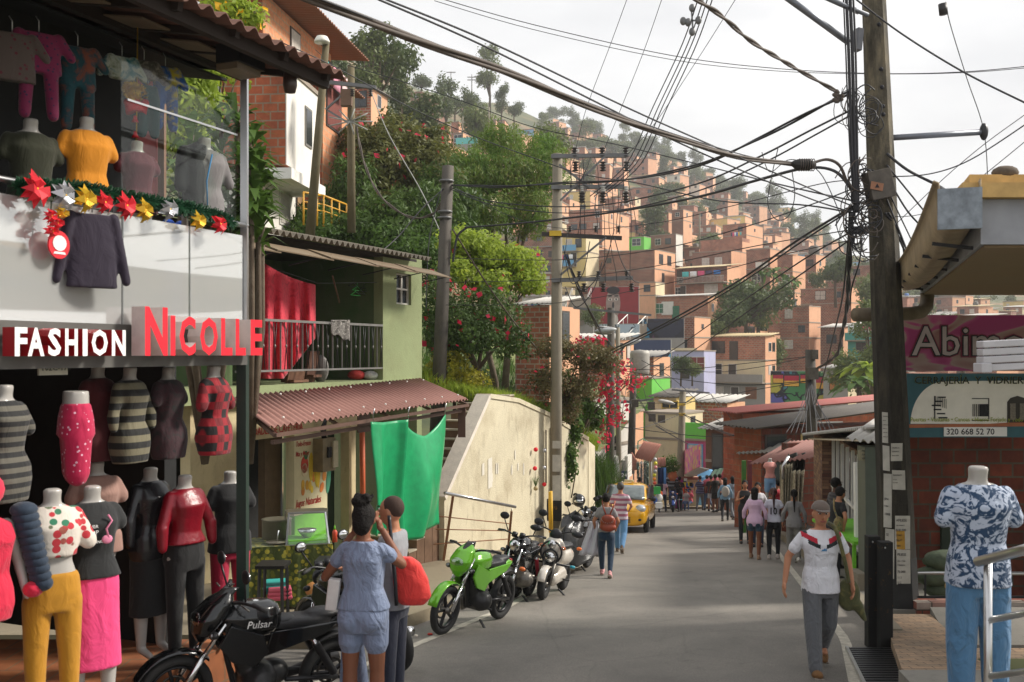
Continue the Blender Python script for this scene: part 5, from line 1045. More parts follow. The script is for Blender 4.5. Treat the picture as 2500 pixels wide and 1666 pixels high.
for i,(a,b,c_,d,e_,Y,lb)in enumerate([(1062,1085,1110,300,330,190,'tall narrow peach house below the ridge trees'),(1105,1120,1150,298,335,185,'peach house with white awning below the umbrella tree'),(1110,1130,1165,325,350,150,'peach house over the turquoise mural wall'),(1084,1098,1142,352,382,140,'plaster house with white windows and blue tarpaulin'),(975,990,1010,165,230,240,'tiny peach gable showing on the left ridge')][:4]):
 house(lb,a,b,c_,d,e_,Y,wall=i%4,side='peach',n=1 if i else 2)
face_wall('mural_wall','turquoise mural wall on the left slope',1112,1166,336,352,148,M('turquoise paint',rgb(110,190,186),.8,var=.15))
yr=thing('yellow_railing','yellow pipe railing beside the white ground floor','railing',at(770,520,28));YM=M('yellow enamel',rgb(214,158,40),.5,var=.1);pts=[at(741,470,26.5),at(790,478,28),at(846,500,30)];dn=Z*-.62
for a,b in zip(pts,pts[1:]):
 m=MB();m.tube([a,b],.03,YM,7);m.tube([a+dn*.4,b+dn*.4],.02,YM,6);m.tube([a+dn*.7,b+dn*.7],.02,YM,6);m.build('rail',yr,True)
for t in range(7):p=pts[0].lerp(pts[1],t/3)if t<3 else pts[1].lerp(pts[2],(t-3)/3);m=MB();m.tube([p,p+dn*1.4],.025,YM,6);m.build('post',yr,True)
# ================================================================ RIGHT SIDE
RB=mat_brick('dark red hollow brick',rgb(128,62,42),rgb(100,50,36),rgb(88,80,66),.38,.22,.018,.55)
OB=mat_brick('orange hollow brick',rgb(178,100,68),rgb(156,84,58),rgb(150,116,92),.4,.22,.014,.4)
def face_pole(o,name,px,py,pz=0):pass
bpole=thing('concrete_utility_pole','massive grimy concrete pole plastered with posters beside the right kerb','utility pole',(5.26,13.5,gz(13.5)))
def pole_c(z):t=(z-(-3.6))/(5.2+3.6);return Vector((5.26-.37*t,13.5,z)),.25-.1*t
PM,_t,_P=base('pole concrete')
_oc=_t.nodes.new('ShaderNodeTexCoord').outputs['Object'];_mp=_t.nodes.new('ShaderNodeMapping');_mp.inputs['Scale'].default_value=(1,1,.25);_t.links.new(_oc,_mp.inputs[0])
_a=ramp(_t,noise_(_t,7,7,_mp.outputs[0],rough=.7),[(.3,rgb(36,33,28)),(.5,rgb(76,72,62)),(.72,rgb(116,108,90))])
_sx=_t.nodes.new('ShaderNodeSeparateXYZ');_t.links.new(_oc,_sx.inputs[0]);_r=ramp(_t,_sx.outputs[2],[(0,(0,0,0)),(1,(1,1,1))])
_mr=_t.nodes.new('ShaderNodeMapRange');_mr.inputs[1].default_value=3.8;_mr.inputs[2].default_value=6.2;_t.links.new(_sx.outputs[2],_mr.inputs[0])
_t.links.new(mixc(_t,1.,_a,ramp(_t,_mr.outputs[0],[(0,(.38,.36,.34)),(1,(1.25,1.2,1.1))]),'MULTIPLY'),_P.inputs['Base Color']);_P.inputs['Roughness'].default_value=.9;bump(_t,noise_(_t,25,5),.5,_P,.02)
m=MB();zs=[-3.9,-3.6,-2,0,2,4,5.4];vs=[]
for z in zs:
 c,r=pole_c(z)
 for k in range(8):a=math.pi/8+k*math.pi/4;vs.append((c.x+r*math.cos(a),c.y+r*math.sin(a),z))
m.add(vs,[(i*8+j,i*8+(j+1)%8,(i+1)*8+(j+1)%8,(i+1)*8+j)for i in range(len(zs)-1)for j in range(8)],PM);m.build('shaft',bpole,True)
m=MB();z0=-3.62
for z0,z1,mt in((-3.6,-2.75,M('pole black band',(.02,.02,.02,1),.8,var=.3)),):
 vs=[]
 for z in(z0,z1):
  c,r=pole_c(z)
  for k in range(8):a=math.pi/8+k*math.pi/4;vs.append((c.x+(r+.004)*math.cos(a),c.y+(r+.004)*math.sin(a),z))
 m.add(vs,[(j,(j+1)%8,8+(j+1)%8,8+j)for j in range(8)],mt)
m.build('black_band',bpole,True)
PAPER=M('weathered paper',rgb(176,172,162),.9,var=.2,scale=5);INK=M('poster ink',(.015,.015,.02,1),.8)
def poster(py,hpx,lines,facet=0,w_=.17,dx=0,col=None):
 z=(HY-py)/F*13.3;h=hpx/F*13.3;c,r=pole_c(z);ap=r*math.cos(math.pi/8)+.006;a=-math.pi/2+facet*math.pi/4;n_=Vector((math.cos(a),math.sin(a),0));u=Vector((-math.sin(a),math.cos(a),0));u=u if u.x>0 else-u
 o_=c+n_*ap+u*dx;q=thing('pole_poster',{1:'poster headed %s pasted on the concrete pole'%lines[0][0]if lines else 'blank torn paper pasted on the concrete pole'}[1],'poster',o_,group=None)
 m=MB();k=random.uniform(-.008,.008);m.plate([(-w_/2+k,-h/2),(w_/2,-h/2-k),(w_/2-k,h/2),(-w_/2,h/2+k)],o_,u,Z,.003,col or PAPER);m.build('paper',q,True)
 if lines:
  m=MB()
  for tx,fy,sz in lines:text_mb(m,tx,o_+n_*.002-u*(w_/2-.012)+Z*(h*(.5-fy)),u,Z,sz,INK,.0015,.003 if sz>.028 else 0,stretch=.8)
  m.build('print',q,True)
 return q
poster(1300,82,[('AFILIESE',.17,.05),('ARL+PENSION',.30,.022),('$ 81.000',.46,.047),('3126071',.6,.03),('301 37',.75,.035),('1881',.92,.04)],0,.2)
poster(1384,84,[('FILIESE',.17,.05),('ARL + CAJA',.34,.026),('Y PENSION',.46,.026),('70.000',.67,.05),('11 3',.83,.04),('10 2',.97,.036)],0,.19,-.01)
poster(1172,46,[('GANGAZO',.28,.03),('se vende',.5,.018),('lote amplio',.66,.018)],0,.18,-.02)
poster(1104,44,[('CASAS LA',.3,.028),('MILAGROSA',.5,.022),('PAGO HOY',.72,.022)],0,.15,-.03)
poster(1045,74,[('PANADERIA',.14,.018),('JUNCH',.28,.018),('SE NECESITA',.42,.016),('SABADOS',.55,.018),('CUIDADO',.68,.018),('AMARILLO',.82,.018)],-1,.085,.0)
poster(1215,150,[('IT',.1,.03),('JESA',.55,.04),('CAJA',.66,.03),('1008',.8,.05)],-1,.11,.0)
poster(1350,130,[('SE',.2,.05),('AJA',.35,.03),('00',.55,.045),('59',.8,.05)],-1,.12,.0)
poster(1120,60,[],-1,.1,.0)
poster(1318,44,[('159',.6,.03)],0,.12,-.03,M('torn yellow paper',rgb(168,128,50),.9,var=.3))
def pbox(px,py,w_,h_,d_,Y,mat,name,rz=0,label=None,ry=0):
 m=MB();m.box(at(px,py,Y),(w_,d_,h_),mat,rot(y=ry,z=rz));return m.build(name,bpole,True,bevel=.008)
MBX=M('weathered grey box',rgb(84,78,70),.6,.3,var=.3,scale=8)
pbox(2145,452,.33,.38,.2,13.2,MBX,'junction_box',.1,ry=-.22);pbox(2097,563,.24,.1,.12,13.3,M('grey box',rgb(96,98,104),.5),'small_box');pbox(2094,98,.09,.3,.12,13.35,M('grey box',rgb(120,118,114),.5),'flat_bracket',.3,ry=.12);pbox(2162,290,.06,.36,.2,13.5,M('tan plate',rgb(126,112,94),.6),'side_plate')
m=MB();c=at(2141,455,13.08);m.box(c,(.17,.012,.1),M('warning plate',rgb(150,104,76),.7,var=.2),rot(y=.18,z=.1));m.plate([(-.03,-.02),(.03,-.02),(0,.035)],c-Vector((0,.012,0)),(1,0,0),Z,.002,INK);m.build('warning_plate',bpole,True)
m=MB();GS=M('galvanised tube',rgb(116,120,128),.45,.6,var=.1)
m.tube([at(2070,103,13.3),at(1915,-10,12.6)],.042,GS,10);m.build('lamp_arm',bpole,True);m=MB();m.tube([at(2118,37,13.3),at(2010,-8,12.9)],.03,GS,8);m.tube([at(2095,32,13.35),at(2000,-10,13)],.022,GS,8);m.build('brace',bpole,True)
m=MB();m.tube([at(2158,338,13.5),at(2400,323,13.5)],.04,GS,10);m.ell(at(2402,322,13.5),(.06,.06,.12),BLACKM,8,6);m.build('side_arm',bpole,True)
m=MB()
for y in(57,167,211,258,278):c,r=pole_c((HY-y)/F*13.3);m.ell(c-Vector((0,r*.93,0)),.03,INK,8,6)
m.build('bolt_hole',bpole,True)
YB,_t,_P=base('chipped black and yellow paint');_t.links.new(ramp(_t,noise_(_t,5,6,rough=.75),[(.58,rgb(16,15,14)),(.64,rgb(120,84,26)),(.7,rgb(70,46,26)),(.74,rgb(20,18,16))]),_P.inputs['Base Color']);_P.inputs['Roughness'].default_value=.8
for i,(px,pt,Y,lb)in enumerate([(2130,1308,11.35,'left black and yellow chipped square post before the concrete pole'),(2160,1322,11.2,'right black and yellow chipped square post before the concrete pole')]):
 p=at(px,862,Y);zt=(HY-pt)/F*Y;m=MB();m.box((p.x,Y,(zt+gz(Y))/2),(.14,.13,zt-gz(Y)),YB);m.ell((p.x-.02,Y-.066,zt-.06),.012,STEEL,6,4);m.build('metal_post',None,label=lb,cat='post',bevel=.006)
TL=mat_brick('beige patterned tiles',rgb(178,150,122),rgb(150,132,112),rgb(96,84,72),.22,.1,.006,.3);TL2=mat_brick('red white tile edge',rgb(150,70,50),rgb(190,180,168),rgb(90,80,70),.25,.2,.01,.4)
def slab(name,pts,zf,th,mat,label,cat):
 vs=[(x,y,zf(y))for x,y in pts]+[(x,y,zf(y)-th)for x,y in pts];k=len(pts);m=MB();m.add(vs,[tuple(range(k)),tuple(reversed(range(k,2*k)))]+[(i,k+i,k+(i+1)%k,(i+1)%k)for i in range(k)],mat);return m.build(name,None,label=label,cat=cat)
slab('tiled_ledge',[(3.62,9.2),(4.45,9.2),(5.42,12.9),(4.8,12.9)],lambda y:gz(y)+.14,.5,TL,'beige tiled sloping ledge at the foot of the concrete pole','ledge')
slab('tiled_step',[(4.5,9.6),(7,9.6),(7,11.3),(4.96,11.3)],lambda y:-3.35,.5,TL,'lower beige tiled landing beyond the ledge','step')
slab('tiled_step',[(5.0,11.32),(8.5,11.32),(8.5,13.0),(5.46,13.0)],lambda y:-3.32,.7,PAVG,'grey landing under the small black fence','step')
m=MB();m.box((7.3,13.3,-3.45),(3.9,.28,.3),TL2);m.build('fence_kerb',None,label='low kerb edged with red and white tile scraps under the black fence',cat='kerb')
fn=thing('low_fence','low black iron fence with steel top bar before the brick wall','fence',(7.2,13.3,-3.3))
m=MB();m.tube([(5.4,13.25,-2.93),(9.2,13.25,-2.95)],.022,STEEL,8);m.build('top_bar',fn,True);m=MB();m.box((7.3,13.25,-3.25),(3.8,.03,.03),BLACKM);m.build('bottom_bar',fn,True)
for i in range(14):m=MB();m.box((5.5+i*.28,13.25,-3.09),(.02,.02,.3),BLACKM);(m.ell((5.5+i*.28,13.25,-3.1),(.025,.02,.04),FC[2],6,4)if i%3==1 else 0);m.build('fence_bar',fn,True)
GBM=M('olive green sack',rgb(72,84,62),.6,var=.3,scale=9,bp=.6,bscale=12)
for x,z,a,lb in((6.05,-2.9,.3,'topmost olive sack in the pile behind the low fence'),(5.95,-3.12,.34,'middle olive sack in the pile behind the low fence'),(6.1,-3.3,.33,'lowest olive sack in the pile behind the low fence')):
 m=MB();m.grid(lambda u,v:Vector((x+a*(1+.1*math.sin(7*u*6.28+v*9))*math.sin(v*3.14)*math.cos(u*6.283),13.9+.2*math.sin(v*3.14)*math.sin(u*6.283),z+.15*math.cos(v*3.14))),20,10,GBM);m.build('sack',None,label=lb,cat='sack')
m=MB();m.box((9.4,16.2,-2.4),(6.0,.3,3.6),RB);m.build('brick_wall',None,label='dark red hollow brick wall behind the low fence and the shirt mannequin',cat='wall')
m=MB();m.box((7.35,16.02,-3.0),(.9,.06,1.0),M('dark green hatch',rgb(36,48,34),.7,var=.2))
for k in range(4):m.box((7.35,15.98,-2.75+k*.07),(.5,.03,.02),BLACKM)
m.build('wall_hatch',None,label='dark green metal hatch set in the brick wall',cat='hatch')
bt=MB();bt.grid(lambda u,v:Vector((5.15+.1*u+.0*v+.02*math.sin(v*8),10.9,-2.75-.85*v)),4,8,M('black cloth',(.012,.012,.014,1),.9));bt.build('hanging_trousers',None,label='black trousers hanging low beside the fence',cat='trousers',solid=.05)
CC=M('grey blue rendered concrete',rgb(146,148,154),.85,var=.15,scale=3,bp=.2);SOF=mat_wall('tan brown soffit',rgb(134,112,84),dirt=.35,scale=.8)
cn=thing('concrete_canopy','thick concrete canopy with old gutter and yellow planks on top at upper right','canopy',(7,11,.86))
p0,p1=Vector((3.72,7.9,0)),Vector((5.94,14.5,0));p2,p3=Vector((11,14.5,0)),Vector((11,7.9,0))
def prism_z(m,ps,z0,z1,mat):k=len(ps);m.add([(p.x,p.y,z0)for p in ps]+[(p.x,p.y,z1)for p in ps],[tuple(reversed(range(k))),tuple(range(k,2*k))]+[(i,(i+1)%k,k+(i+1)%k,k+i)for i in range(k)],mat)
m=MB();prism_z(m,[p0,p3,p2,p1],.862,1.22,CC);m.build('slab',cn,True);m=MB();prism_z(m,[p0+Vector((.05,.05,0)),p3+Vector((0,.05,0)),p2,p1+Vector((.05,0,0))],.84,.86,SOF);m.build('soffit',cn,True)
TINS=M('worn cream gutter metal',rgb(150,132,104),.5,.3,var=.25,scale=4)
m=MB();GX=(p1-p0).normalized();GN=Vector((-GX.y,GX.x,0))
prof=[(0,.36),(0,.1),(.05,.02),(.2,.0),(.28,.08),(.3,.34),(.34,.36)]
def gut(u,v):
 L_=6.9;s=u*L_-.15;i=v*(len(prof)-1);k=min(int(i),len(prof)-2);f=i-k;a=prof[k][0]*(1-f)+prof[k+1][0]*f;b=prof[k][1]*(1-f)+prof[k+1][1]*f
 return p0+GX*s+GN*(a+.02)+Z*(.9+b+.10*u*0-.06*math.sin(u*3.14)+.10*(1-u)**3)
m.grid(gut,24,18,TINS);m.build('gutter',cn,True,solid=.012)
m=MB();m.box(p0+GN*.17-GX*.16+Z*1.13,(.32,.05,.32),M('zinc end plate',rgb(130,138,146),.5,.4,var=.3,scale=12),math.atan2(GN.y,GN.x));m.build('gutter_end',cn,True)
for i in range(6):q=p0+GX*(.5+i*1.15);m=MB();m.beam(q+Z*.88,q+GN*.32+Z*.93,.02,.03,BLACKM);m.build('gutter_bracket',cn,True)
PLK=M('yellow planks',rgb(200,164,104),.8,var=.2,scale=5);m=MB();prism_z(m,[p0+Vector((-.18,-.08,0)),p3+Vector((0,-.1,0)),p3+Vector((0,.9,0)),p0+Vector((.1,.9,0))],1.224,1.34,PLK);prism_z(m,[p0+Vector((-.08,.02,0)),p3,p3+Vector((0,.9,0)),p0+Vector((.2,.9,0))],1.345,1.42,PLK);m.build('plank',cn,True)
for i,(x,y_,a)in enumerate([(3.95,8.05,.07),(4.35,8.1,.05),(4.6,8.05,.08)]):m=MB();m.ell((x,y_-.08,1.43+a*.2),(a*1.6,a,a*.8),M('roof stone',rgb(96,84,72),.9,var=.3,scale=20),9,6);m.build('stone',None,label=['flat stone at the left weighing down the canopy planks','small middle stone on the canopy planks','right rounded stone on the canopy planks'][i],cat='stone')
PIPE=M('old cement pipe',rgb(104,92,74),.8,var=.3,scale=5,bp=.3)
m=MB();m.tube([at(2262,688,14.4),at(2264,725,14.4),at(2262,748,14.3),at(2248,762,14.2),at(2225,766,14.1),at(2086,769,13.9)],.095,PIPE,12);m.build('drain_pipe',None,label='fat grey drain pipe running from the gutter behind the concrete pole',cat='pipe')
def board(name,label,px0,px1,pt,pb,Y,mat,zt=0):
 c=at((px0+px1)/2,(pt+pb)/2,Y);w_,h_=(px1-px0)/F*Y,(pb-pt)/F*Y;o=thing(name,label,'sign',c-Z*h_/2);m=MB();m.box(c,(w_,.05,h_),mat);m.build('board',o,True);return o,c,w_,h_
X_=Vector((1,0,0))
BG,_t,_P=base('pink swirl print');_oc=_t.nodes.new('ShaderNodeTexCoord').outputs['Object'];_mp=_t.nodes.new('ShaderNodeMapping');_mp.inputs['Rotation'].default_value=(0,.5,0);_mp.inputs['Scale'].default_value=(.6,1,1.6);_t.links.new(_oc,_mp.inputs[0])
_t.links.new(ramp(_t,noise_(_t,1.4,1,_mp.outputs[0],dist=1.5),[(.36,rgb(150,36,100)),(.42,rgb(166,66,116)),(.45,rgb(156,130,122)),(.58,rgb(140,96,92)),(.66,rgb(104,36,40))]),_P.inputs['Base Color']);_P.inputs['Roughness'].default_value=.5
o,c,w_,h_=board('shop_sign','pink and crimson sign board with outlined lettering Abimo behind the pole',2204,2560,770,906,14.8,BG)
for nm,off,th_,mt in(('outline_red',.055,.010,M('sign crimson',rgb(122,20,56),.5)),('outline_black',.03,.018,INK),('lettering',.0,.026,M('sign pearl',rgb(164,150,148),.4,var=.25,scale=3))):
 m=MB();text_mb(m,'Abimo',Vector((c.x-w_/2+.12,c.y-.03,c.z-.18)),X_,Z,.62,mt,th_,off,stretch=1.0);m.build(nm,o,True)
TEAL=M('sign teal',rgb(40,92,104),.5,var=.1);CREAMS=M('sign pale panel',rgb(236,232,222),.5,var=.06)
o,c,w_,h_=board('locksmith_sign','teal and white locksmith sign reading CERRAJERÍA Y VIDRIERÍA with phone number',2213,2570,912,1068,14.6,TEAL);cx0=c.x-w_/2;zt=c.z+h_/2
m=MB();k=14;m.plate([(.05,.2)]+[(.05+.5*(1-math.cos(t*math.pi/2/k)),.2+.62*math.sin(t*math.pi/2/k))for t in range(1,k+1)]+[(w_,.84),(w_,.2)],(cx0,c.y-.03,c.z-h_/2),X_,Z,.004,CREAMS);m.build('pale_panel',o,True)
m=MB();m.plate([(0,.14),(w_,.17),(w_,.26),(1.2,.2),(0,.19)],(cx0,c.y-.036,c.z-h_/2),X_,Z,.004,M('sign orange',rgb(170,98,60),.5));m.build('orange_band',o,True)
m=MB();m.box((cx0+.99,c.y-.045,c.z-h_/2+.085),(.92,.01,.135),WF);m.build('phone_plate',o,True)
LG=M('sign olive letters',rgb(150,160,50),.5)
m=MB();text_mb(m,'320 668 52 70',(cx0+.56,c.y-.052,c.z-h_/2+.045),X_,Z,.125,INK,.003,.006,stretch=.97);m.build('phone_number',o,True)
m=MB();text_mb(m,'CERRAJERÍA  Y  VIDRIERÍA',(cx0+.1,c.y-.036,zt-.15),X_,Z,.15,LG,.003,.016,stretch=1.0);text_mb(m,'CERRAJERÍA  Y  VIDRIERÍA',(cx0+.1,c.y-.04,zt-.15),X_,Z,.15,INK,.003,.004,stretch=1.0);m.build('heading',o,True)
m=MB();text_mb(m,'Puertas • Ventanas • Canoas • Hierro Forjado y Todo lo relacionado',(cx0+.04,c.y-.042,c.z-h_/2+.235),X_,Z,.088,LG,.003,.005,stretch=.86);m.build('subheading',o,True)
m=MB();b=Vector((cx0+.45,c.y-.036,c.z-.05))
for i in range(6):m.box(b+Vector((.02+.05*math.cos(i*1.1),0,-.13+i*.06)),(.13-.01*(i%3),.006,.02),INK)
m.box(b+Vector((-.05,0,.02)),(.016,.006,.34),INK)
for i in range(7):m.box(b+Vector((-.04+i*.026,0,.12-i*.008)),(.004,.006,.14),INK)
g_=b+Vector((.62,0,0));m.box(g_+Vector((0,0,.15)),(.25,.006,.012),INK);m.box(g_+Vector((.12,0,0)),(.012,.006,.3),INK);m.box(g_+Vector((0,0,-.17)),(.25,.006,.012),INK)
for i in range(9):m.box(g_+Vector((-.11+i*.026,0,-.02)),(.009 if i<4 else.024,.006,.18),INK)
d_=b+Vector((1.16,0,0));m.plate([(-.15,-.2),(.15,-.2),(.15,.1),(.1,.16),(0,.19),(-.1,.16),(-.15,.1)],d_,X_,Z,.004,M('door drawing',rgb(52,46,40),.6));
for q in(-.07,.07):m.box(d_+Vector((q,-.008,-.04)),(.08,.004,.24),M('door drawing pale',rgb(120,112,100),.6,var=.4,scale=60))
m.build('drawing',o,True)
SHW=M('white ribbed shutter',rgb(186,184,188),.5,var=.08);m=MB();c=at(2475,866,6.4)
for i in range(4):m.box(c+Vector((.0,0,.075-i*.05)),(.44,.10-.01*(i%2),.044),SHW,rot(y=-.05))
m.box(c+Vector((-.2,.0,-.085)),(.07,.12,.06),SHW);m.build('folded_shutter',None,label='white ribbed shutter end jutting in front of the pink sign',cat='shutter',bevel=.006)
tr=thing('terrace_railing','brushed steel terrace railing at the lower right edge','railing',(2.75,5.5,-2.35))
m=MB();m.tube([at(2388,1372,5.5),at(2620,1312,4.6)],.028,STEEL,12);m.build('top_rail',tr,True);m=MB();m.tube([at(2412,1372,5.45),at(2412,1930,5.45)],.022,STEEL,12);m.build('post',tr,True)
for a,b in((1515,1480),(1652,1632)):m=MB();m.tube([at(2415,a,5.45),at(2640,b-10,4.7)],.018,STEEL,10);m.build('mid_rail',tr,True)
slab('terrace',[(2.6,3.5),(6,3.5),(6,7.6),(2.95,7.6)],lambda y:-2.42,.6,PAVG,'grey terrace floor under the shirt mannequin','terrace')
MT,_t,_P=base('mixed brown wall tiles');_b=_t.nodes.new('ShaderNodeTexBrick');_b.inputs['Scale'].default_value=1;_b.inputs['Brick Width'].default_value=.25;_b.inputs['Row Height'].default_value=.07;_b.inputs['Mortar Size'].default_value=.004
_b.inputs['Color1'].default_value=rgb(84,44,36);_b.inputs['Color2'].default_value=rgb(146,112,82);_b.inputs['Mortar'].default_value=rgb(60,50,42);_t.links.new(uvn(_t),_b.inputs[0]);_t.links.new(_b.outputs[0],_P.inputs['Base Color']);_P.inputs['Roughness'].default_value=.6
rs=thing('snack_bar','open fronted snack bar with white lattice window and tin roof right of the street','shop',(6.8,20,gz(20)))
RU=Vector((.19,1,0)).normalized();RN=Vector((-1,.19,0)).normalized();RO=Vector((5.95,17,0));ra=math.atan2(RU.y,RU.x)
def rbox(m,s0,s1,z0,z1,d0,d1,mat):return m.box(RO+RU*(s0+s1)/2-RN*(d0+d1)/2+Z*(z0+z1)/2,(s1-s0,abs(d1-d0),z1-z0),mat,ra)
m=MB();rbox(m,0.2,7.2,-5,-1.9,.3,.5,MT);rbox(m,5.5,7.2,-5,-1.9,0,.3,MT);rbox(m,7.0,7.2,-5,-1.9,.5,3.0,MT);m.build('wall',rs,True)
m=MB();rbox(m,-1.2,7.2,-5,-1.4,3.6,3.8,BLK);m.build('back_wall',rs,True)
m=MB();rbox(m,.2,5.4,-3.6,-1.98,.27,.29,WD);m.build('window',rs,True);m=MB()
for i in range(8):rbox(m,.25+i*.73,.31+i*.73,-3.7,-1.9,.2,.26,WHITE)
rbox(m,.2,5.5,-3.0,-2.95,.19,.25,WHITE);rbox(m,.2,5.5,-3.72,-3.66,.19,.25,WHITE);m.build('window_frame',rs,True)
m=MB();p=at(1996,1085,24.2);m.tube([Vector((p.x,24.2,gz(24.2))),p],.075,M('red column paint',rgb(168,30,38),.5),12);m.build('red_column',rs,True);m=MB();m.tube([p,p+Z*.25],.09,M('yellow capital',rgb(190,170,90),.6),12);m.build('capital',rs,True)
m=MB();p=at(2094,1332,16.2);m.beam(p,at(2092,1130,16.2),.09,.09,WHITE);m.build('white_post',rs,True)
m=MB();a,b=at(1968,1062,24.),at(2160,1050,15.6);corr(m,b+Vector((-.3,0,.03)),a+Vector((-.1,0,0)),a+Vector((4,.3,.35)),b+Vector((4.4,.3,.4)),TIN['light'],.2,.03);m.build('tin_roof',rs,True)
m=MB();m.add([at(1972,1072,23.8),at(2100,1076,16),at(2100,1076,16)+Vector((3.4,1,0)),at(1972,1072,23.8)+Vector((3,1,0))],[(0,1,2,3)],M('cream ceiling board',rgb(186,172,150),.8));m.build('ceiling',rs,True,solid=.03)
m=MB();a,b=at(2062,1072,15.6),at(2165,1085,14.6);corr(m,b+Vector((0,0,0)),a,a+Vector((1.2,1.5,.35)),b+Vector((1.3,1.5,.35)),TIN['light'],.2,.03);m.build('small_tin_roof',rs,True)
GP2=M('grey green painted steel',rgb(86,94,84),.5,.2,var=.1);m=MB();p=at(2125,1395,15.4);q=at(2122,1090,15.4);m.beam(Vector((p.x,p.y,p.z)),q,.34,.25,GP2);m.build('steel_column',rs,True)
m=MB();m.box((p.x-.02,p.y,(p.z+gz(15.4))/2-.1),(.5,.4,p.z-gz(15.4)+.2),CONC);m.build('plinth',rs,True)
m=MB();m.box(at(2125,1112,15.25),(.36,.02,.16),M('old paper sign',rgb(140,134,110),.8));m.build('notice',rs,True);m=MB();
for i,tx in enumerate(['PROHIBIDO','PARQUEAR','VALOR']):text_mb(m,tx,at(2104,1104+i*9,15.235),X_,Z,.045,INK,.002)
m.build('notice_lettering',rs,True)
gt=thing('green_table','lime green plastic table in front of the snack bar','table',(5.75,16.4,gz(16.4)+.15));m=MB();m.box((5.9,16.9,-3.02),(.95,2.2,.05),LIME);m.build('top',gt,True)
for x,y in((5.5,16),(6.3,16),(5.5,17.8),(6.3,17.8)):m=MB();m.beam((x,y,gz(y)+.1),(x,y,-3.04),.05,.05,LIME);m.build('leg',gt,True)
m=MB();m.box((6.35,17.1,-2.75),(.4,.05,.5),M('pink chair',rgb(206,40,90),.5));m.box((6.35,16.9,-3.0),(.4,.4,.05),M('pink chair',rgb(206,40,90),.5));m.build('plastic_chair',None,label='pink plastic chair back showing behind the green table',cat='chair',bevel=.02)
strip('low_wall_right',lambda Y:re_(Y)+.9,lambda Y:re_(Y)+1.1,.48,CONCD,17.5,40,.5,.45)
def rshop(label,px0,pxm,px1,pt,pb,Y,**k):return house(label,px0,pxm,px1,pt,pb,Y,**k)
house('long brick building with faded red tin roof on the right',1800,1812,2160,1010,1140,41,wall=OB,side=OB,n=1,roof='tin',rc='red',ext=2,theta=1.25,depth=14,wins=[('s',.1,0,1.3,1.2,FRD,WD),('s',.3,0,1.2,1.,FRM,WD)],over=.5)
house('brick shop under a weathered grey plank roof with a pale arched door',1850,1858,2150,1048,1180,32,wall=OB,side=RB,n=1,roof='tin',rc='dark',ext=2,theta=1.2,depth=9,wins=[('s',.22,0,.8,1.8,PL['yellow'],WD),('s',.06,0,.7,1.5,FRD,WD),('s',.4,0,1.2,1.,PL['grey'],WD)],over=.5)
bs=thing('street_stall','brick stall with sagging pink tin awning and hanging nets','stall',(7.9,27.5,gz(27.5)))
m=MB();m.box((8.6,29,-4.1),(1.6,.25,3),RB,.35);m.box((8.9,26.5,-4.1),(.2,4,3),RB,-.25);m.build('wall',bs,True)
m=MB();a,b=at(1830,1133,28.5),at(1975,1120,25.5);corr(m,a,b,b+Vector((1.3,1.2,.42)),a+Vector((1.6,1.6,.5)),mat_wall('pink tin',rgb(140,98,90),dirt=.3),.25,.03);m.build('awning',bs,True)
m=MB();a,b=at(1797,1108,33),at(1885,1104,31);corr(m,a,b,b+Vector((1,1.4,.3)),a+Vector((1.2,1.6,.3)),TIN['grey'],.25,.03);m.build('grey_awning',bs,True)
for px,col in((1816,rgb(60,110,40)),(1830,rgb(112,50,56))):m=MB();p=at(px,1125,30.5);m.beam(p,Vector((p.x,p.y,gz(30.5))),.12,.12,M('post %d'%px,col,.6,var=.15));m.build('post',bs,True)
NET=M('hanging net and sheet',rgb(150,142,120),.8,var=.5,scale=18);TARP=M('dark tarpaulin',rgb(22,24,20),.7,var=.3)
def drape(px0,px1,pt,pb,Y,mat,f=20,amp=.08,fold=0,holes=False):
 m=MB();m.grid(lambda u,v:at(px0+(px1-px0)*(u*(1-.25*fold*v)+.1*fold*v),pt+(pb-pt)*v+4*math.sin(u*f),Y)+Vector((0,amp*math.sin(u*f+v*2),0)),30,10,mat);return m
drape(1905,1935,1135,1240,26.2,NET,26,.1,1).build('net',None,label='pale netting draped under the pink awning',cat='net',solid=.01)
drape(1932,1962,1150,1250,25.8,NET,18,.1,1).build('net',None,label='second net with white cloth at the right of the stall',cat='net',solid=.01)
drape(1925,1965,1108,1180,26.6,TARP,12,.12).build('tarpaulin',None,label='dark tarpaulin behind the hanging nets',cat='tarpaulin',solid=.02)
m=MB();m.tube([at(1925,1115,25.9),at(1910,1140,25.8),at(1912,1170,25.8)],.04,STEEL,7);m.build('bent_pipe',None,label='bent silver pipe hanging above the nets',cat='pipe')
def awn(label,a,b,dz,back,mat,Y=None,post=True):
 o=thing('stall_awning',label,'awning',a-Z*1.5);m=MB();corr(m,a,b,b+back,a+back,mat,.25,.02);m.build('sheet',o,True)
 if post:
  for p in(a,b):m=MB();m.tube([p,Vector((p.x,p.y,gz(p.y)+.1))],.03,GREYM,6);m.build('post',o,True)
 return o
RA=mat_wall('brown red tin',rgb(150,96,80),dirt=.3)
awn('larger brown stall awning at the bend with baubles under it',at(1547,1117,42),at(1590,1128,40),0,Vector((.6,1.2,.6)),RA)
awn('narrow brown awning left of the larger one',at(1545,1152,41),at(1563,1140,41),0,Vector((-.2,1,.5)),RA,post=False)
awn('small brown awning over the blue towel',at(1606,1140,43),at(1626,1138,42.5),0,Vector((.1,.8,.3)),RA,post=False)
awn('pale folded canvas awning beside the left poles',at(1490,1160,37),at(1516,1168,36),0,Vector((0,1,.7)),PL['white'],post=False)
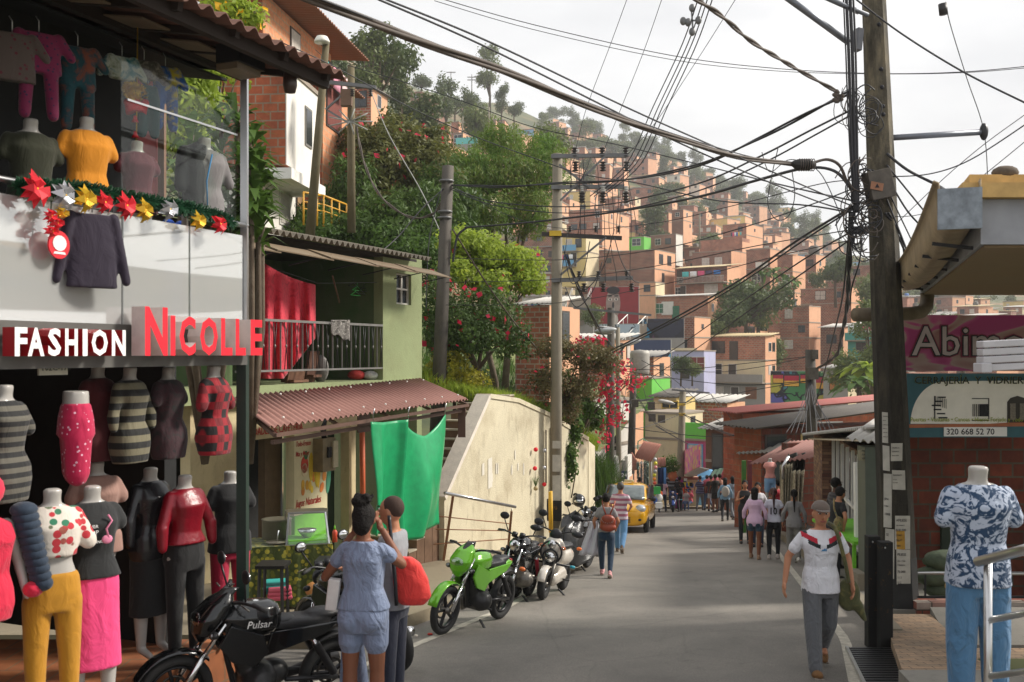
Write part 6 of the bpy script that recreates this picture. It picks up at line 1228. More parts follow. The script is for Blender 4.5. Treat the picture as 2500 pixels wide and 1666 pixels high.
awn('pale blue and white stall canopy at the right of the bend',at(1696,1172,50),at(1722,1180,48),0,Vector((.6,1.2,.5)),PL['blue'])
awn('dark green stall canopy beside the pale blue one',at(1722,1180,47),at(1752,1172,47),0,Vector((.6,1,.5)),M('dark green canvas',rgb(62,88,70),.8))
awn('dark red stall canopy above the far shoppers',at(1756,1168,45),at(1785,1172,44),0,Vector((.5,1,.5)),M('dark red canvas',rgb(130,50,60),.8))
def umb(label,px,py,Y,r,col):
 o=thing('umbrella',label,'umbrella',at(px,py+40,Y));c=at(px,py,Y);m=MB();m.lathe([(0,.3),(r*.4,.24),(r*.75,.1),(r,-.08)],c,col,14);m.build('canopy',o,True,solid=.01);m=MB();m.tube([c+Z*.3,c-Z*1.0],.015,STEEL,6);m.build('pole',o,True)
umb('dusky red patterned umbrella held among the far shoppers',1742,1180,45.5,.6,mat_cloth('umbrella red',rgb(150,54,74),rgb(110,40,60),'spots',12))
o=thing('stall_sign','white and orange hanging sign board with number 24 at the left stalls','sign',at(1535,1165,39));m=MB();c=at(1534,1138,39);m.box(c,(.12,.9,.85),PL['white'],-.3);m.box(at(1521,1150,38.6),(.35,.05,.8),M('sign grey',rgb(150,146,140),.6));m.box(at(1521,1160,38.5),(.3,.05,.3),M('sign navy',rgb(44,60,92),.6));m.build('board',o,True);m=MB();text_mb(m,'24',at(1517,1165,38.45),X_,Z,.22,WF,.004,.01);m.build('lettering',o,True)
FLW=mat_cloth('pink yellow shop print',rgb(226,120,150),rgb(226,200,90),'flowers',3.4,rgb(190,80,170),wr=0)
o=thing('shop_sign','pink and yellow flowered shop sign jutting over the street at the bend','sign',at(1690,1160,45));a,b=at(1669,1160,47.5),at(1708,1140,42);h0=1.1
m=MB();m.quad([a,b,b+Z*.95,a+Z*1.15],FLW);m.build('board',o,True,solid=.06);m=MB();m.quad([a-Z*.02,b-Z*.02,b-Z*.1+Vector((.4,0,0)),a-Z*.1+Vector((.4,0,0))],WHITE);m.build('ledge',o,True,solid=.04)
BC=[rgb(200,200,204),rgb(222,208,60),rgb(230,150,150),rgb(170,172,176),rgb(214,206,50),rgb(236,146,50),rgb(228,96,70)]
for i,col in enumerate(BC):
 c=at(1599+math.sin(i)*1.5,1122+i*9.6,40.3);m=MB();m.ell(c,.075,M('bauble %d'%i,col,.25,var=.0),12,8);m.build('bauble',None,label=['silver','yellow','pink','grey','lemon','orange','coral'][i]+' bauble, number %s from the top of the hanging string'%ORD[i],cat='bauble',group='string of baubles')
m=MB();m.tube([at(1599,1105,40.3),at(1599,1182,40.3)],.006,CABLE,4);m.build('bauble_string',None,label='string carrying the big baubles under the brown awning',cat='string')
for i,(px,col,lb)in enumerate([(1558,rgb(140,160,150),'pale green'),(1566,rgb(190,196,196),'silver'),(1574,rgb(150,162,160),'grey'),(1581,rgb(120,140,130),'dull green')]):
 V=[]
 for q in range(700):
  t=random.random();c=at(px,1128+t*62,40.8);d=Vector((random.gauss(0,1),random.gauss(0,1),random.gauss(0,1))).normalized();s_=d.orthogonal().normalized()*.008;e_=c+d*.07;V+=[c-s_,c+s_,e_+s_,e_-s_]
 raw_quads('tinsel_garland',np.array([tuple(v)for v in V]),M('tinsel %d'%i,col,.3,.5,var=.2),label='%s tinsel garland hanging at the far stall, %s from left'%(lb,ORD[i]),cat='garland')
m=MB();m.grid(lambda u,v:at(1606+u*20,1142+v*40,42)+Vector((0,.05*math.sin(u*12),0)),12,4,M('navy towel',rgb(34,50,96),.9));m.grid(lambda u,v:at(1620+u*6,1142+v*40,41.9),3,3,M('blue towel',rgb(90,140,200),.9));m.build('towel',None,label='navy and light blue towels hanging under the small awning',cat='towel',solid=.02)
GCOL=[rgb(206,40,40),rgb(240,90,40),rgb(40,140,60),rgb(226,200,60),rgb(40,90,170),rgb(220,110,150),rgb(230,230,226),rgb(30,30,34)]
for i in range(34):
 px,py,Y=random.uniform(1572,1612),random.uniform(1188,1240),random.uniform(39.5,43);c=at(px,py,Y);c.z=max(c.z,gz(Y)+.12);m=MB();q=i%8;a=random.uniform(.08,.17)
 if i%3:m.ell(c,(a,a*.8,a*1.1),M('goods %d'%q,GCOL[q],.5,var=.1),8,6)
 else:m.box(c,(a*2,a,a*1.8),M('goods %d'%q,GCOL[q],.5,var=.1),random.random())
 m.build('toy_goods',None,label='bright plastic toys and ornaments heaped at the left stall of the bend',cat='goods',group='heap of toys and ornaments')
for i in range(26):
 c=at(random.uniform(1668,1690),random.uniform(1172,1226),46.5+random.uniform(-.3,.3));m=MB();m.box(c,(.14,.05,.18),M('goods %d'%(i%8),GCOL[i%8],.5,var=.1));m.build('magazine',None,label='small coloured packets on the kiosk rack by the purple pole',cat='packet',group='kiosk packets')
m=MB();m.box(at(1680,1200,47),(.9,.1,1.4),PL['cream']);m.box(at(1680,1168,46.9),(1.,.2,.12),RA);m.build('kiosk_rack',None,label='cream kiosk rack full of packets right of the purple pole',cat='rack')
m=MB();m.box(at(1700,1205,49),(.8,.2,1.6),PL['blue'],.2);m.build('stall_cupboard',None,label='light blue painted stall front right of the kiosk',cat='stall')
o=thing('plant_pot','terracotta pot with bushy plant hanging by the far pole','plant',at(1642,1160,44));m=MB();m.lathe([(.1,-.3),(.22,-.1),(.16,.1),(.12,.15)],at(1642,1158,44),M('terracotta',rgb(190,110,70),.8),12);m.build('pot',o,True);leaves('foliage',[tuple(at(1636,1136,44))+(.45,.3,.4)],700,.12,LF['mid'],o)
o=thing('plastic_chair','pale green plastic chair on the flat roof above the stalls','chair',at(1571,1105,46));m=MB();MG=M('pale green plastic',rgb(130,196,160),.4);c=at(1571,1098,46)
m.box(c,(.5,.45,.04),MG);m.build('seat',o,True);m=MB();m.tube([c+Vector((-.24,.2,0)),c+Vector((-.22,.25,.35)),c+Vector((0,.27,.48)),c+Vector((.22,.25,.35)),c+Vector((.24,.2,0))],.03,MG,6);m.build('backrest',o,True)
for x,y in((-.2,-.2),(.2,-.2),(.2,.2),(-.2,.2)):m=MB();m.beam(c+Vector((x,y,0)),c+Vector((x,y,-.4)),.04,.04,MG);m.build('leg',o,True)
# ================================================================ POLES AND CABLES
def upole(name,label,bx,by,bY,tx,ty,r0,r1,mat,ext=0,n=8,tY=None,group=None):
 p,q=at(bx,by,bY),at(tx,ty,tY or bY);p.z-=ext;o=thing(name,label,'utility pole',p,0,group);m=MB();m.tube([p,p.lerp(q,.5),q],[r0,(r0+r1)/2,r1],mat,n);m.build('shaft',o,True);return o
WPO=mat_wall('greenish wooden pole',rgb(96,86,60),dirt=.5,scale=3);STL=M('galvanised steel angle',rgb(112,112,112),.5,.5,var=.2)
def arm(o,a,b,w_=.09,name='cross_arm',mat=None):m=MB();m.beam(a,b,w_,w_,mat or STL);return m.build(name,o,True)
INS=M('brown glazed insulator',rgb(52,46,44),.3,var=.1);INSW=M('white insulator',rgb(190,188,182),.4)
def insul(o,c,up=1,s=1.,mat=None,n=4):
 m=MB();pr=[]
 for i in range(n):z=i*.055*s;pr+=[(.035*s,z*up),(.075*s,(z+.018*s)*up),(.035*s,(z+.036*s)*up)]
 m.lathe(pr if up>0 else pr[::-1],c,mat or INS,10);return m.build('insulator',o,True)
p1=upole('concrete_pole','short square concrete pole behind the brown awning',1062,1010,24,1094,405,.18,.14,CONCD,1.5,4)
for y in(445,520,535):m=MB();m.lathe([(.17,0),(.18,.01),(.18,.04),(.17,.05)],at(1092-(y-405)*.05,y,24),STL,10);m.build('band',p1,True)
p2=upole('concrete_pole','tall concrete pole with four steel cross arms and transformer wiring',1356,1290,25,1361,376,.155,.125,CONC,.3,8)
Y2=24.85
for y in(382,458,572,685):
 y1=y+{382:-2,458:-2,572:10,685:-6}[y];arm(p2,at({572:1322}.get(y,1346),y,Y2),at({382:1532,458:1524,572:1518,685:1545}[y],y1,Y2),.1,mat=STL if y!=572 else M('dark steel',rgb(60,56,54),.5,.4))
for a,b in(((1368,490),(1475,384)),((1365,402),(1440,458)),((1368,672),(1480,580))):arm(p2,at(*a,Y2-.1),at(*b,Y2-.1),.05,'brace')
for x in(1403,1470,1528):insul(p2,at(x,384,Y2),1,1.2);insul(p2,at(x+2,395,Y2-.08),-1,1.2)
for x in(1421,1472,1528):insul(p2,at(x,455,Y2-.2),-1,1.0,INSW,3);insul(p2,at(x,470,Y2-.2),-1,1.3)
for x in(1414,1461,1530):insul(p2,at(x,682,Y2),1,1.);insul(p2,at(x+12,692,Y2-.1),-1,1.1)
for x in(1392,1455,1510):insul(p2,at(x,568,Y2),1,.8)
m=MB();m.box(at(1356,570,Y2-.15),(.3,.04,.13),M('yellow tag',rgb(206,170,40),.5));m.build('yellow_tag',p2,True)
for(y,h,tx)in((1190,60,['S 13','CASA']),(1130,40,['21 18','LI 10']),(1240,36,['ARR']),(1085,18,[])):
 c=at(1356,y,24.8);m=MB();m.box(c+Vector((.02,-.14,0)),(.2,.01,h/F*25),PAPER);m.build('poster',p2,True)
m=MB();m.box(at(1353,1245,24.83)+Vector((0,-.02,0)),(.36,.34,.5),YB);m.build('painted_band',p2,True)
p3=upole('wooden_pole','leaning moss green wooden pole in front of the white house',757,528,26,797,100,.13,.09,WPO,.5,9)
m=MB();c=at(786,105,25.8);m.lathe([(.0,.2),(.14,.16),(.2,.05),(.2,0)],c,M('lamp white',rgb(220,218,206),.4),14);m.tube([c+Z*.15,at(797,110,26)],.03,STL,6);m.build('lamp',p3,True)
p4=upole('concrete_pole','weathered pole with a steel cross arm left of the flowering tree',858,525,28,857,160,.12,.1,WPO,.5,8)
arm(p4,at(792,200,27.7),at(918,214,27.7),.1);arm(p4,at(795,268,27.8),at(855,215,27.7),.05,'brace');arm(p4,at(800,270,27.8),at(850,300,27.8),.05,'brace')
for x in(905,860):insul(p4,at(x,218,27.6),-1,1.)
m=MB()
for i in range(9):a=i*.7;m.tube([at(855,297,27.7),at(855+55*math.cos(a),297+32*math.sin(a),27.7)],.02,M('pale wire',rgb(150,150,144),.6),4)
m.build('spoke_aerial',p4,True)
m=MB();m.box(at(846,240,27.7),(.3,.25,.45),M('rusty box',rgb(110,84,66),.7));m.build('junction_box',p4,True)
for(nm,lb,bx,by,Y,tx,ty,r)in[('concrete_pole','dark slim pole carrying the street lamp left of the bend',1488,1250,37,1492,752,.17),('concrete_pole','thin grey pole right beside the street lamp pole',1512,1250,38.5,1508,800,.11),('concrete_pole','rusty brown pole with barrel transformer over the left stalls',1540,1130,46,1548,858,.18),('concrete_pole','utility pole with purple painted foot in the middle of the bend',1658,1240,47,1667,952,.19),('concrete_pole','dark pole with grey meter box in front of the graffiti wall',1982,1060,32,1978,854,.2),('concrete_pole','thin pole right of the brown timber hut',1793,1240,44,1791,1020,.1),('concrete_pole','thin pole in front of the mint house',2118,860,110,2118,780,.15),('concrete_pole','white slim pole on the upper hill left',1128,330,150,1130,285,.12),('concrete_pole','white slim pole taller and further right on the upper hill',1193,318,150,1194,262,.14),('concrete_pole','grey pole among houses at mid hill',1708,600,160,1708,520,.16),('concrete_pole','plain pole rising beside the narrow peach house',1858,690,140,1862,640,.14)]:
 q=upole(nm,lb,bx,by,Y,tx,ty,r,r*.8,CONCD if 'dark' in lb or 'rusty' in lb else CONC,.5)
 if 'dark slim' in lb:
  m=MB();a=at(1492,810,36.8);b=at(1460,800,35.5);m.tube([a,a+Z*.15,b+Z*.03],.04,STL,6);m.build('lamp_arm',q,True);m=MB();m.ell(at(1478,807,36),(.42,.16,.10),M('lamp grey',rgb(170,172,172),.4),14,8,rot(y=-.12));m.ell(at(1474,814,36),(.3,.14,.06),M('lamp lens',rgb(120,116,100),.3),12,6);m.build('lamp_head',q,True)
  for y in(752,900):m=MB();m.beam(at(1400,y,36.8),at(1590,y+18,36.8),.08,.08,STL)if y==752 else m.beam(at(1465,y,36.8),at(1512,y,36.8),.06,.06,STL);m.build('cross_arm',q,True)
 if 'thin grey' in lb:m=MB();m.ell(at(1540,838,38),(.42,.14,.09),M('lamp grey',rgb(170,172,172),.4),14,8,rot(y=-.3));m.tube([at(1508,868,38.5),at(1528,842,38.2)],.035,STL,6);m.build('lamp_head',q,True)
 if 'barrel' in lb:
  m=MB();m.lathe([(.0,.0),(.42,.02),(.45,.2),(.45,1.),(.42,1.15),(0,1.2)],at(1562,918,45.6),M('transformer grey',rgb(160,156,148),.6,.2),16);m.build('transformer',q,True)
  arm(q,at(1500,985,45.7),at(1595,975,45.7),.09);arm(q,at(1528,895,45.7),at(1612,893,45.7),.08)
  for x,y in((1550,1000),(1590,1006),(1592,1035),(1615,1038)):m=MB();m.box(at(x,y-15,45.3),(.3,.25,.35),MBX);m.build('junction_box',q,True)
 if 'purple' in lb:
  arm(q,at(1640,952,46.8),at(1732,960,46.8),.08);arm(q,at(1672,985,46.8),at(1712,958,46.8),.05,'brace');arm(q,at(1680,1085,46.8),at(1600,1040,46.8),.05,'brace')
  m=MB();m.tube([at(1658,1240,46.98),at(1659,1165,46.98)],.205,M('purple paint',rgb(176,60,140),.7),8);m.build('painted_foot',q,True)
  for y in(988,1012):m=MB();m.box(at(1665,y,46.75),(.3,.05,.12),M('yellow tag',rgb(206,170,40),.5));m.build('yellow_tag',q,True)
  m=MB();m.ell(at(1627,982,46.5),(.42,.14,.1),INSW,12,6,rot(y=.2));m.build('lamp_head',q,True)
 if 'meter box' in lb:
  m=MB();m.box(at(1983,912,31.6),(.33,.25,.38),MBX);m.build('meter_box',q,True);m=MB();m.box(at(1996,1005,31.7),(.2,.2,.4),MBX);m.build('small_box',q,True)
  m=MB();m.box(at(1988,866,31.8),(.2,.2,.3),MBX);m.build('top_box',q,True)
m=MB();m.tube([at(1345,1300,22.3),at(1344,1200,22.3)],.05,M('yellow bollard paint',rgb(206,160,30),.6,var=.15),10);m.build('bollard',None,label='slim yellow bollard between the retaining wall and white scooter',cat='bollard')
m=MB();m.tube([at(1290,1450,17.2),at(1292,1380,17.2)],.04,M('orange bollard paint',rgb(160,100,40),.7,var=.2),8);m.build('bollard',None,label='short rusty orange stump between the two motorcycles at the kerb',cat='bollard')
def crs(P_,k=7):
 o_=[]
 for i in range(len(P_)-1):
  a,b,c,d=P_[max(i-1,0)],P_[i],P_[i+1],P_[min(i+2,len(P_)-1)]
  for j in range(k):t=j/k;o_.append(.5*((2*b)+(c-a)*t+(2*a-5*b+4*c-d)*t*t+(3*b-a-3*c+d)*t**3))
 o_.append(P_[-1]);return o_
def cable(label,pts,r=.012,mat=None,strands=1,name='power_cable',cat='cable',group=None,tw=0):
 P_=crs([at(*p)for p in pts]);n=len(P_)
 m=MB()
 for s_ in range(strands):
  Q=[]
  for i,p in enumerate(P_):
   if strands>1:a=s_*6.283/strands+i*tw;p=p+Vector((math.cos(a)*r*1.1,0,math.sin(a)*r*1.1))
   Q.append(p)
  m.tube(Q,r,mat or CABLE,6)
 return m.build(name,None,label=label,cat=cat,group=group)
B=13.25
cable('thick black cable bundle sweeping from top left to the splice by the concrete pole',[(735,-12,6.2),(1000,92,7),(1250,182,8),(1480,278,9.5),(1640,334,10.8),(1800,383,12),(1935,401,13)],.016,CABLEG,3,tw=.25)
cable('thin cable running just above the thick bundle',[(755,-12,6.2),(1100,122,7.4),(1400,238,9),(1640,326,10.8),(1840,385,12.4),(1940,398,13)],.007)
cable('upper cable of the parallel pair crossing the sky',[(915,-12,8),(1200,105,9),(1520,258,10.4),(1680,330,11.3),(1840,400,12.2),(2000,470,12.9),(2085,505,B)],.009)
cable('lower cable of the parallel pair crossing the sky',[(898,-12,8),(1180,112,9),(1500,272,10.4),(1660,350,11.3),(1830,425,12.2),(1990,490,12.9),(2085,520,B)],.009)
cable('long slack thin wire high across the whole sky',[(1060,-8,26),(1300,60,27),(1640,136,28),(1900,168,28),(2150,180,28),(2350,176,27),(2520,161,26)],.011)
cable('second slack thin wire just under the high one',[(1060,2,26),(1300,72,27),(1640,146,28),(1900,174,28),(2150,181,28),(2350,178,27),(2520,165,26)],.009)
cable('twisted grey cable dropping steeply to the bracket left of the pole',[(1690,-8,9.5),(1760,38,10),(1830,98,11),(1900,142,12),(1965,180,12.6),(2045,225,B)],.014,CABLEG,2,tw=.7)
cable('straight cable from the pole top falling to the right edge',[(2085,-5,13.2),(2200,82,13),(2350,175,12.5),(2510,255,12)],.012)
cable('long rising cable from the short pole to the bracket, topmost of the fan',[(1100,452,24),(1230,456,23),(1360,448,22),(1520,440,20),(1700,405,17),(1850,340,15),(1990,268,13.8),(2070,228,B)],.016,CABLE,2,tw=.3)
cable('cable from the short pole sagging low then rising to the pole, second of the fan',[(1100,458,24),(1200,492,23),(1360,505,22),(1500,497,20.5),(1700,450,17),(1850,385,15),(1980,318,13.9),(2080,268,B)],.014)
cable('cable sagging under the second of the fan',[(1100,462,24),(1200,500,23),(1360,520,22),(1520,512,20),(1700,468,17),(1860,400,15),(1990,330,13.9),(2080,280,B)],.012)
cable('heavy black service cable entering the pole in a bend',[(1135,556,24),(1240,548,23),(1360,536,22),(1520,515,20),(1700,482,17),(1850,440,15),(1960,412,14),(2030,415,13.6),(2070,450,13.4),(2095,500,B)],.022)
cable('heavy cable hook hanging beside the short concrete pole',[(1140,556,24),(1118,575,24),(1110,610,24),(1106,640,24)],.03)
cable('line from the left cross arm dropping to the transformer pole',[(850,160,27.5),(1000,205,27),(1150,255,26.5),(1300,310,26),(1500,352,24),(1700,400,20),(1900,450,16),(2080,490,B)],.012)
cable('line from the roof edge passing below the first one',[(690,105,20),(820,165,22),(1000,262,24),(1150,330,24.5),(1300,385,24.8),(1420,425,24),(1560,448,22),(1750,490,18),(1950,500,15),(2080,520,B)],.012)
cable('thick pair of drop cables running down left from the pole to the lamp, upper one',[(2090,500,B),(1950,585,15),(1800,688,18),(1650,775,21),(1520,842,25),(1430,880,30)],.018)
cable('thick pair of drop cables running down left from the pole, lower one',[(2090,505,B),(1955,592,15),(1800,697,18),(1650,783,21),(1500,858,26),(1400,905,33)],.013)
cable('drop cable from the pole crossing the hill to the rusty pole',[(2090,560,B),(1960,635,15.5),(1800,745,20),(1650,850,28),(1560,905,40)],.012)
cable('lowest drop cable from the pole crossing the hill',[(2090,575,B),(1970,660,15.5),(1820,765,20),(1680,865,28),(1530,960,40)],.012)
cable('long low line from the short pole across the hill to the big pole',[(1085,630,24),(1360,635,22),(1600,610,19),(1800,560,16.5),(1980,500,14.5),(2085,460,B)],.009)
cable('second long low line under it from the short pole',[(1080,690,24),(1360,682,22),(1600,650,19),(1850,600,16),(2085,560,B)],.008)
cable('thin line between the short pole and tall pole at foot height of the lime tree',[(1080,745,24),(1360,740,22),(1640,690,18.5),(1900,625,15.5),(2085,585,B)],.007)
cable('thin line from short pole top passing behind the tall pole',[(1100,452,24),(1250,530,23),(1400,560,22),(1600,545,19),(1800,500,16),(2000,450,14),(2090,440,B)],.007)
for i,(a,b)in enumerate([(1645,1470),(1658,1480),(1668,1492),(1680,1500)]):cable('black riser from the tall pole arms up out of the picture, %s from left'%ORD[i],[(a+62,-10,20),(a+20,110,21.5),(a-50,260,23.5),(a-115,400,24.6),(b-30,480,24.8)],.013,group='risers above the tall pole')
cable('thin wire with clamp falling to the tall pole, left one',[(1533,-8,20),(1490,110,22),(1430,270,24),(1403,378,Y2)],.007)
cable('thin wire with clamp falling to the tall pole, middle one',[(1618,-8,20),(1570,130,22),(1510,280,24),(1470,378,Y2)],.007)
cable('thin wire leaning right to the tall pole arm',[(1800,-8,18),(1700,150,21),(1600,300,23.5),(1530,380,Y2)],.007)
m=MB()
for x,y in((1690,20),(1680,55),(1705,50),(1690,78),(1668,52)):m.ell(at(x,y,20.6),(.07,.05,.09),STL,8,6)
m.beam(at(1688,20,20.6),at(1692,78,20.6),.03,.03,STL);m.beam(at(1668,52,20.6),at(1706,50,20.6),.03,.03,STL);m.build('cable_spacer',None,label='cross shaped metal cable spacer clamped on the risers near the top',cat='spacer')
m=MB();c=at(1965,403,12.95);m.tube([c+Vector((-.17,0,.02)),c+Vector((-.1,0,0)),c+Vector((.06,0,0)),c+Vector((.14,0,.01))],[.03,.075,.07,.03],M('black splice wrap',(.02,.018,.016,1),.7),12)
for k in range(7):m.torus(c+Vector((-.07+k*.03,0,0)),.078,.006,CABLEG,rot(y=R(90)),14,5)
m.build('cable_splice',None,label='fat black wrapped cable splice hanging left of the concrete pole',cat='splice')
cable('cable leaving the splice and bending down to the pole',[(1985,398,13),(2020,390,13.1),(2050,405,13.2),(2070,450,B),(2090,480,B)],.02,CABLEG)
for i,(dx,r_)in enumerate([(0,.02),(9,.022),(17,.014),(-7,.01)]):cable('black riser cable strapped up the left of the concrete pole, %s of four'%ORD[i],[(2066+dx,-8,13.1),(2072+dx,130,13.1),(2076+dx*.9,260,13.15),(2082+dx*.7,400,13.15),(2090+dx*.4,520,13.2)],r_,group='risers on the concrete pole')
cable('long loose cable hanging left of the pole to the valley',[(2075,500,13.2),(2070,600,13.6),(2058,720,15),(2040,800,18),(2015,900,24),(1992,985,31)],.014)
cable('twisted hanging cable with knots left of the pole',[(2082,520,13.2),(2074,640,13.5),(2068,750,15),(2055,820,17),(2040,870,20),(1995,900,29)],.018,CABLE,2,tw=.9)
cable('short frayed cable end beside the small box',[(2105,580,13.1),(2098,640,13.1),(2080,700,13.4),(2075,745,13.8)],.01)
cable('open loop of wire hanging left of the pole',[(1900,360,14),(1882,440,14),(1875,500,14),(1895,536,14),(1925,528,14),(1940,480,14),(1934,420,14)],.007)
cable('wide slack loop under the splice',[(1860,372,13.5),(1880,420,13.5),(1930,390,13.2),(2000,420,13.1),(2050,520,13.1)],.006)
for i,(x,y)in enumerate([(2312,470),(2300,555),(2290,585),(2270,640),(2250,680)]):cable('cable sagging from the concrete pole to the gutter, %s from the top'%ORD[i],[(2165,375+i*28,13.3),(2215,415+i*50,13.2),(x-25,y-18,13),(x,y,[9.5,11,11.8,13,14][i])],[.02,.012,.013,.009,.012][i],group='service cables to the gutter')
cable('coiled bundle drooping right of the concrete pole to the downpipe',[(2165,520,13.3),(2190,560,13.4),(2210,620,13.6),(2222,680,14),(2246,700,14.3)],.016,CABLE,2,tw=.4)
cable('thin stay from the black insulator to the side arm',[(2309,5,13),(2320,60,13.2),(2360,190,13.4),(2402,320,13.5),(2412,458,13.5)],.006)
m=MB();m.tube([at(2301,10,13),at(2304,36,13)],.055,M('black insulator cap',(.02,.018,.018,1),.5),12);m.build('stay_insulator',None,label='black barrel insulator hanging alone in the sky at upper right',cat='insulator')
cable('upper right wire rising from the pole to the edge',[(2170,432,13.4),(2270,425,13),(2370,390,12.5),(2510,300,12)],.008)
cable('thin crossing wire at upper right',[(2190,545,13.4),(2300,440,13),(2400,355,12.6),(2510,275,12)],.005)
cable('lower thin crossing wire at upper right',[(2175,530,13.4),(2260,520,13),(2360,460,12.6),(2510,340,12)],.005)
cable('pale twisted stay wire from the left cross arm to the short pole',[(905,222,27.6),(950,330,26.8),(1030,470,25.5),(1085,590,24.2)],.014,M('pale wire',rgb(150,150,144),.6))
cable('rough chain like cable hanging in a deep curve between the left poles',[(870,310,27.8),(890,400,27),(930,480,26),(1000,530,25),(1060,520,24.4),(1090,470,24)],.018,CABLEG,2,tw=.8)
cable('black cable from the short pole down to the green house roof',[(1090,455,24),(1030,510,23.5),(970,580,23),(900,640,22)],.014)
cable('black cable falling along the short pole to the awning',[(1078,460,23.8),(1052,560,23.6),(1044,640,23.5),(1040,760,23.4)],.012)
cable('steel guy cable from the short pole falling right into the flowers',[(1105,560,24),(1180,680,24.5),(1250,780,25),(1310,850,25.6)],.02,M('brown guy',rgb(84,74,60),.8))
cable('twisted service cable hanging on the lamp pole',[(1382,620,Y2),(1420,720,26),(1470,815,33),(1500,850,37)],.022,CABLE,2,tw=.6)
for i in range(17):
 x0=1385+i*9.5;a,b=random.choice([(384,458),(460,572),(470,690),(384,572),(572,690)]);y0,y1=a,b;dx=random.uniform(-30,34);q=random.uniform(.4,.8)
 cable('thin black jumper wire looping between the cross arms of the tall pole',[(x0,y0,Y2-.12),(x0+dx*.3+random.uniform(-8,8),y0+(y1-y0)*.35,Y2-.25),(x0+dx*.8,y0+(y1-y0)*.75,Y2-.25),(x0+dx,y1,Y2-.12)],.009,group='jumpers on the tall pole')
for i,(x0,y0,x1,y1,dp)in enumerate([(1385,640,1500,560,70),(1375,600,1440,590,90),(1500,580,1560,690,60),(1380,700,1470,640,50)]):
 cable('wide slack loop of black wire at the tall pole, %s of four'%ORD[i],[(x0,y0,Y2-.2),(x0*.7+x1*.3,y0+dp,Y2-.3),(x0*.25+x1*.75,(y0+y1)/2+dp*.8,Y2-.3),(x1,y1,Y2-.2)],.012,group='slack loops at the tall pole')
k=0
ends=[(1548,870,46),(1667,960,47),(1978,870,32),(1490,900,37),(1545,985,45.7),(1600,1000,45),(1735,962,46.8),(1665,1010,46.8),(1978,930,31.8),(1791,1030,44),(1500,1040,38),(1660,1060,47),(1850,1060,33),(1612,895,45.6)]
for i in range(26):
 a,b=random.sample(ends,2)
 if abs(a[0]-b[0])<30:continue
 ym=(a[1]+b[1])/2+random.uniform(10,34);cable('thin sagging service wire among the poles at the bend',[a,((a[0]*2+b[0])/3,(ym+a[1])/2+5,(a[2]*2+b[2])/3),((a[0]+2*b[0])/3,(ym+b[1])/2+5,(a[2]+2*b[2])/3),b],.013,group='service wires at the bend')
for i in range(11):x=1940+i*8;cable('wire fanning down from the dark meter box pole to the roofs, %s of eleven'%ORD[i],[(1978,925,31.7),((1978+x)/2+random.uniform(-6,6),985,31),(x+(x-1978)*.6,1060,29.5)],.012,group='wires fanning from the meter pole')
m=MB();rr=random.Random(3)
for i in range(80):
 c=at(2092+rr.uniform(-22,40),rr.choice([250,430,500,540,560])+rr.uniform(-30,40),13.2+rr.uniform(-.05,.05));a,q=rr.uniform(0,6.28),rr.uniform(.06,.16);P_=[c+Vector((math.cos(a+j*1.1)*q*(1+j*.12),rr.uniform(-.03,.03),math.sin(a+j*1.1)*q*1.4-j*.03))for j in range(rr.choice([4,5,6]))]
 m.tube(crs(P_,4),rr.choice([.005,.007,.009]),rr.choice([CABLE,CABLE,CABLEG]),4)
for i in range(16):c=at(2045+rr.uniform(-8,10),232+rr.uniform(-12,16),13.2);m.ell(c,(.04,.03,.03),CABLEG,6,4)
m.build('cable_tangle',None,label='dense tangle of wire ends and clamps round the head of the concrete pole',cat='cable tangle',kind='stuff')
# ================================================================ FIGURES
def blob(name,prims,mat,parent,vox=.02,sm=3,paint=None,mats=None):
 m=MB()
 for q in prims:
  k=q[0]
  if k=='c':
   a,b,r0,r1=Vector(q[1]),Vector(q[2]),q[3],q[4];d=(b-a).normalized()if(b-a).length>1e-5 else Vector((0,0,1))
   m.tube([a-d*r0*.98,a-d*r0*.7,a,b,b+d*r1*.7,b+d*r1*.98],[r0*.2,r0*.71,r0,r1,r1*.71,r1*.2],mat,12)
  elif k=='e':m.ell(q[1],q[2],mat,14,10,q[3]if len(q)>3 else None)
  else:
   n=18;vs=[]
   for(x,y,z,rx,ry)in q[1]:
    for j in range(n):
     t=6.28318*j/n;c,s_=math.cos(t),math.sin(t);e_=.8;vs.append((x+rx*math.copysign(abs(c)**e_,c),y+ry*math.copysign(abs(s_)**e_,s_),z))
   K=len(q[1]);m.add(vs,[(i*n+j,i*n+(j+1)%n,(i+1)*n+(j+1)%n,(i+1)*n+j)for i in range(K-1)for j in range(n)]+[tuple(reversed(range(n))),tuple(range((K-1)*n,K*n))],mat,True)
 o=m.build(name,parent);md=o.modifiers.new('r','REMESH');md.mode='VOXEL';md.voxel_size=vox;md.use_smooth_shade=True
 s2=o.modifiers.new('s','SMOOTH');s2.iterations=sm;s2.factor=.6
 me=bpy.data.meshes.new_from_object(o.evaluated_get(bpy.context.evaluated_depsgraph_get()));o.modifiers.clear();old=o.data;o.data=me;me.name=name;bpy.data.meshes.remove(old)
 me.materials.clear()
 for q in(mats or[mat]):me.materials.append(q)
 if paint:
  for p in me.polygons:p.material_index=paint(p.center)
 return o
SK={k:M('skin '+k,c,.55,var=.08,scale=3,spec=.35)for k,c in dict(tan=rgb(176,122,92),brown=rgb(128,82,60),dark=rgb(92,60,46),fair=rgb(204,152,122)).items()}
HAIR=M('dark hair',(.009,.007,.006,1),.75,var=.5,scale=40,bp=.9,bscale=45,spec=.25);HAIRR=M('reddish dark hair',rgb(60,26,24),.5,var=.3,scale=30);HAIRG=M('greying hair',rgb(60,56,52),.7,var=.3,scale=40)
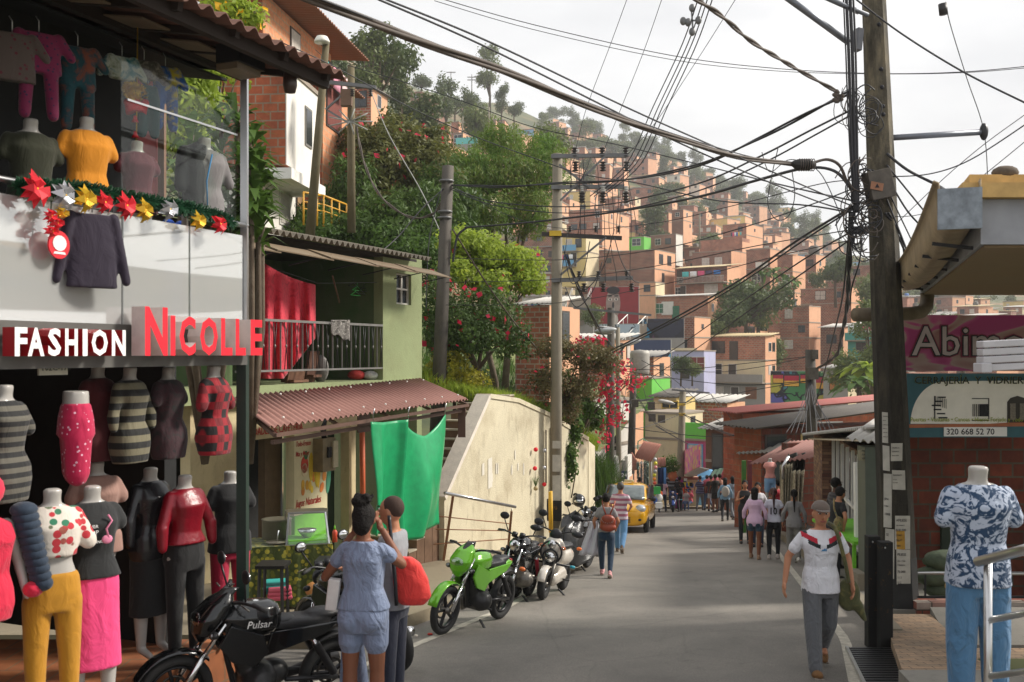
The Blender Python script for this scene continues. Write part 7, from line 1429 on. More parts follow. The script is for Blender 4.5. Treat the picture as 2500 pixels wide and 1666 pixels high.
EYEW=M('eye white',rgb(210,204,196),.3,var=0);LIP=M('lips',rgb(140,76,66),.5,var=0);MANQ=M('mannequin plastic',rgb(168,164,158),.3,var=.04)
CL={}
def cloth(c,kind=None,c2=None,sc2=10,c3=None,**k):
 key=str((c,kind,c2,sc2));
 if key not in CL:CL[key]=mat_cloth('cloth %d'%len(CL),rgb(*c),rgb(*c2)if c2 else None,kind,sc2,rgb(*c3)if c3 else None,**k)
 return CL[key]
def figure(label,x,Y,z,rz,H=1.65,fem=False,skin='tan',top=None,sleeve=.5,bottom=None,leg=1.,skirt=0,hair='short',hm=None,legs=(.0,.0,.0,.0),arms=None,vox=.022,shoes=None,manq=False,torso=False,paint=None,pmats=None,hem=.86,lean=0,name=None,cat=None,group=None,fat=1.,wide=0,legskin=True,head_rz=0,crop=0):
 """legs = (right thigh, right knee, left thigh, left knee); arms = ((elbow),(wrist)) per side, metres on a 1.72 m figure"""
 s=H/1.72;o=thing(name or('mannequin' if manq else 'person'),label,cat or('mannequin' if manq else 'person'),(x,Y,z),rz,group)
 S_=lambda p:(p[0]*s,p[1]*s,p[2]*s);skm=MANQ if manq else SK[skin]
 sh,hp,wa=(.165,.168*fat,.125*fat)if fem else(.195,.158*fat,.145*fat)
 J,low={},9
 for sd_,(a,b)in((1,legs[:2]),(-1,legs[2:])):
  h=Vector((sd_*.09,0,.90));kn=h+Vector((sd_*.012,math.sin(a)*.42,-math.cos(a)*.42));an=kn+Vector((0,math.sin(a-b)*.40,-math.cos(a-b)*.40));J[sd_]=[h,kn,an];low=min(low,an.z)
 dz=.085-low
 up=Vector((0,0,dz))
 def L_(p):t=max(0,p[2]-.9);return Vector((p[0],p[1]+t*math.tan(lean),p[2]))+up
 if arms is None:arms=(((.25,-.02,1.15),(.27,.05,.92)),((.25,-.02,1.15),(.27,.05,.92)))
 prims,tp,bt=[],[],[]
 yb=.095*fat
 def rings(g):return[(0,0,.80,hp*.85+g,yb*.9+g),(0,-.01,.90,hp+g,.118*fat+g),(0,0,1.0,hp*.93+g,.10*fat+g),(0,.0,1.10,wa+g,.09*fat+g),(0,.01,1.22,wa*1.08+g,.10*fat+g),(0,.012,1.32,sh*.93+g,.112*fat+g+(.015 if fem else 0)),(0,-.005,1.41,sh*.86+g,.085+g),(0,-.01,1.46,sh*.5+g*.6,.055+g*.6)]
 def lr(R_):return[tuple(S_((*L_((a,b,c))[:2],L_((a,b,c))[2])))+(d*s,e_*s)for a,b,c,d,e_ in R_]
 prims.append(('l',lr(rings(-.008))))
 prims.append(('l',lr([(0,-.01,1.40,.07,.065),(0,-.01,1.46,.056,.054),(0,-.005,1.50,.052,.05),(0,0,1.55,.056,.055),(0,0,1.565,.05,.05)]))if manq else('c',S_(L_((0,-.01,1.42))),S_(L_((0,.0,1.54))),.058*s,.05*s))
 if not manq:
  hc=L_((0,.015,1.615));prims+=[('e',S_(hc),(.076*s,.095*s,.105*s)),('e',S_(hc+Vector((0,.025,-.055))),(.056*s,.062*s,.062*s)),('e',S_(hc+Vector((0,.1,-.02))),(.014*s,.022*s,.026*s))]
  for q in(-1,1):prims.append(('e',S_(hc+Vector((q*.078,-.005,-.01))),(.012*s,.02*s,.032*s)))
 for sd_ in(1,-1):
  h,kn,an=[p+up for p in J[sd_]]
  if not torso:prims+=[('c',S_(h),S_(kn),.086*s*fat,.056*s),('c',S_(kn),S_(kn.lerp(an,.35)),.056*s,.058*s),('c',S_(kn.lerp(an,.35)),S_(an),.058*s,.038*s),('c',S_(an),S_(an+Vector((0,.11,-.045))),.035*s,.028*s)]
  ar=arms[0 if sd_==1 else 1]
  sp=L_((sd_*(sh-.03),-.01,1.39))
  if ar or manq:
   noarm=not ar;ar=ar or((.24,.02,1.15),(.25,.04,.95));el,wr=L_((sd_*ar[0][0],ar[0][1],ar[0][2])),L_((sd_*ar[1][0],ar[1][1],ar[1][2]))
   prims+=[('c',S_(sp),S_(sp.lerp(el,.25)),.05*s,.045*s)]if noarm else[('c',S_(sp),S_(el),.05*s,.037*s),('c',S_(el),S_(wr),.038*s,.026*s)]
   if not torso and not manq:
    d=(wr-el).normalized();sdv=Vector((sd_*.3,.9,0)).cross(d).normalized().cross(d)*-1;sdv=Vector((0,1,0))-d*d.y;sdv.normalize();nn=d.cross(sdv)
    pc=wr+d*.05;prims.append(('e',S_(pc),(.022*s,.042*s,.048*s))if abs(d.z)>.5 else('e',S_(pc),(.034*s,.042*s,.03*s)))
    for fi,(o_,l)in enumerate(((.032,.062),(.011,.075),(-.011,.07),(-.03,.052))):
     b=wr+d*.085+sdv*o_;mdp=b+d*l*.55+nn*(-sd_*.012);prims+=[('c',S_(b),S_(mdp),.0105*s,.0095*s),('c',S_(mdp),S_(mdp+d*l*.4-nn*sd_*.022),.0095*s,.008*s)]
    t0=wr+d*.03+sdv*.035;prims.append(('c',S_(t0),S_(t0+d*.05+sdv*.022),.012*s,.009*s))
   if sleeve:
    e1=sp.lerp(el,min(1,sleeve*1.0));tp.append(('c',S_(sp),S_(e1),.056*s,(.06 if sleeve<1 else.048)*s))
    if sleeve>1:tp.append(('c',S_(el),S_(el.lerp(wr,sleeve-1)),.054*s,.04*s))
  if bottom and not torso:
   if leg>0:
    l1=min(1,leg*2);bt.append(('c',S_(h.lerp(kn,.12)),S_(h.lerp(kn,l1)),(.094+wide*.3)*s*fat,(.07+wide)*s if leg>.45 else.085*s*fat))
    if leg>.5:bt.append(('c',S_(kn),S_(kn.lerp(an,(leg-.5)*2)),(.07+wide)*s,(.05+wide)*s))
 body=blob('body',prims,skm,o,vox,3)
 if top:
  R_=[r_ for r_ in rings(.007+wide*.2)if r_[2]>=hem];R_=[(*r_[:3],r_[3]+(.022 if r_[2]<1.05 else 0),r_[4]+(.02 if r_[2]<1.05 else 0))for r_ in R_];R_[0]=(*R_[0][:2],hem,*R_[0][3:]);R_[-1]=(0,-.01,1.455,sh*.52,.07)
  blob('top',[('l',lr(R_))]+tp,top,o,vox,3,paint,pmats)
 if bottom and not torso:
  R_=[(0,-.005,.78,hp*.98+.004,yb+.012)]+[r_ for r_ in rings(.006+wide*.15)if.85<r_[2]<=1.0]+[(0,0,1.03,hp*.86,.1)]
  if skirt:bt=[('l',lr([(0,0,skirt,hp*1.0+.02,yb+.03),(0,0,(skirt+.9)/2,hp*1.03,yb+.03)]+R_[1:]))]
  else:
   bt.append(('l',lr(R_)))
   if fem:bt+=[('e',S_(L_((q*.07*fat,-.055,.87))),(.095*s*fat,.095*s*fat,.1*s))for q in(-1,1)]
  blob('bottoms',bt,bottom,o,vox,3)
 if shoes:
  for sd_ in(1,-1):
   an=J[sd_][2]+up;a=legs[0 if sd_==1 else 2]-legs[1 if sd_==1 else 3];RX=rot(x=a*.8);c=an+RX@Vector((0,.055,-.045))
   m=MB();m.ell(S_(c),(.05*s,.14*s,.048*s),shoes,12,8,RX);m.ell(S_(an+RX@Vector((0,-.01,-.01))),(.042*s,.055*s,.06*s),shoes,10,8,RX);m.box(S_(an+RX@Vector((0,.05,-.078))),(.082*s,.24*s,.02*s),M('shoe sole',rgb(150,140,128),.8),RX);m.build('shoe',o)
 if not manq:
  hc=L_((0,.015,1.615));hm=hm or HAIR;P_=[]
  if hair in('short','shaved','long','pony','bun','curly'):
   g_=.004 if hair=='shaved' else.012;P_=[('e',S_(hc+Vector((0,-.02,.022))),((.078+g_)*s,(.09+g_)*s,(.092+g_)*s))]
  if hair=='long':P_+=[('l',[tuple(S_(hc+Vector((0,-.05-.02*(1-k),-.36+.36*k))))+(.085*s*(.75+.3*k),.045*s)for k in(0,.3,.6,1)])]
  if hair=='pony':P_+=[('c',S_(hc+Vector((0,-.1,.06))),S_(hc+Vector((0,-.14,-.05))),.03*s,.035*s),('c',S_(hc+Vector((0,-.14,-.05))),S_(hc+Vector((.01,-.12,-.42))),.037*s,.014*s)]
  if hair=='bun':P_+=[('e',S_(hc+Vector((-.02,-.03,.13))),(.07*s,.07*s,.055*s)),('e',S_(hc+Vector((0,-.07,-.03))),(.075*s,.06*s,.09*s)),('e',S_(hc+Vector((-.05,.0,.16))),(.035*s,.03*s,.035*s)),('e',S_(hc+Vector((.03,-.05,.17))),(.035*s,.03*s,.03*s))];rh=random.Random(4);P_+=[('c',S_(hc+Vector((rh.uniform(-.06,.05),rh.uniform(-.08,.03),.13))),S_(hc+Vector((rh.uniform(-.1,.09),rh.uniform(-.12,.05),rh.uniform(.12,.215)))),.012*s,.005*s)for q in range(26)]
  if P_:
   hb=blob('hair',P_,hm if hair!='shaved' else M('shaved stubble',rgb(62,46,38),.9,var=.2,scale=50),o,max(.012,vox*.7),2)
  if hair=='cap':
   cm=cloth((104,92,84));m=MB();c=hc+Vector((0,-.014,.048));m.grid(lambda u,v:Vector(S_(c))+Vector((.09*s*math.sin(v*1.62)*math.cos(u*6.2832),.108*s*math.sin(v*1.62)*math.sin(u*6.2832),.085*s*math.cos(v*1.62))),24,8,cm);m.plate([(.07*math.cos(t*.349)*s,.1*math.sin(t*.349)*s)for t in range(10)],S_(c+Vector((0,.085,.0))),(1,0,0),(0,1,-.05),.008,cm);m.build('cap',o)
   blob('hair',[('e',S_(hc+Vector((0,-.025,-.01))),(.082*s,.085*s,.07*s))],HAIRG,o,.012,2)
  if math.cos(rz)<.5 or head_rz:
   m,m2,m3=MB(),MB(),MB()
   for q in(-1,1):
    e_=hc+Vector((q*.031,.083,.012));m.ell(S_(e_),(.017*s,.011*s,.009*s),EYEW,8,6);m2.ell(S_(e_+Vector((0,.009,0))),(.009*s,.007*s,.008*s),HAIR,8,6);m3.tube([S_(e_+Vector((-.018,.005,.018))),S_(e_+Vector((0,.01,.024))),S_(e_+Vector((.018,.005,.018)))],.006*s,HAIR,5)
   m.build('eyes',o);m2.build('pupils',o);m3.build('eyebrows',o);m=MB();m.ell(S_(hc+Vector((0,.09,-.065))),(.03*s,.014*s,.009*s),LIP,10,6);m.build('mouth',o)
 return o
def fz(Y):return gz(Y)
WK=(.32,.1,-.28,.35);WK2=(-.25,.4,.3,.08);ST=(.05,.05,-.04,.05)
def bag(o,name,pts,mat,strap=None):
 if pts:blob(name,pts,mat,o,.02,3)
 if strap:m=MB();m.tube(crs([Vector(p)for p in strap[0]],4),strap[1],strap[2]if len(strap)>2 else mat,6);m.build('strap',o)
RD,BKc,WHT=cloth((178,30,52)),cloth((34,44,46)),cloth((216,216,222),None,None,10,None,wr=1.2)
def jersey(p):
 s=1.7/1.72;x,y,z_=abs(p.x)/s,p.y,p.z/s-.02
 if y>-.03:
  if.055<x<.2 and abs(z_-(1.335+.42*(x-.09)))<.024:return 1
  if.03<x<.2 and-.065<z_-(1.335+.42*(x-.09))<=-.024 and x<.145:return 2
  if x>=.145 and abs(z_-(1.40))<.03 and x<.2:return 2
 return 0
man=figure('walking man in grey cap and white football shirt with red and black shoulder bands',3.1,10.0,fz(10),R(176),1.72,top=WHT,sleeve=.62,bottom=cloth((92,94,98),None,None,10,None,wr=.9),leg=1.,wide=.016,hair='cap',hm=HAIRG,legs=(.3,.02,-.22,.5),arms=(((.31,-.05,1.17),(.36,.03,.93)),((.27,-.02,1.17),(.29,.07,.93))),vox=.0085,shoes=M('tan suede',rgb(116,82,48),.9,var=.15),paint=jersey,pmats=[WHT,RD,BKc],hem=.83,skin='tan')
m=MB()
for k in range(3):m.plate([(-.03+k*.02,0),(-.014+k*.02,0),(-.004+k*.013,.012+k*.012),(-.012+k*.013,.018+k*.012)],(0.0-.005,.128,1.23),(-1,0,0),Z,.004,M('shirt blue',rgb(40,120,170),.7))
m.build('shirt_emblem',man)
OLV=cloth((92,92,54),'mottle',(70,72,40),8,(110,104,60));bag(man,'shoulder_bag',None,OLV,([(-.1,-.1,1.47),(-.12,.09,1.45),(-.16,.14,1.3),(-.21,.14,1.1),(-.25,.1,.92)],.022))
sb=thing('shoulder_bag','olive cloth shoulder bag hanging at the hip of the man in white shirt','bag',(3.38,10.0,fz(10)+.55));blob('pouch',[('e',(0,0,.22),(.12,.08,.17)),('c',(.08,-.02,.12),(.15,-.04,-.02),.06,.025)],OLV,sb,.015,3)
ROMP=cloth((122,134,160),None,None,10,None,wr=1.3)
wm=figure('woman with black messy bun in tight blue grey top and shorts seen from behind',-1.14,7.65,gz(7.65),R(-8),1.76,True,'brown',ROMP,.42,ROMP,.26,hair='bun',arms=(((.27,.1,1.26),(.10,.17,1.5)),((.31,.04,1.16),(.14,.14,1.46))),vox=.0085,fat=1.12,hem=.95,legs=(.02,.03,-.02,.03))
mn=figure('man with shaved head in grey shirt facing the woman in blue grey',-.99,8.25,gz(8.25),R(75),1.8,False,'tan',cloth((140,142,146)),.5,cloth((40,44,60)),1.,hair='shaved',vox=.011,head_rz=1,arms=(((.24,.1,1.15),(.12,.3,1.1)),((.22,.12,1.18),(.1,.32,1.15))))
rb=thing('red_bag','coral red round shoulder bag with black strap hanging beside the couple','bag',(-.82,8.05,-2.03));RB2=cloth((222,58,52),None,None,10,None,wr=1.0)
blob('bag_body',[('l',[(.02,0,0,.10,.07),(.02,0,.06,.15,.1),(0,0,.2,.145,.095),(-.02,0,.33,.1,.07),(-.04,0,.38,.05,.04)])],RB2,rb,.014,3);m=MB();m.tube(crs([Vector((-.1,-.12,.02)),Vector((-.11,-.14,.25)),Vector((-.14,-.1,.5)),Vector((-.17,-.03,.72))],4),.016,BLACKM,6);m.build('strap',rb)
pb_=thing('paper_bag','white paper bag held at the left hip of the woman in blue grey','bag',(-1.4,7.55,-1.95));m=MB();m.box((.03,.08,.1),(.09,.08,.24),M('white paper',rgb(204,200,198),.8),rot(y=.12));m.build('paper',pb_,bevel=.01)
m=MB();m.grid(lambda u,v:Vector((-1.33+u*.13+.14*v*(u-.3),7.85+.02*math.sin(u*14),-2.1-.75*v)),10,6,ROMP);m.build('scarf',None,label='blue grey cloth hanging down beside the legs of the woman in blue grey',cat='cloth',solid=.01)
bw=figure('woman in grey tee and dark blue leggings with brown leather backpack walking away',1.75,18.5,fz(18.5),R(-10),1.56,True,'tan',cloth((140,136,136)),.5,cloth((28,50,72)),.95,hair='short',legs=WK2,arms=(((.25,-.02,1.16),(.2,.14,1.0)),((.25,-.02,1.16),(.24,.1,.98))),vox=.014,shoes=M('pink trainers',rgb(206,150,150),.8),hem=.92)
bp=thing('backpack','small brown leather backpack on the woman in grey tee','backpack',(1.77,18.36,fz(18.5)+.9),R(-10));LTH=M('brown leather',rgb(146,62,38),.4,var=.2,bp=.2)
blob('pouch',[('e',(0,0,.13),(.15,.075,.15)),('e',(0,-.01,.04),(.16,.085,.08))],LTH,bp,.014,2);blob('flap',[('e',(0,-.045,.19),(.12,.06,.09))],LTH,bp,.014,2)
m=MB()
for q in(-1,1):m.tube([(q*.04,0,.28),(q*.1,.08,.42),(q*.12,.16,.5)],.014,LTH,6)
for i in range(9):a=math.pi*i/8;m.ell((.11*math.cos(a),-.1,.2-.07*math.sin(a)),.007,STEEL,6,4)
m.build('strap',bp)
m=MB();m.grid(lambda u,v:Vector((1.47+.14*u-.22*v*(1-u),18.6+.04*math.sin(u*12+v*3),fz(18.5)+1.0-.62*v)),14,8,cloth((200,198,206)));m.build('folded_cloth',None,label='white and striped folded cloth carried by the backpack woman',cat='cloth',solid=.02)
STR=cloth((206,192,200),'stripes',(160,96,116),2.6)
figure('man in pink and white striped polo and blue jeans walking away beside the taxi',2.56,23.5,fz(23.5),R(-14),1.68,False,'tan',STR,.62,cloth((84,128,168)),1.,hair='short',hm=HAIRG,legs=(-.4,.5,.32,.1),wide=.012,vox=.016,shoes=M('brown shoes',rgb(96,76,60),.8),hem=.84,arms=(((.27,-.03,1.17),(.2,.16,1.05)),((.25,-.02,1.16),(.2,.18,1.1))))
PNK,DEN=cloth((216,182,208)),cloth((50,74,92))
figure('woman in oversized pale pink shirt and denim shorts with long dark hair',5.34,21.9,fz(21.9),R(-20),1.57,True,'brown',PNK,1.7,DEN,.22,hair='long',legs=(-.05,.1,.18,.1),wide=.03,vox=.016,shoes=M('tan sandals',rgb(150,120,96),.8),hem=.8)
ten=figure('woman in white football shirt number 10 and black trousers',5.78,22.0,fz(22),R(-14),1.56,True,'brown',cloth((206,206,218)),.45,cloth((22,24,28)),.96,hair='pony',hm=HAIRR,legs=(.12,.1,-.1,.12),vox=.016,shoes=M('white shoes',rgb(190,180,174),.8),hem=.9)
m=MB();text_mb(m,'10',(-.1,-.122,1.0),(1,0,0),Z,.21,M('black print',(.01,.01,.012,1),.8),-.004,.02,stretch=.85);m.build('shirt_number',ten)
figure('girl in grey hooded tracksuit with a long black ponytail',6.12,21.6,fz(21.6),R(-16),1.53,True,'tan',cloth((138,136,136)),1.9,cloth((128,126,122)),.97,hair='pony',legs=(-.1,.15,.12,.1),wide=.014,vox=.016,shoes=WHITE,hem=.82)
figure('long haired woman in black top facing the camera behind the pink shirt woman',6.15,26.3,fz(26.3)+.0,R(170),1.66,True,'tan',cloth((30,28,30)),.0,cloth((30,32,40)),1.,hair='long',vox=.02,arms=(((.23,.05,1.16),(.1,.2,1.25)),((.24,.0,1.15),(.2,.15,1.1))),shoes=BLACKM)
figure('woman in white blouse facing the camera behind the number 10 shirt',6.22,25.2,fz(25.2),R(165),1.62,True,'tan',cloth((206,204,208)),.6,cloth((40,50,70)),1.,hair='pony',vox=.02,shoes=BLACKM)
figure('seller in red shirt reaching up beside the overalls mannequin',7.25,27.2,fz(27.2)+.1,R(60),1.55,True,'tan',cloth((176,28,48)),.6,cloth((60,40,50)),1.,hair='short',vox=.022,arms=(((.25,.15,1.3),(.2,.35,1.4)),((.25,.1,1.2),(.2,.3,1.2))),shoes=BLACKM)
fw=figure('woman in black tee with cloth shoulder bag leaning over the green table',5.45,16.9,fz(16.9)+.12,R(-62),1.56,True,'tan',cloth((20,20,22)),.45,cloth((18,20,26)),1.,hair='short',lean=.25,vox=.015,shoes=BLACKM,arms=(((.33,-.1,1.2),(.26,-.02,.98)),((.26,.05,1.17),(.15,.25,1.12))),head_rz=1)
bag(fw,'strap_bag',[('e',(.2,-.08,.98),(.05,.12,.14))],cloth((120,100,70),'mottle',(160,140,90),14,(60,90,80)),([(.1,-.08,1.4),(.16,-.14,1.25),(.2,-.1,1.08)],.014))
figure('man in dark striped shirt behind the woman in black tee',6.05,18.6,fz(18.6)+.12,R(-80),1.7,False,'dark',cloth((36,34,38),'stripes',(70,64,66),5),.6,cloth((30,30,36)),1.,hair='short',vox=.018,shoes=BLACKM)
JB=cloth((118,152,178))
f1=figure('woman in light denim jacket and black trousers carrying a grey backpack',7.92,37,fz(37),R(-12),1.62,True,'tan',JB,1.9,cloth((26,26,32)),.97,hair='long',legs=WK,vox=.025,shoes=BLACKM)
q=thing('backpack','light grey backpack on the woman in the denim jacket','backpack',(7.9,36.84,fz(37)+.95),R(-12));blob('pouch',[('e',(0,0,.16),(.15,.09,.2))],cloth((176,172,164)),q,.02,2)
FAR=[('person in grey trousers half hidden behind the denim jacket woman',1788,38,1.66,(130,140,150),(110,112,116),'long'),('stout person in purple grey striped top and grey leggings',1709,45.4,1.6,'st',(120,116,118),'short'),('person in black top and blue jeans left of the black dress',1726,45.5,1.6,(150,60,70),(90,120,160),'curly'),('person in white skirt between the far shoppers',1736,44.6,1.6,(60,50,50),(200,198,200),'short'),('woman in short black dress with bare legs',1746,43.6,1.66,(28,30,28),'dress','short'),('person in pale peach top behind the black dress woman',1757,44.8,1.66,(190,140,120),(60,60,70),'short'),('person in dark clothes under the umbrella at the far right edge',1733,46.5,1.6,(150,130,110),(60,70,90),'short'),('woman in pink blouse with black backpack left of the blue motorbike',1618,43.8,1.6,(206,176,190),(44,56,80),'long'),('person in black with a red sleeve right of the blue motorbike',1659,44.4,1.58,(34,28,32),(28,28,34),'short'),('person in black with flowers right beside the red sleeve person',1650,46.5,1.6,(44,40,46),(34,34,40),'short'),('vendor in dark red top standing behind the yellow taxi',1562,38.5,1.6,(150,44,54),(60,50,60),'short')]
for lb,px,Y,H,c,b,hr_ in FAR:
 x=(px-CX)/F*Y;t=cloth((110,110,140),'stripes',(70,66,96),3)if c=='st' else cloth(c);dress=b=='dress'
 figure(lb,x,Y,fz(Y),R(random.uniform(-30,30)),H,'wom' in lb or 'stout' in lb,random.choice(['tan','brown']),t,.6,t if dress else cloth(b),.98,.62 if dress or 'skirt' in lb else 0,hair=hr_,vox=.028,shoes=BLACKM,fat=1.15 if 'stout' in lb else 1.,legs=random.choice([WK,ST,ST]))
for lb,px,Y,col in(('child in pink top sitting on the kerb by the kiosk',1685,46.2,(206,80,100)),('child in grey top and jeans sitting beside the pink child',1676,45.6,(170,160,160))):
 x=(px-CX)/F*Y;figure(lb,x,Y,fz(Y)-.02,R(140),1.25,True,'tan',cloth(col),.6,cloth((60,80,120)),1.,hair='short',vox=.026,legs=(1.45,1.5,1.4,1.45),shoes=BLACKM,head_rz=1)
figure('child in red shirt and white cap sitting behind the parked motorcycles',2.62,33.5,fz(33.5)+.1,R(-60),1.4,False,'tan',cloth((186,30,50)),.6,cloth((40,40,60)),1.,hair='cap',vox=.026,legs=(1.3,1.4,1.3,1.4),shoes=BLACKM)
GA=(((.22,.03,1.15),(.24,.06,.95)),((.22,.03,1.15),(.24,.06,.95)));NA=(((.2,.0,1.3),(.21,.0,1.2)),)*2
def mq(label,px,py,d,top,bottom=None,rz=None,vox=.013,H=1.68,z=None,**k):
 p=SP(px,py,d);z=p.z-1.54*H/1.72 if z is None else z;k.setdefault('torso',bottom is None)
 return figure(label,p.x,p.y,z,R(-142)if rz is None else rz,H,k.pop('fem',True),top=top,bottom=bottom,manq=True,arms=k.pop('arms',(None,None)),vox=vox,**k)
FLO=cloth((206,196,184),'flowers',(178,40,50),17,(40,110,80),wr=.3)
mq('mannequin in cropped floral blouse and mustard jeans',128,1204,-.16,FLO,cloth((176,122,16)),hem=1.13,sleeve=.75)
t=mq('mannequin in black flamingo tee and hot pink midi skirt',226,1196,-.14,cloth((26,27,28)),cloth((222,62,118),None,None,10,None,wr=.5),skirt=.33,hem=.95,sleeve=.35)
m=MB();PK=M('flamingo pink',rgb(220,130,160),.7)
m.tube([(-.07,.135,1.18),(-.05,.138,1.26),(-.085,.138,1.31),(-.06,.138,1.35)],.007,PK,5);m.ell((-.055,.135,1.19),(.035,.008,.03),PK,8,6);text_mb(m,'NEVER',(.09,.135,1.27),(-1,0,0),Z,.03,WF,.002);text_mb(m,'STOP',(.085,.135,1.23),(-1,0,0),Z,.036,WF,.002);text_mb(m,'DREAMING',(.1,.133,1.17),(-1,0,0),Z,.026,WF,.002);m.build('shirt_print',t)
mq('mannequin in long shiny black leather jacket and black skirt',368,1150,.55,M('black leather',(.014,.014,.016,1),.25,var=.1),cloth((14,14,15)),skirt=.35,sleeve=1.9,hem=.8,rz=R(-118))
mq('mannequin in short red leather jacket and black trousers',452,1168,.3,M('red leather',rgb(120,10,28),.28,var=.1,bp=.3),cloth((14,14,15)),sleeve=1.8,hem=1.0,rz=R(-124))
mq('mannequin in black tee with gold chain and magenta trousers',562,1158,.38,cloth((20,20,22)),cloth((168,18,56)),hem=.84,sleeve=.5)
mq('mannequin bust in pale pink printed tee',236,1135,.55,cloth((150,116,104)),sleeve=.45)
pj=figure('red hooded puffer jacket with navy sleeves hanging at the left edge of the shop',*SP(-46,1290,-.1)[:2],SP(-46,1290,-.1).z-1.3,R(-125),1.6,False,top=cloth((196,22,58),None,None,10,None,wr=.8),sleeve=0,manq=True,torso=True,name='puffer_jacket',cat='jacket',hem=.8,wide=.06,vox=.014)
m=MB();NV=cloth((28,44,62))
for i in range(11):m.ell((-.24-.008*i,.03+.006*i,1.38-i*.045),(.08-.002*i,.08,.05),NV,14,8)
m.ell((-.27,.08,.9),(.06,.06,.05),cloth((196,22,58)),10,6);m.build('sleeve',pj);m=MB();m.ell((0,-.02,1.52),(.14,.12,.12),cloth((206,26,62)),12,8);m.build('hood',pj)
HG=[('dark red sleeveless top hanging in the shadow',240,900,.5,cloth((74,12,18)),.2),('black and cream striped knit sweater hung under the sign',318,905,.3,cloth((24,24,22),'stripes',(112,106,84),3.2),1.5),('dark floral blouse hung in the middle of the rail',412,905,.28,cloth((20,16,18),'mottle',(54,22,30),9,(24,30,28)),.5),('red and black plaid shirt hung beside the green post',524,900,.05,cloth((140,12,28),'plaid',(22,14,16),2.4),.8),('black tiger print top at the far left of the shop',12,950,.0,cloth((22,22,22),'stripes',(90,86,76),5),.6)]
for lb,px,py,d,mt,sl_ in HG:mq(lb,px,py,d,mt,name='top_on_form',cat='top',sleeve=sl_ or 0,hem=.74,rz=R(-108),H=1.5)
p=SP(185,955,.0);o=thing('hung_trousers','magenta spotted shorts on a grey hip form hanging under the address plate','trousers',(p.x,p.y,p.z-.6),R(-60));POL=cloth((176,14,66),'spots',(220,170,190),26,None,thr=.17)
blob('shorts',[('l',[(0,0,.3,.17,.12),(0,0,.42,.165,.11),(0,0,.52,.13,.09)]),('c',(.08,0,.3),(.07,0,.05),.095,.08),('c',(-.08,0,.3),(-.07,0,.05),.095,.08)],POL,o,.013);blob('hip_form',[('l',[(0,0,.45,.125,.085),(0,0,.6,.11,.08)])],MANQ,o,.015)
UP=[('olive polo shirt on a mannequin bust upstairs',75,300,.45,cloth((40,42,22)),.5,False),('mustard yellow tee bust with black stripes on the sleeve',212,296,.3,cloth((214,134,16)),.5,False),('maroon top bust beside the yellow tee',335,352,.25,cloth((84,12,34)),.4,True),('black and grey hooded sweatshirt bust with blue trim by the glass',500,345,.12,cloth((120,116,116)),1.0,False)]
for lb,px,py,d,mt,sl_,fm in UP:
 t=mq(lb,px,py,d,mt,name='mannequin_bust',cat='mannequin',fem=fm,sleeve=sl_,hem=.86,H=1.5 if not fm else 1.35,rz=R(-135))
 if px==500:blob('dark_half',[('l',[(.09,0,.78,.08,.11),(.1,.0,1.1,.085,.115),(.07,0,1.3,.07,.09)]),('c',(.17,0,1.22),(.22,.02,.95),.07,.05)],cloth((22,24,28)),t,.014);blob('hood',[('e',(0,-.05,1.29),(.1,.07,.06))],cloth((18,19,22)),t,.014);m=MB();m.tube([(.0,.12,1.22),(.05,.125,1.0),(.04,.12,.8)],.006,M('shirt blue',rgb(40,120,170),.7),5);m.build('trim',t)
 mq
def garment(label,px,py,d,mat,w_=.3,h_=.35,name='hung_clothes',rz=-140,legs=False,sl=.12):
 p=SP(px,py,d);o=thing(name,label,'clothes',p,R(rz));P_=[('l',[(0,0,-h_,w_*.5,.04),(0,0,-h_*.5,w_*.46,.045),(0,0,-.03,w_*.42,.03)])]
 for q in(-1,1):
  if sl:P_.append(('c',(q*w_*.42,0,-.05),(q*(w_*.5+min(sl,.12)*.5),0,-.05-sl),.038,.032))
  if legs:P_.append(('c',(q*w_*.25,0,-h_),(q*w_*.3,0,-h_-.28),.05,.04))
 blob('cloth',P_,mat,o,.012,3);m=MB();m.tube([(0,0,-.02),(0,0,.05),(.02,0,.08)],.004,STEEL,5);m.build('hanger',o);return o
TLc=cloth((10,70,78),'mottle',(10,60,70),8,(120,60,40));PJ=cloth((110,16,62),'spots',(40,24,60),30)
for a in[('magenta patterned child pyjamas hanging top left',95,70,.3,PJ,.3,.3,'hung_clothes',-140,True),('pale spotted child blouse at the top left corner',30,70,.35,cloth((80,68,62),'spots',(90,24,40),24)),('teal patterned child pyjamas hanging from the eave',190,105,.35,TLc,.26,.32,'hung_clothes',-140,True),('green and white baby outfit hanging above the bells',298,130,.3,cloth((70,90,30),'mottle',(170,175,165),10,(20,100,110)),.2,.2),('grey animal print baby set hanging from the eave',352,140,.3,cloth((112,104,96),'mottle',(60,54,50),24,(140,130,120)),.2,.17),('teal baby trousers hanging under the grey print set',362,200,.3,cloth((14,70,76)),.16,.12,'hung_clothes',-140,True,0),('bright blue baby sweatshirt and navy trousers by the glass screen',404,155,.3,cloth((24,90,176),'mottle',(20,80,160),10,(190,170,40)),.2,.22,'hung_clothes',-140,True)]:garment(*a)
garment('dark purple hooded fleece with blue lining hanging below the garland',225,512,-.14,cloth((38,28,46)),.34,.52,'hooded_fleece',-135,False,.42)
p=SP(425,560,.12);o=thing('blue_trousers','bright blue trousers standing behind the balcony glass','trousers',(p.x,p.y,.12));blob('legs',[('c',(-.03,-.05,.85),(-.03,-.05,.12),.065,.05),('c',(.03,.06,.85),(.03,.06,.12),.065,.05)],cloth((24,80,180)),o,.015)
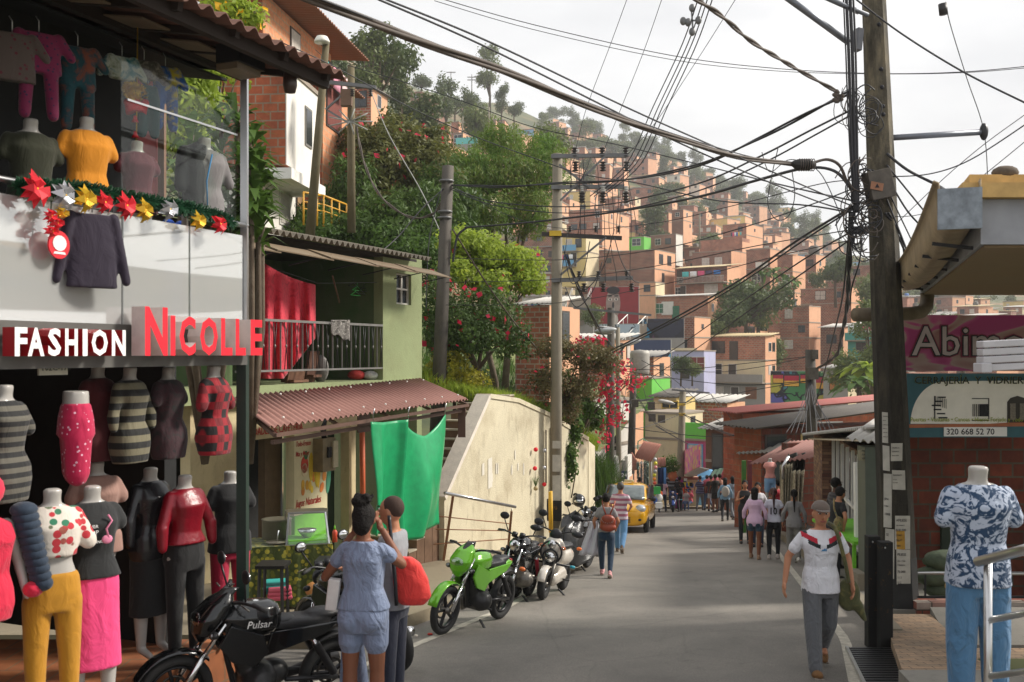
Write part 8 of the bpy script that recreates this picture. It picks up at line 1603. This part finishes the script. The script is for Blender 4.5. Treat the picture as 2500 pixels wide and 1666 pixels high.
p=SP(215,740,.15);o=thing('leg_form','grey mannequin legs standing behind the glass under the hooded fleece','mannequin',(p.x,p.y,.12));blob('legs',[('c',(-.03,-.06,.75),(-.03,-.06,.1),.06,.035),('c',(.03,.08,.75),(.03,.08,.1),.06,.035)],MANQ,o,.015)
PS=cloth((168,178,196),'leaves',(24,56,88),11,wr=.3);AJ=cloth((72,114,150),None,None,10,None,wr=1.2)
figure('mannequin in blue palm leaf print shirt and ripped light jeans',2.95,6.3,-2.42+.08,R(178),1.78,False,top=PS,sleeve=.6,bottom=AJ,leg=1.,manq=True,arms=(None,None),vox=.011,hem=.84,wide=.02)
t=figure('pink torso mannequin in light denim overalls hanging at the stall',(1880-CX)/F*27.0,27,(HY-1130)/F*27-1.25,R(190),1.5,True,top=cloth((206,140,130)),sleeve=.3,bottom=cloth((120,158,196)),leg=.4,manq=True,arms=(None,None),vox=.02,hem=.95)
# ================================================================ VEHICLES
TYR=M('tyre rubber',(.016,.016,.016,1),.8,var=.3,scale=20);RIMM=M('black alloy rim',(.02,.02,.022,1),.35,.6,var=.1);ENG=M('engine alloy',rgb(110,106,100),.4,.7,var=.3,scale=20);SEATM=M('seat vinyl',(.02,.02,.022,1),.5,var=.2,bp=.2)
LENS=mat_glass('lamp glass',.25,(.8,.85,.85,1));CHR=M('chrome',(.7,.7,.7,1),.12,1,var=.03);ORG=M('orange indicator',rgb(222,110,40),.3)
def wheel(o,y,r,w_,name,rimc=RIMM,sp=5,x=0):
 RX=rot(y=R(90));m=MB();m.torus((x,y,r),r-w_*.5,w_*.5,TYR,RX,32,10,w_*.52);t=m.build(name,o)
 m=MB();m.torus((x,y,r),r-w_-.012,.014,rimc,RX,28,6,w_*.3)
 for k in range(sp):a=6.283*k/sp;d=Vector((0,math.cos(a),math.sin(a)));m.beam(Vector((x,y,r))+d*.03,Vector((x,y,r))+d*(r-w_-.01),.022,.035,rimc,up=(1,0,0))
 m.tube([(x-.06,y,r),(x+.06,y,r)],.038,ENG,12);m.build('rim',t);m=MB();m.torus((x+.05,y,r),r*.36,.012,ENG,RX,20,4,.003);m.build('brake_disc',t)
def arc(y,r,R_,a0,a1,w_,mat,n=10):
 m=MB()
 def fn(u,v):a=a0+(a1-a0)*u;q=(v-.5)*2;rr=R_+.02*(1-q*q);return Vector((q*w_,y+math.cos(a)*rr,r+math.sin(a)*rr))
 m.grid(fn,n,6,mat);return m
def moto(label,fr,rr,col,acc,style='sport',lean=-.12,cat='motorcycle',word=None,mir=1):
 """fr, rr: ground points of the front and rear wheel"""
 f,b=Vector(fr),Vector(rr);d=f-b;L_=math.hypot(d.x,d.y);rz=math.atan2(-d.x,d.y);mid=(f+b)/2
 o=thing('motorcycle' if style!='scooter' else 'scooter',label,cat,mid,rz);o.rotation_euler=Euler((math.atan2(d.z,L_),0,0)).to_matrix().to_4x4().to_euler();o.rotation_euler=(Matrix.Rotation(rz,3,'Z')@Matrix.Rotation(math.atan2(d.z,L_),3,'X')@Matrix.Rotation(lean,3,'Y')).to_euler()
 XF[o.name]=Matrix.Translation(mid);h=L_/2;r=.305 if style!='scooter' else.24;w_=.085 if style!='scooter' else.12;P=col
 wheel(o,h,r,w_,'front_wheel');wheel(o,-h,r,w_*1.15,'rear_wheel')
 hy,hz=h-.36,.98
 for q in(-1,1):m=MB();m.tube([(q*.085,h,r),(q*.085,h-.17,.62)],.027,CHR if style!='scooter' else ENG,10);m.tube([(q*.085,h-.15,.58),(q*.085,hy,hz-.06)],.021,CHR,8);m.build('fork',o)
 arc(h,r,r+.03,.25,2.3,.065,P).build('front_fender',o,solid=.006)
 for q in(-1,1):
  m=MB();m.tube(crs([Vector(p)for p in((0,hy-.02,hz),(q*.16,hy-.02,hz+.06),(q*.3,hy-.1,hz+.07),(q*.37,hy-.14,hz+.06))],4),.013,BLACKM,8);m.tube([(q*.26,hy-.09,hz+.07),(q*.38,hy-.145,hz+.06)],.019,DARK,8);m.tube([(q*.24,hy+.0,hz+.07),(q*.36,hy-.02,hz+.06)],.007,ENG,5);m.build('handlebar',o)
  m=MB();c=Vector((q*.27,hy,hz+.3));mir and m.tube([(q*.2,hy-.05,hz+.08),c-Vector((0,0,.04))],.008,BLACKM,6);mir and(m.ell(c,(.075,.02,.055),BLACKM,12,8),m.ell(c-Vector((0,.012,0)),(.062,.012,.045),CHR,12,6),m.build('mirror',o))
  m=MB();m.ell((q*.17,h-.2,.80),(.045,.035,.03),ORG if style=='scooter' else BLACKM,8,6);m.ell((q*.17,h-.175,.80),(.03,.02,.022),LENS,8,6);m.build('indicator',o);m=MB();m.tube([(q*.05,-h-.12,.72),(q*.16,-h-.14,.7)],.01,BLACKM,5);m.ell((q*.17,-h-.14,.7),(.05,.035,.03),ORG,8,6);m.build('rear_indicator',o)
 m=MB();m.beam((-.08,-.05,.1),(-.3,.08,-.02),.025,.02,BLACKM);m.beam((-.3,.08,-.02),(-.38,.1,-.01),.05,.015,BLACKM);m.build('kickstand',o)
 if style=='scooter':
  blob('front_apron',[('e',(0,h-.3,.72),(.2,.1,.24)),('e',(0,h-.22,.78),(.13,.08,.12)),('e',(0,h-.28,.5),(.15,.08,.16))],P,o,.014);m=MB();m.ell((0,h-.145,.84),(.07,.03,.07),CHR,14,8);m.ell((0,h-.13,.64),(.085,.04,.085),CHR,14,8);m.build('headlight',o)
  m=MB();m.torus((0,h-.14,.64),.12,.016,BLACKM,rot(x=R(90)),18,6);m.torus((0,h-.15,.72),.17,.016,BLACKM,rot(x=R(90)),18,6);m.build('lamp_trim',o);blob('cowl',[('e',(0,hy+.05,hz-.0),(.1,.07,.1))],BLACKM,o,.014)
  m=MB();m.tube([(-.34,h-.17,.55),(.34,h-.17,.55)],.018,BLACKM,8);m.tube([(-.4,h-.17,.55),(-.33,h-.17,.55)],.022,M('teal grip',rgb(40,150,170),.5),8);m.tube([(.33,h-.17,.55),(.4,h-.17,.55)],.022,M('teal grip',None),8);m.build('crash_bar',o)
  for q in(-1,1):m=MB();m.ell((q*.34,hy+.03,hz+.05),(.1,.05,.05),BLACKM,12,8);m.build('hand_guard',o)
  blob('body_panel',[('e',(0,-h*.55,.6),(.17,.42,.16)),('c',(0,.25,.3),(0,-.25,.32),.14,.14)],P,o,.018)
 else:
  blob('tank',[('l',[(0,.12,.72,.09,.2),(0,.13,.8,.15,.27),(0,.14,.9,.165,.27),(0,.12,.97,.12,.21),(0,.1,1.0,.05,.12)])],P,o,.014)
  m=MB();m.ell((0,.1,.985),(.05,.05,.02),CHR,10,6);m.build('tank_cap',o)
  blob('engine',[('c',(-.1,.02,.36),(.1,.02,.36),.14,.14),('c',(0,.1,.45),(0,.2,.66),.1,.085),('e',(0,-.12,.38),(.12,.14,.11))],ENG if acc!='dark' else M('dark engine',(.04,.04,.04,1),.4,.5,var=.3),o,.016)
  m=MB()
  for k in range(6):m.box((0,.12+.018*k,.5+.032*k),(.24,.2,.009),ENG if acc!='dark' else BLACKM,rot(x=.5))
  m.build('cooling_fins',o);m=MB();m.tube([(0,hy-.03,.85),(0,.3,.6),(0,.2,.3),(0,-.2,.25)],.025,BLACKM,8);m.tube([(0,hy-.05,.88),(0,.0,.72),(0,-.55,.7)],.028,BLACKM,8);m.tube([(.1,-.2,.34),(.1,-h,r)],.022,BLACKM,8);m.tube([(-.1,-.2,.34),(-.1,-h,r)],.022,BLACKM,8);m.build('frame',o)
  for q in(-1,1):m=MB();m.tube([(q*.13,-h+.05,r+.05),(q*.12,-.4,.66)],.018,CHR,6);m.tube(crs([Vector((q*.13,-h+.05+.0,r+.05)).lerp(Vector((q*.12,-.4,.66)),t)for t in(0,.3,.6,.9)]),.034,RD if acc=='red' else BLACKM,8);m.build('shock_absorber',o)
  if style=='sport':
   blob('headlight_cowl',[('l',[(0,hy+.2,.7,.04,.03),(0,hy+.2,.78,.11,.08),(0,hy+.16,.9,.15,.12),(0,hy+.08,1.02,.12,.1),(0,hy+.02,1.1,.05,.03)])],P,o,.013);m=MB();m.ell((0,hy+.25,.88),(.1,.04,.06),LENS,12,8);m.ell((0,hy+.235,.88),(.095,.04,.055),CHR,12,8);m.build('headlight',o)
   m=MB();m.grid(lambda u,v:Vector(((u-.5)*.2*(1-.5*v),hy+.19-.14*v-.1*(2*u-1)**2,1.0+.13*v)),8,5,M('smoked screen',(.02,.02,.02,1),.1));m.build('windscreen',o,solid=.004)
  else:m=MB();m.lathe([(.0,-.08),(.07,-.06),(.09,0),(.088,.02)],(0,hy+.14,.88),BLACKM,16,rot(x=R(-90)));m.ell((0,hy+.16,.88),(.082,.02,.082),CHR,16,8);m.build('headlight',o);m=MB();[m.lathe([(0,-.03),(.045,-.03),(.045,.03),(0,.035)],(q,hy+.04,1.03),BLACKM,12,rot(x=.5))for q in(-.06,.06)];m.build('gauge',o)
  blob('seat',[('l',[(0,-.3,.76,.11,.3),(0,-.3,.82,.115,.3),(0,-.3,.84,.09,.27)]),('e',(0,-.52,.85),(.1,.17,.04))],SEATM,o,.015);blob('tail_panel',[('e',(0,-.45,.74),(.12,.26,.06)),('e',(0,-.65,.78),(.08,.16,.05))],P,o,.014)
  for q in(-1,1):m=MB();m.plate([(.02,.56),(-.5,.7),(-.62,.8),(-.02,.76)],(q*.115+.015,0,0),(0,1,0),Z,.03,P);m.plate([(.42,.7),(.3,.56),(.1,.5),(.0,.62),(.06,.76),(.34,.86)],(q*.155+.015,0,0),(0,1,0),Z,.03,P);m.build('side_panel',o,bevel=.01)
  m=MB();m.box((0,-h+.0,.8),(.12,.04,.05),RD);m.build('tail_light',o);arc(-h,r,r+.05,.9,2.3,.07,BLACKM).build('rear_fender',o,solid=.006)
 m=MB();m.tube(crs([Vector(p)for p in((.08,.22,.5),(.11,.24,.3),(.12,.05,.2),(.13,-.3,.26),(.15,-h-.05,.36))],4),[.022]*16+[.045],ENG,8)if False else m.tube([(.1,.2,.4),(.12,.1,.22),(.13,-.25,.26)],.022,ENG,8);m.tube([(.14,-.25,.27),(.15,-.5,.32),(.16,-h-.12,.38)],[.03,.052,.05],BLACKM if style=='sport' else CHR,10);m.build('exhaust',o)
 if word:m=MB();text_mb(m,word,(-.178,.22,.83),(0,-1,0),(0,.15,1),.085,M('tank lettering',rgb(190,190,190),.4),.003,.003,shear=.3);m.build('lettering',o)
 m=MB();[m.tube([(q*.1,-.02,.27),(q*.24,-.02,.27)],.014,DARK,6)for q in(-1,1)];m.build('footpeg',o)
 if style!='scooter':blob('seat_pad',[('e',(0,-.15,.83),(.1,.12,.03))],SEATM,o,.015)
 else:blob('seat',[('e',(0,-h*.55,.77),(.14,.36,.055))],SEATM,o,.015)
 return o
def paint_(n,c,r=.22):m=M(n,rgb(*c),r,.15,.06);m.node_tree.nodes['Principled BSDF'].inputs['Coat Weight'].default_value=.6;return m
GLS=paint_('glossy black paint',(14,16,18));GRP=paint_('lime green paint gloss',(104,176,30));WHP2=paint_('pearl white paint',(214,206,194));
def G_(x,y):return(x,y,gz(y))
moto('glossy black motorcycle parked in the foreground with chrome fork',G_(-2.66,7.75),G_(-1.58,8.55),GLS,'dark',word='Pulsar')
moto('lime green motorcycle with black wheels parked at the left kerb',G_(-.86,12.15),G_(-.18,13.4),GRP,'dark',mir=0)
moto('dark round lamp motorcycle parked behind the lime green one',G_(-.15,14.5),G_(.25,15.75),GLS,'red','cafe')
moto('white scooter with twin round lamps and teal bar ends',G_(.46,15.3),G_(.82,16.5),WHP2,'dark','scooter')
moto('dark motorcycle mostly hidden behind the embracing couple',G_(-2.1,10.9),G_(-1.15,9.95),GLS,'dark','cafe')
moto('black motorcycle parked between the covered one and the taxi',G_(1.5,24.5),G_(2.0,25.6),GLS,'dark','cafe')
moto('motorcycle under the grey plastic cover',G_(1.0,18.9),G_(1.5,20.1),GLS,'dark','cafe')
CVR=M('grey black plastic cover',rgb(52,52,52),.3,var=.35,scale=3,bp=.7,bscale=6)
def cov(u,v):
 a=u*6.283;q=math.sin(a);top=1.12+.1*math.cos(a)*(1 if math.cos(a)>0 else.2);rx,ry=(.10+.30*v**.6)*(1+.12*math.sin(a*7+v*5)*v),(.45+.5*v**.5)*(1+.06*math.sin(a*9)*v)
 p=Vector((1.25,19.5,gz(19.5)))+Vector((.38,.92,0))*(-math.cos(a)*ry*(v if v<.12 else 1))+Vector((.92,-.38,0))*(q*rx*(v*8 if v<.12 else 1));p.z+=(top-.18*abs(math.cos(a))**3)*(1-v)+.28*v+.05*math.sin(a*5+v*7);return p
m=MB();m.grid(cov,48,16,CVR);m.build('motorcycle_cover',None,label='crumpled grey black plastic sheet covering a parked motorcycle',cat='cover',solid=.008)
hm_=thing('helmet','black and silver helmet resting behind the covered motorcycle','helmet',at(1413,1222,21));m=MB();m.ell((0,0,0),(.14,.16,.14),GLS,16,10);m.build('shell',hm_);m=MB();m.ell((0,-.05,0),(.12,.12,.07),CHR,12,8);m.build('visor',hm_)
m=MB();m.ell(G_(.0,15.6)[:2]+(gz(15.6)+.12,),(.16,.14,.13),M('black bag plastic',(.02,.02,.02,1),.25,bp=.6),10,8);m.build('rubbish_bag',None,label='small black rubbish bag in the gutter by the scooter',cat='bag')
TX=paint_('taxi yellow',(226,168,12));tx=thing('taxi','small yellow taxi hatchback driving towards the camera','taxi',(3.72,31.9,gz(31.9)),0)
FW=Vector((-.22,-.975,0));rz_=math.atan2(-FW.x,FW.y);tx.rotation_euler=(Matrix.Rotation(rz_,3,'Z')@Matrix.Rotation(math.atan(.11),3,'X')).to_euler();XF[tx.name]=Matrix.Translation(tx.location)
def hull(name,secs,mat,n=22,e_=.55):
 m=MB();vs=[]
 for(y,z0,z1,hw)in secs:
  for j in range(n):t=6.28318*j/n;c,s_=math.cos(t),math.sin(t);vs.append((hw*math.copysign(abs(c)**e_,c),y,(z0+z1)/2+(z1-z0)/2*math.copysign(abs(s_)**e_,s_)))
 K=len(secs);m.add(vs,[(i*n+j,(i+1)*n+j,(i+1)*n+(j+1)%n,i*n+(j+1)%n)for i in range(K-1)for j in range(n)]+[tuple(range(n)),tuple(reversed(range((K-1)*n,K*n)))],mat,True);ob=m.build(name,tx);md=ob.modifiers.new('s','SUBSURF');md.levels=md.render_levels=1;return ob
hull('body',[(1.76,.3,.62,.5),(1.72,.22,.74,.66),(1.5,.2,.86,.74),(.95,.2,.98,.76),(.2,.2,1.0,.77),(-1.0,.2,1.0,.77),(-1.6,.22,.98,.74),(-1.72,.3,.9,.62)],TX)
hull('cabin',[(.98,.9,.98,.66),(.75,.9,1.18,.66),(.28,.9,1.46,.61),(-.4,.9,1.52,.6),(-1.2,.9,1.5,.59),(-1.6,.9,1.15,.6)],TX,e_=.6)
WG=M('windscreen glass',rgb(120,128,128),.08,.2,var=.4,scale=2);m=MB();m.grid(lambda u,v:Vector(((u-.5)*2*(.6-.07*v),.99-.6*v-.05*(2*u-1)**2,1.0+.42*v+.0)),8,5,WG);m.build('windscreen',tx,solid=.02)
for q in(-1,1):
 m=MB();m.plate([(.7,1.04),(.2,1.4),(-.35,1.44),(-.35,1.04)],(q*.672,0,0),(0,1,0),Z,.03,WD);m.plate([(-.42,1.04),(-.42,1.44),(-1.1,1.42),(-1.35,1.08)],(q*.672,0,0),(0,1,0),Z,.03,WD);m.build('side_window',tx)
 m=MB();m.ell((q*.53,1.53,.74),(.16,.2,.13),M('headlamp',rgb(196,200,204),.15,.3,var=.2),14,8,rot(z=-q*.5));m.build('headlight',tx);m=MB();m.ell((q*.52,1.72,.42),(.065,.03,.055),BLACKM,10,6);m.build('fog_light',tx)
 m=MB();m.ell((q*.84,.72,1.02),(.1,.05,.075),BLACKM,10,6);m.build('mirror',tx)
 for y in(1.15,-1.15):m=MB();wheel(tx,y,.27,.15,'wheel',ENG,6,q*.68)
m=MB();[m.box((0,1.755,.34+k*.045),(.5,.03,.022),BLACKM)for k in range(4)];m.build('grille',tx);m=MB();m.box((0,-.1,1.55),(.3,.12,.08),M('pale roof sign',rgb(210,200,160),.5));m.build('roof_sign',tx,bevel=.02);m=MB();m.box((0,1.79,.5),(.3,.02,.13),M('plate yellow',rgb(216,180,60),.5));m.build('number_plate',tx)
m=MB();m.tube([(-.3,.99,1.02),(.1,.95,1.1)],.012,BLACKM,5);m.tube([(.2,.99,1.02),(.5,.9,1.08)],.012,BLACKM,5);m.build('wiper',tx)
moto('blue motorbike ridden towards the camera at the bend',G_(7.05,43.6),G_(7.25,44.95),paint_('blue paint gloss',(40,80,160)),'dark','scooter',0)
def rider(lb,x,Y,z,top):return figure(lb,x,Y,z,R(176),1.72,False,'brown',top,.7,cloth((46,50,66)),1.,hair='short',legs=(1.25,1.3,1.25,1.3),arms=(((.3,.15,1.2),(.34,.42,1.12)),)*2,vox=.026,shoes=BLACKM)
rider('rider in grey and black jacket on the blue motorbike',7.13,44.5,gz(44)+.33,cloth((150,156,164),'stripes',(40,44,52),2));rider('pillion passenger peering over the rider shoulder',7.0,44.95,gz(44)+.42,cloth((90,80,80)))
# ================================================================ AIR
hm=bpy.data.materials.new('haze air');hm.use_nodes=True;t_=hm.node_tree;t_.nodes.clear()
v_=t_.nodes.new('ShaderNodeVolumePrincipled');v_.inputs['Color'].default_value=(.97,.97,.97,1);v_.inputs['Density'].default_value=.0005;v_.inputs['Anisotropy'].default_value=.3
o_=t_.nodes.new('ShaderNodeOutputMaterial');t_.links.new(v_.outputs[0],o_.inputs['Volume'])
m=MB();m.box((0,530,90),(5200,1180,330),hm);m.build('haze',kind='stuff',center=(0,530,90))
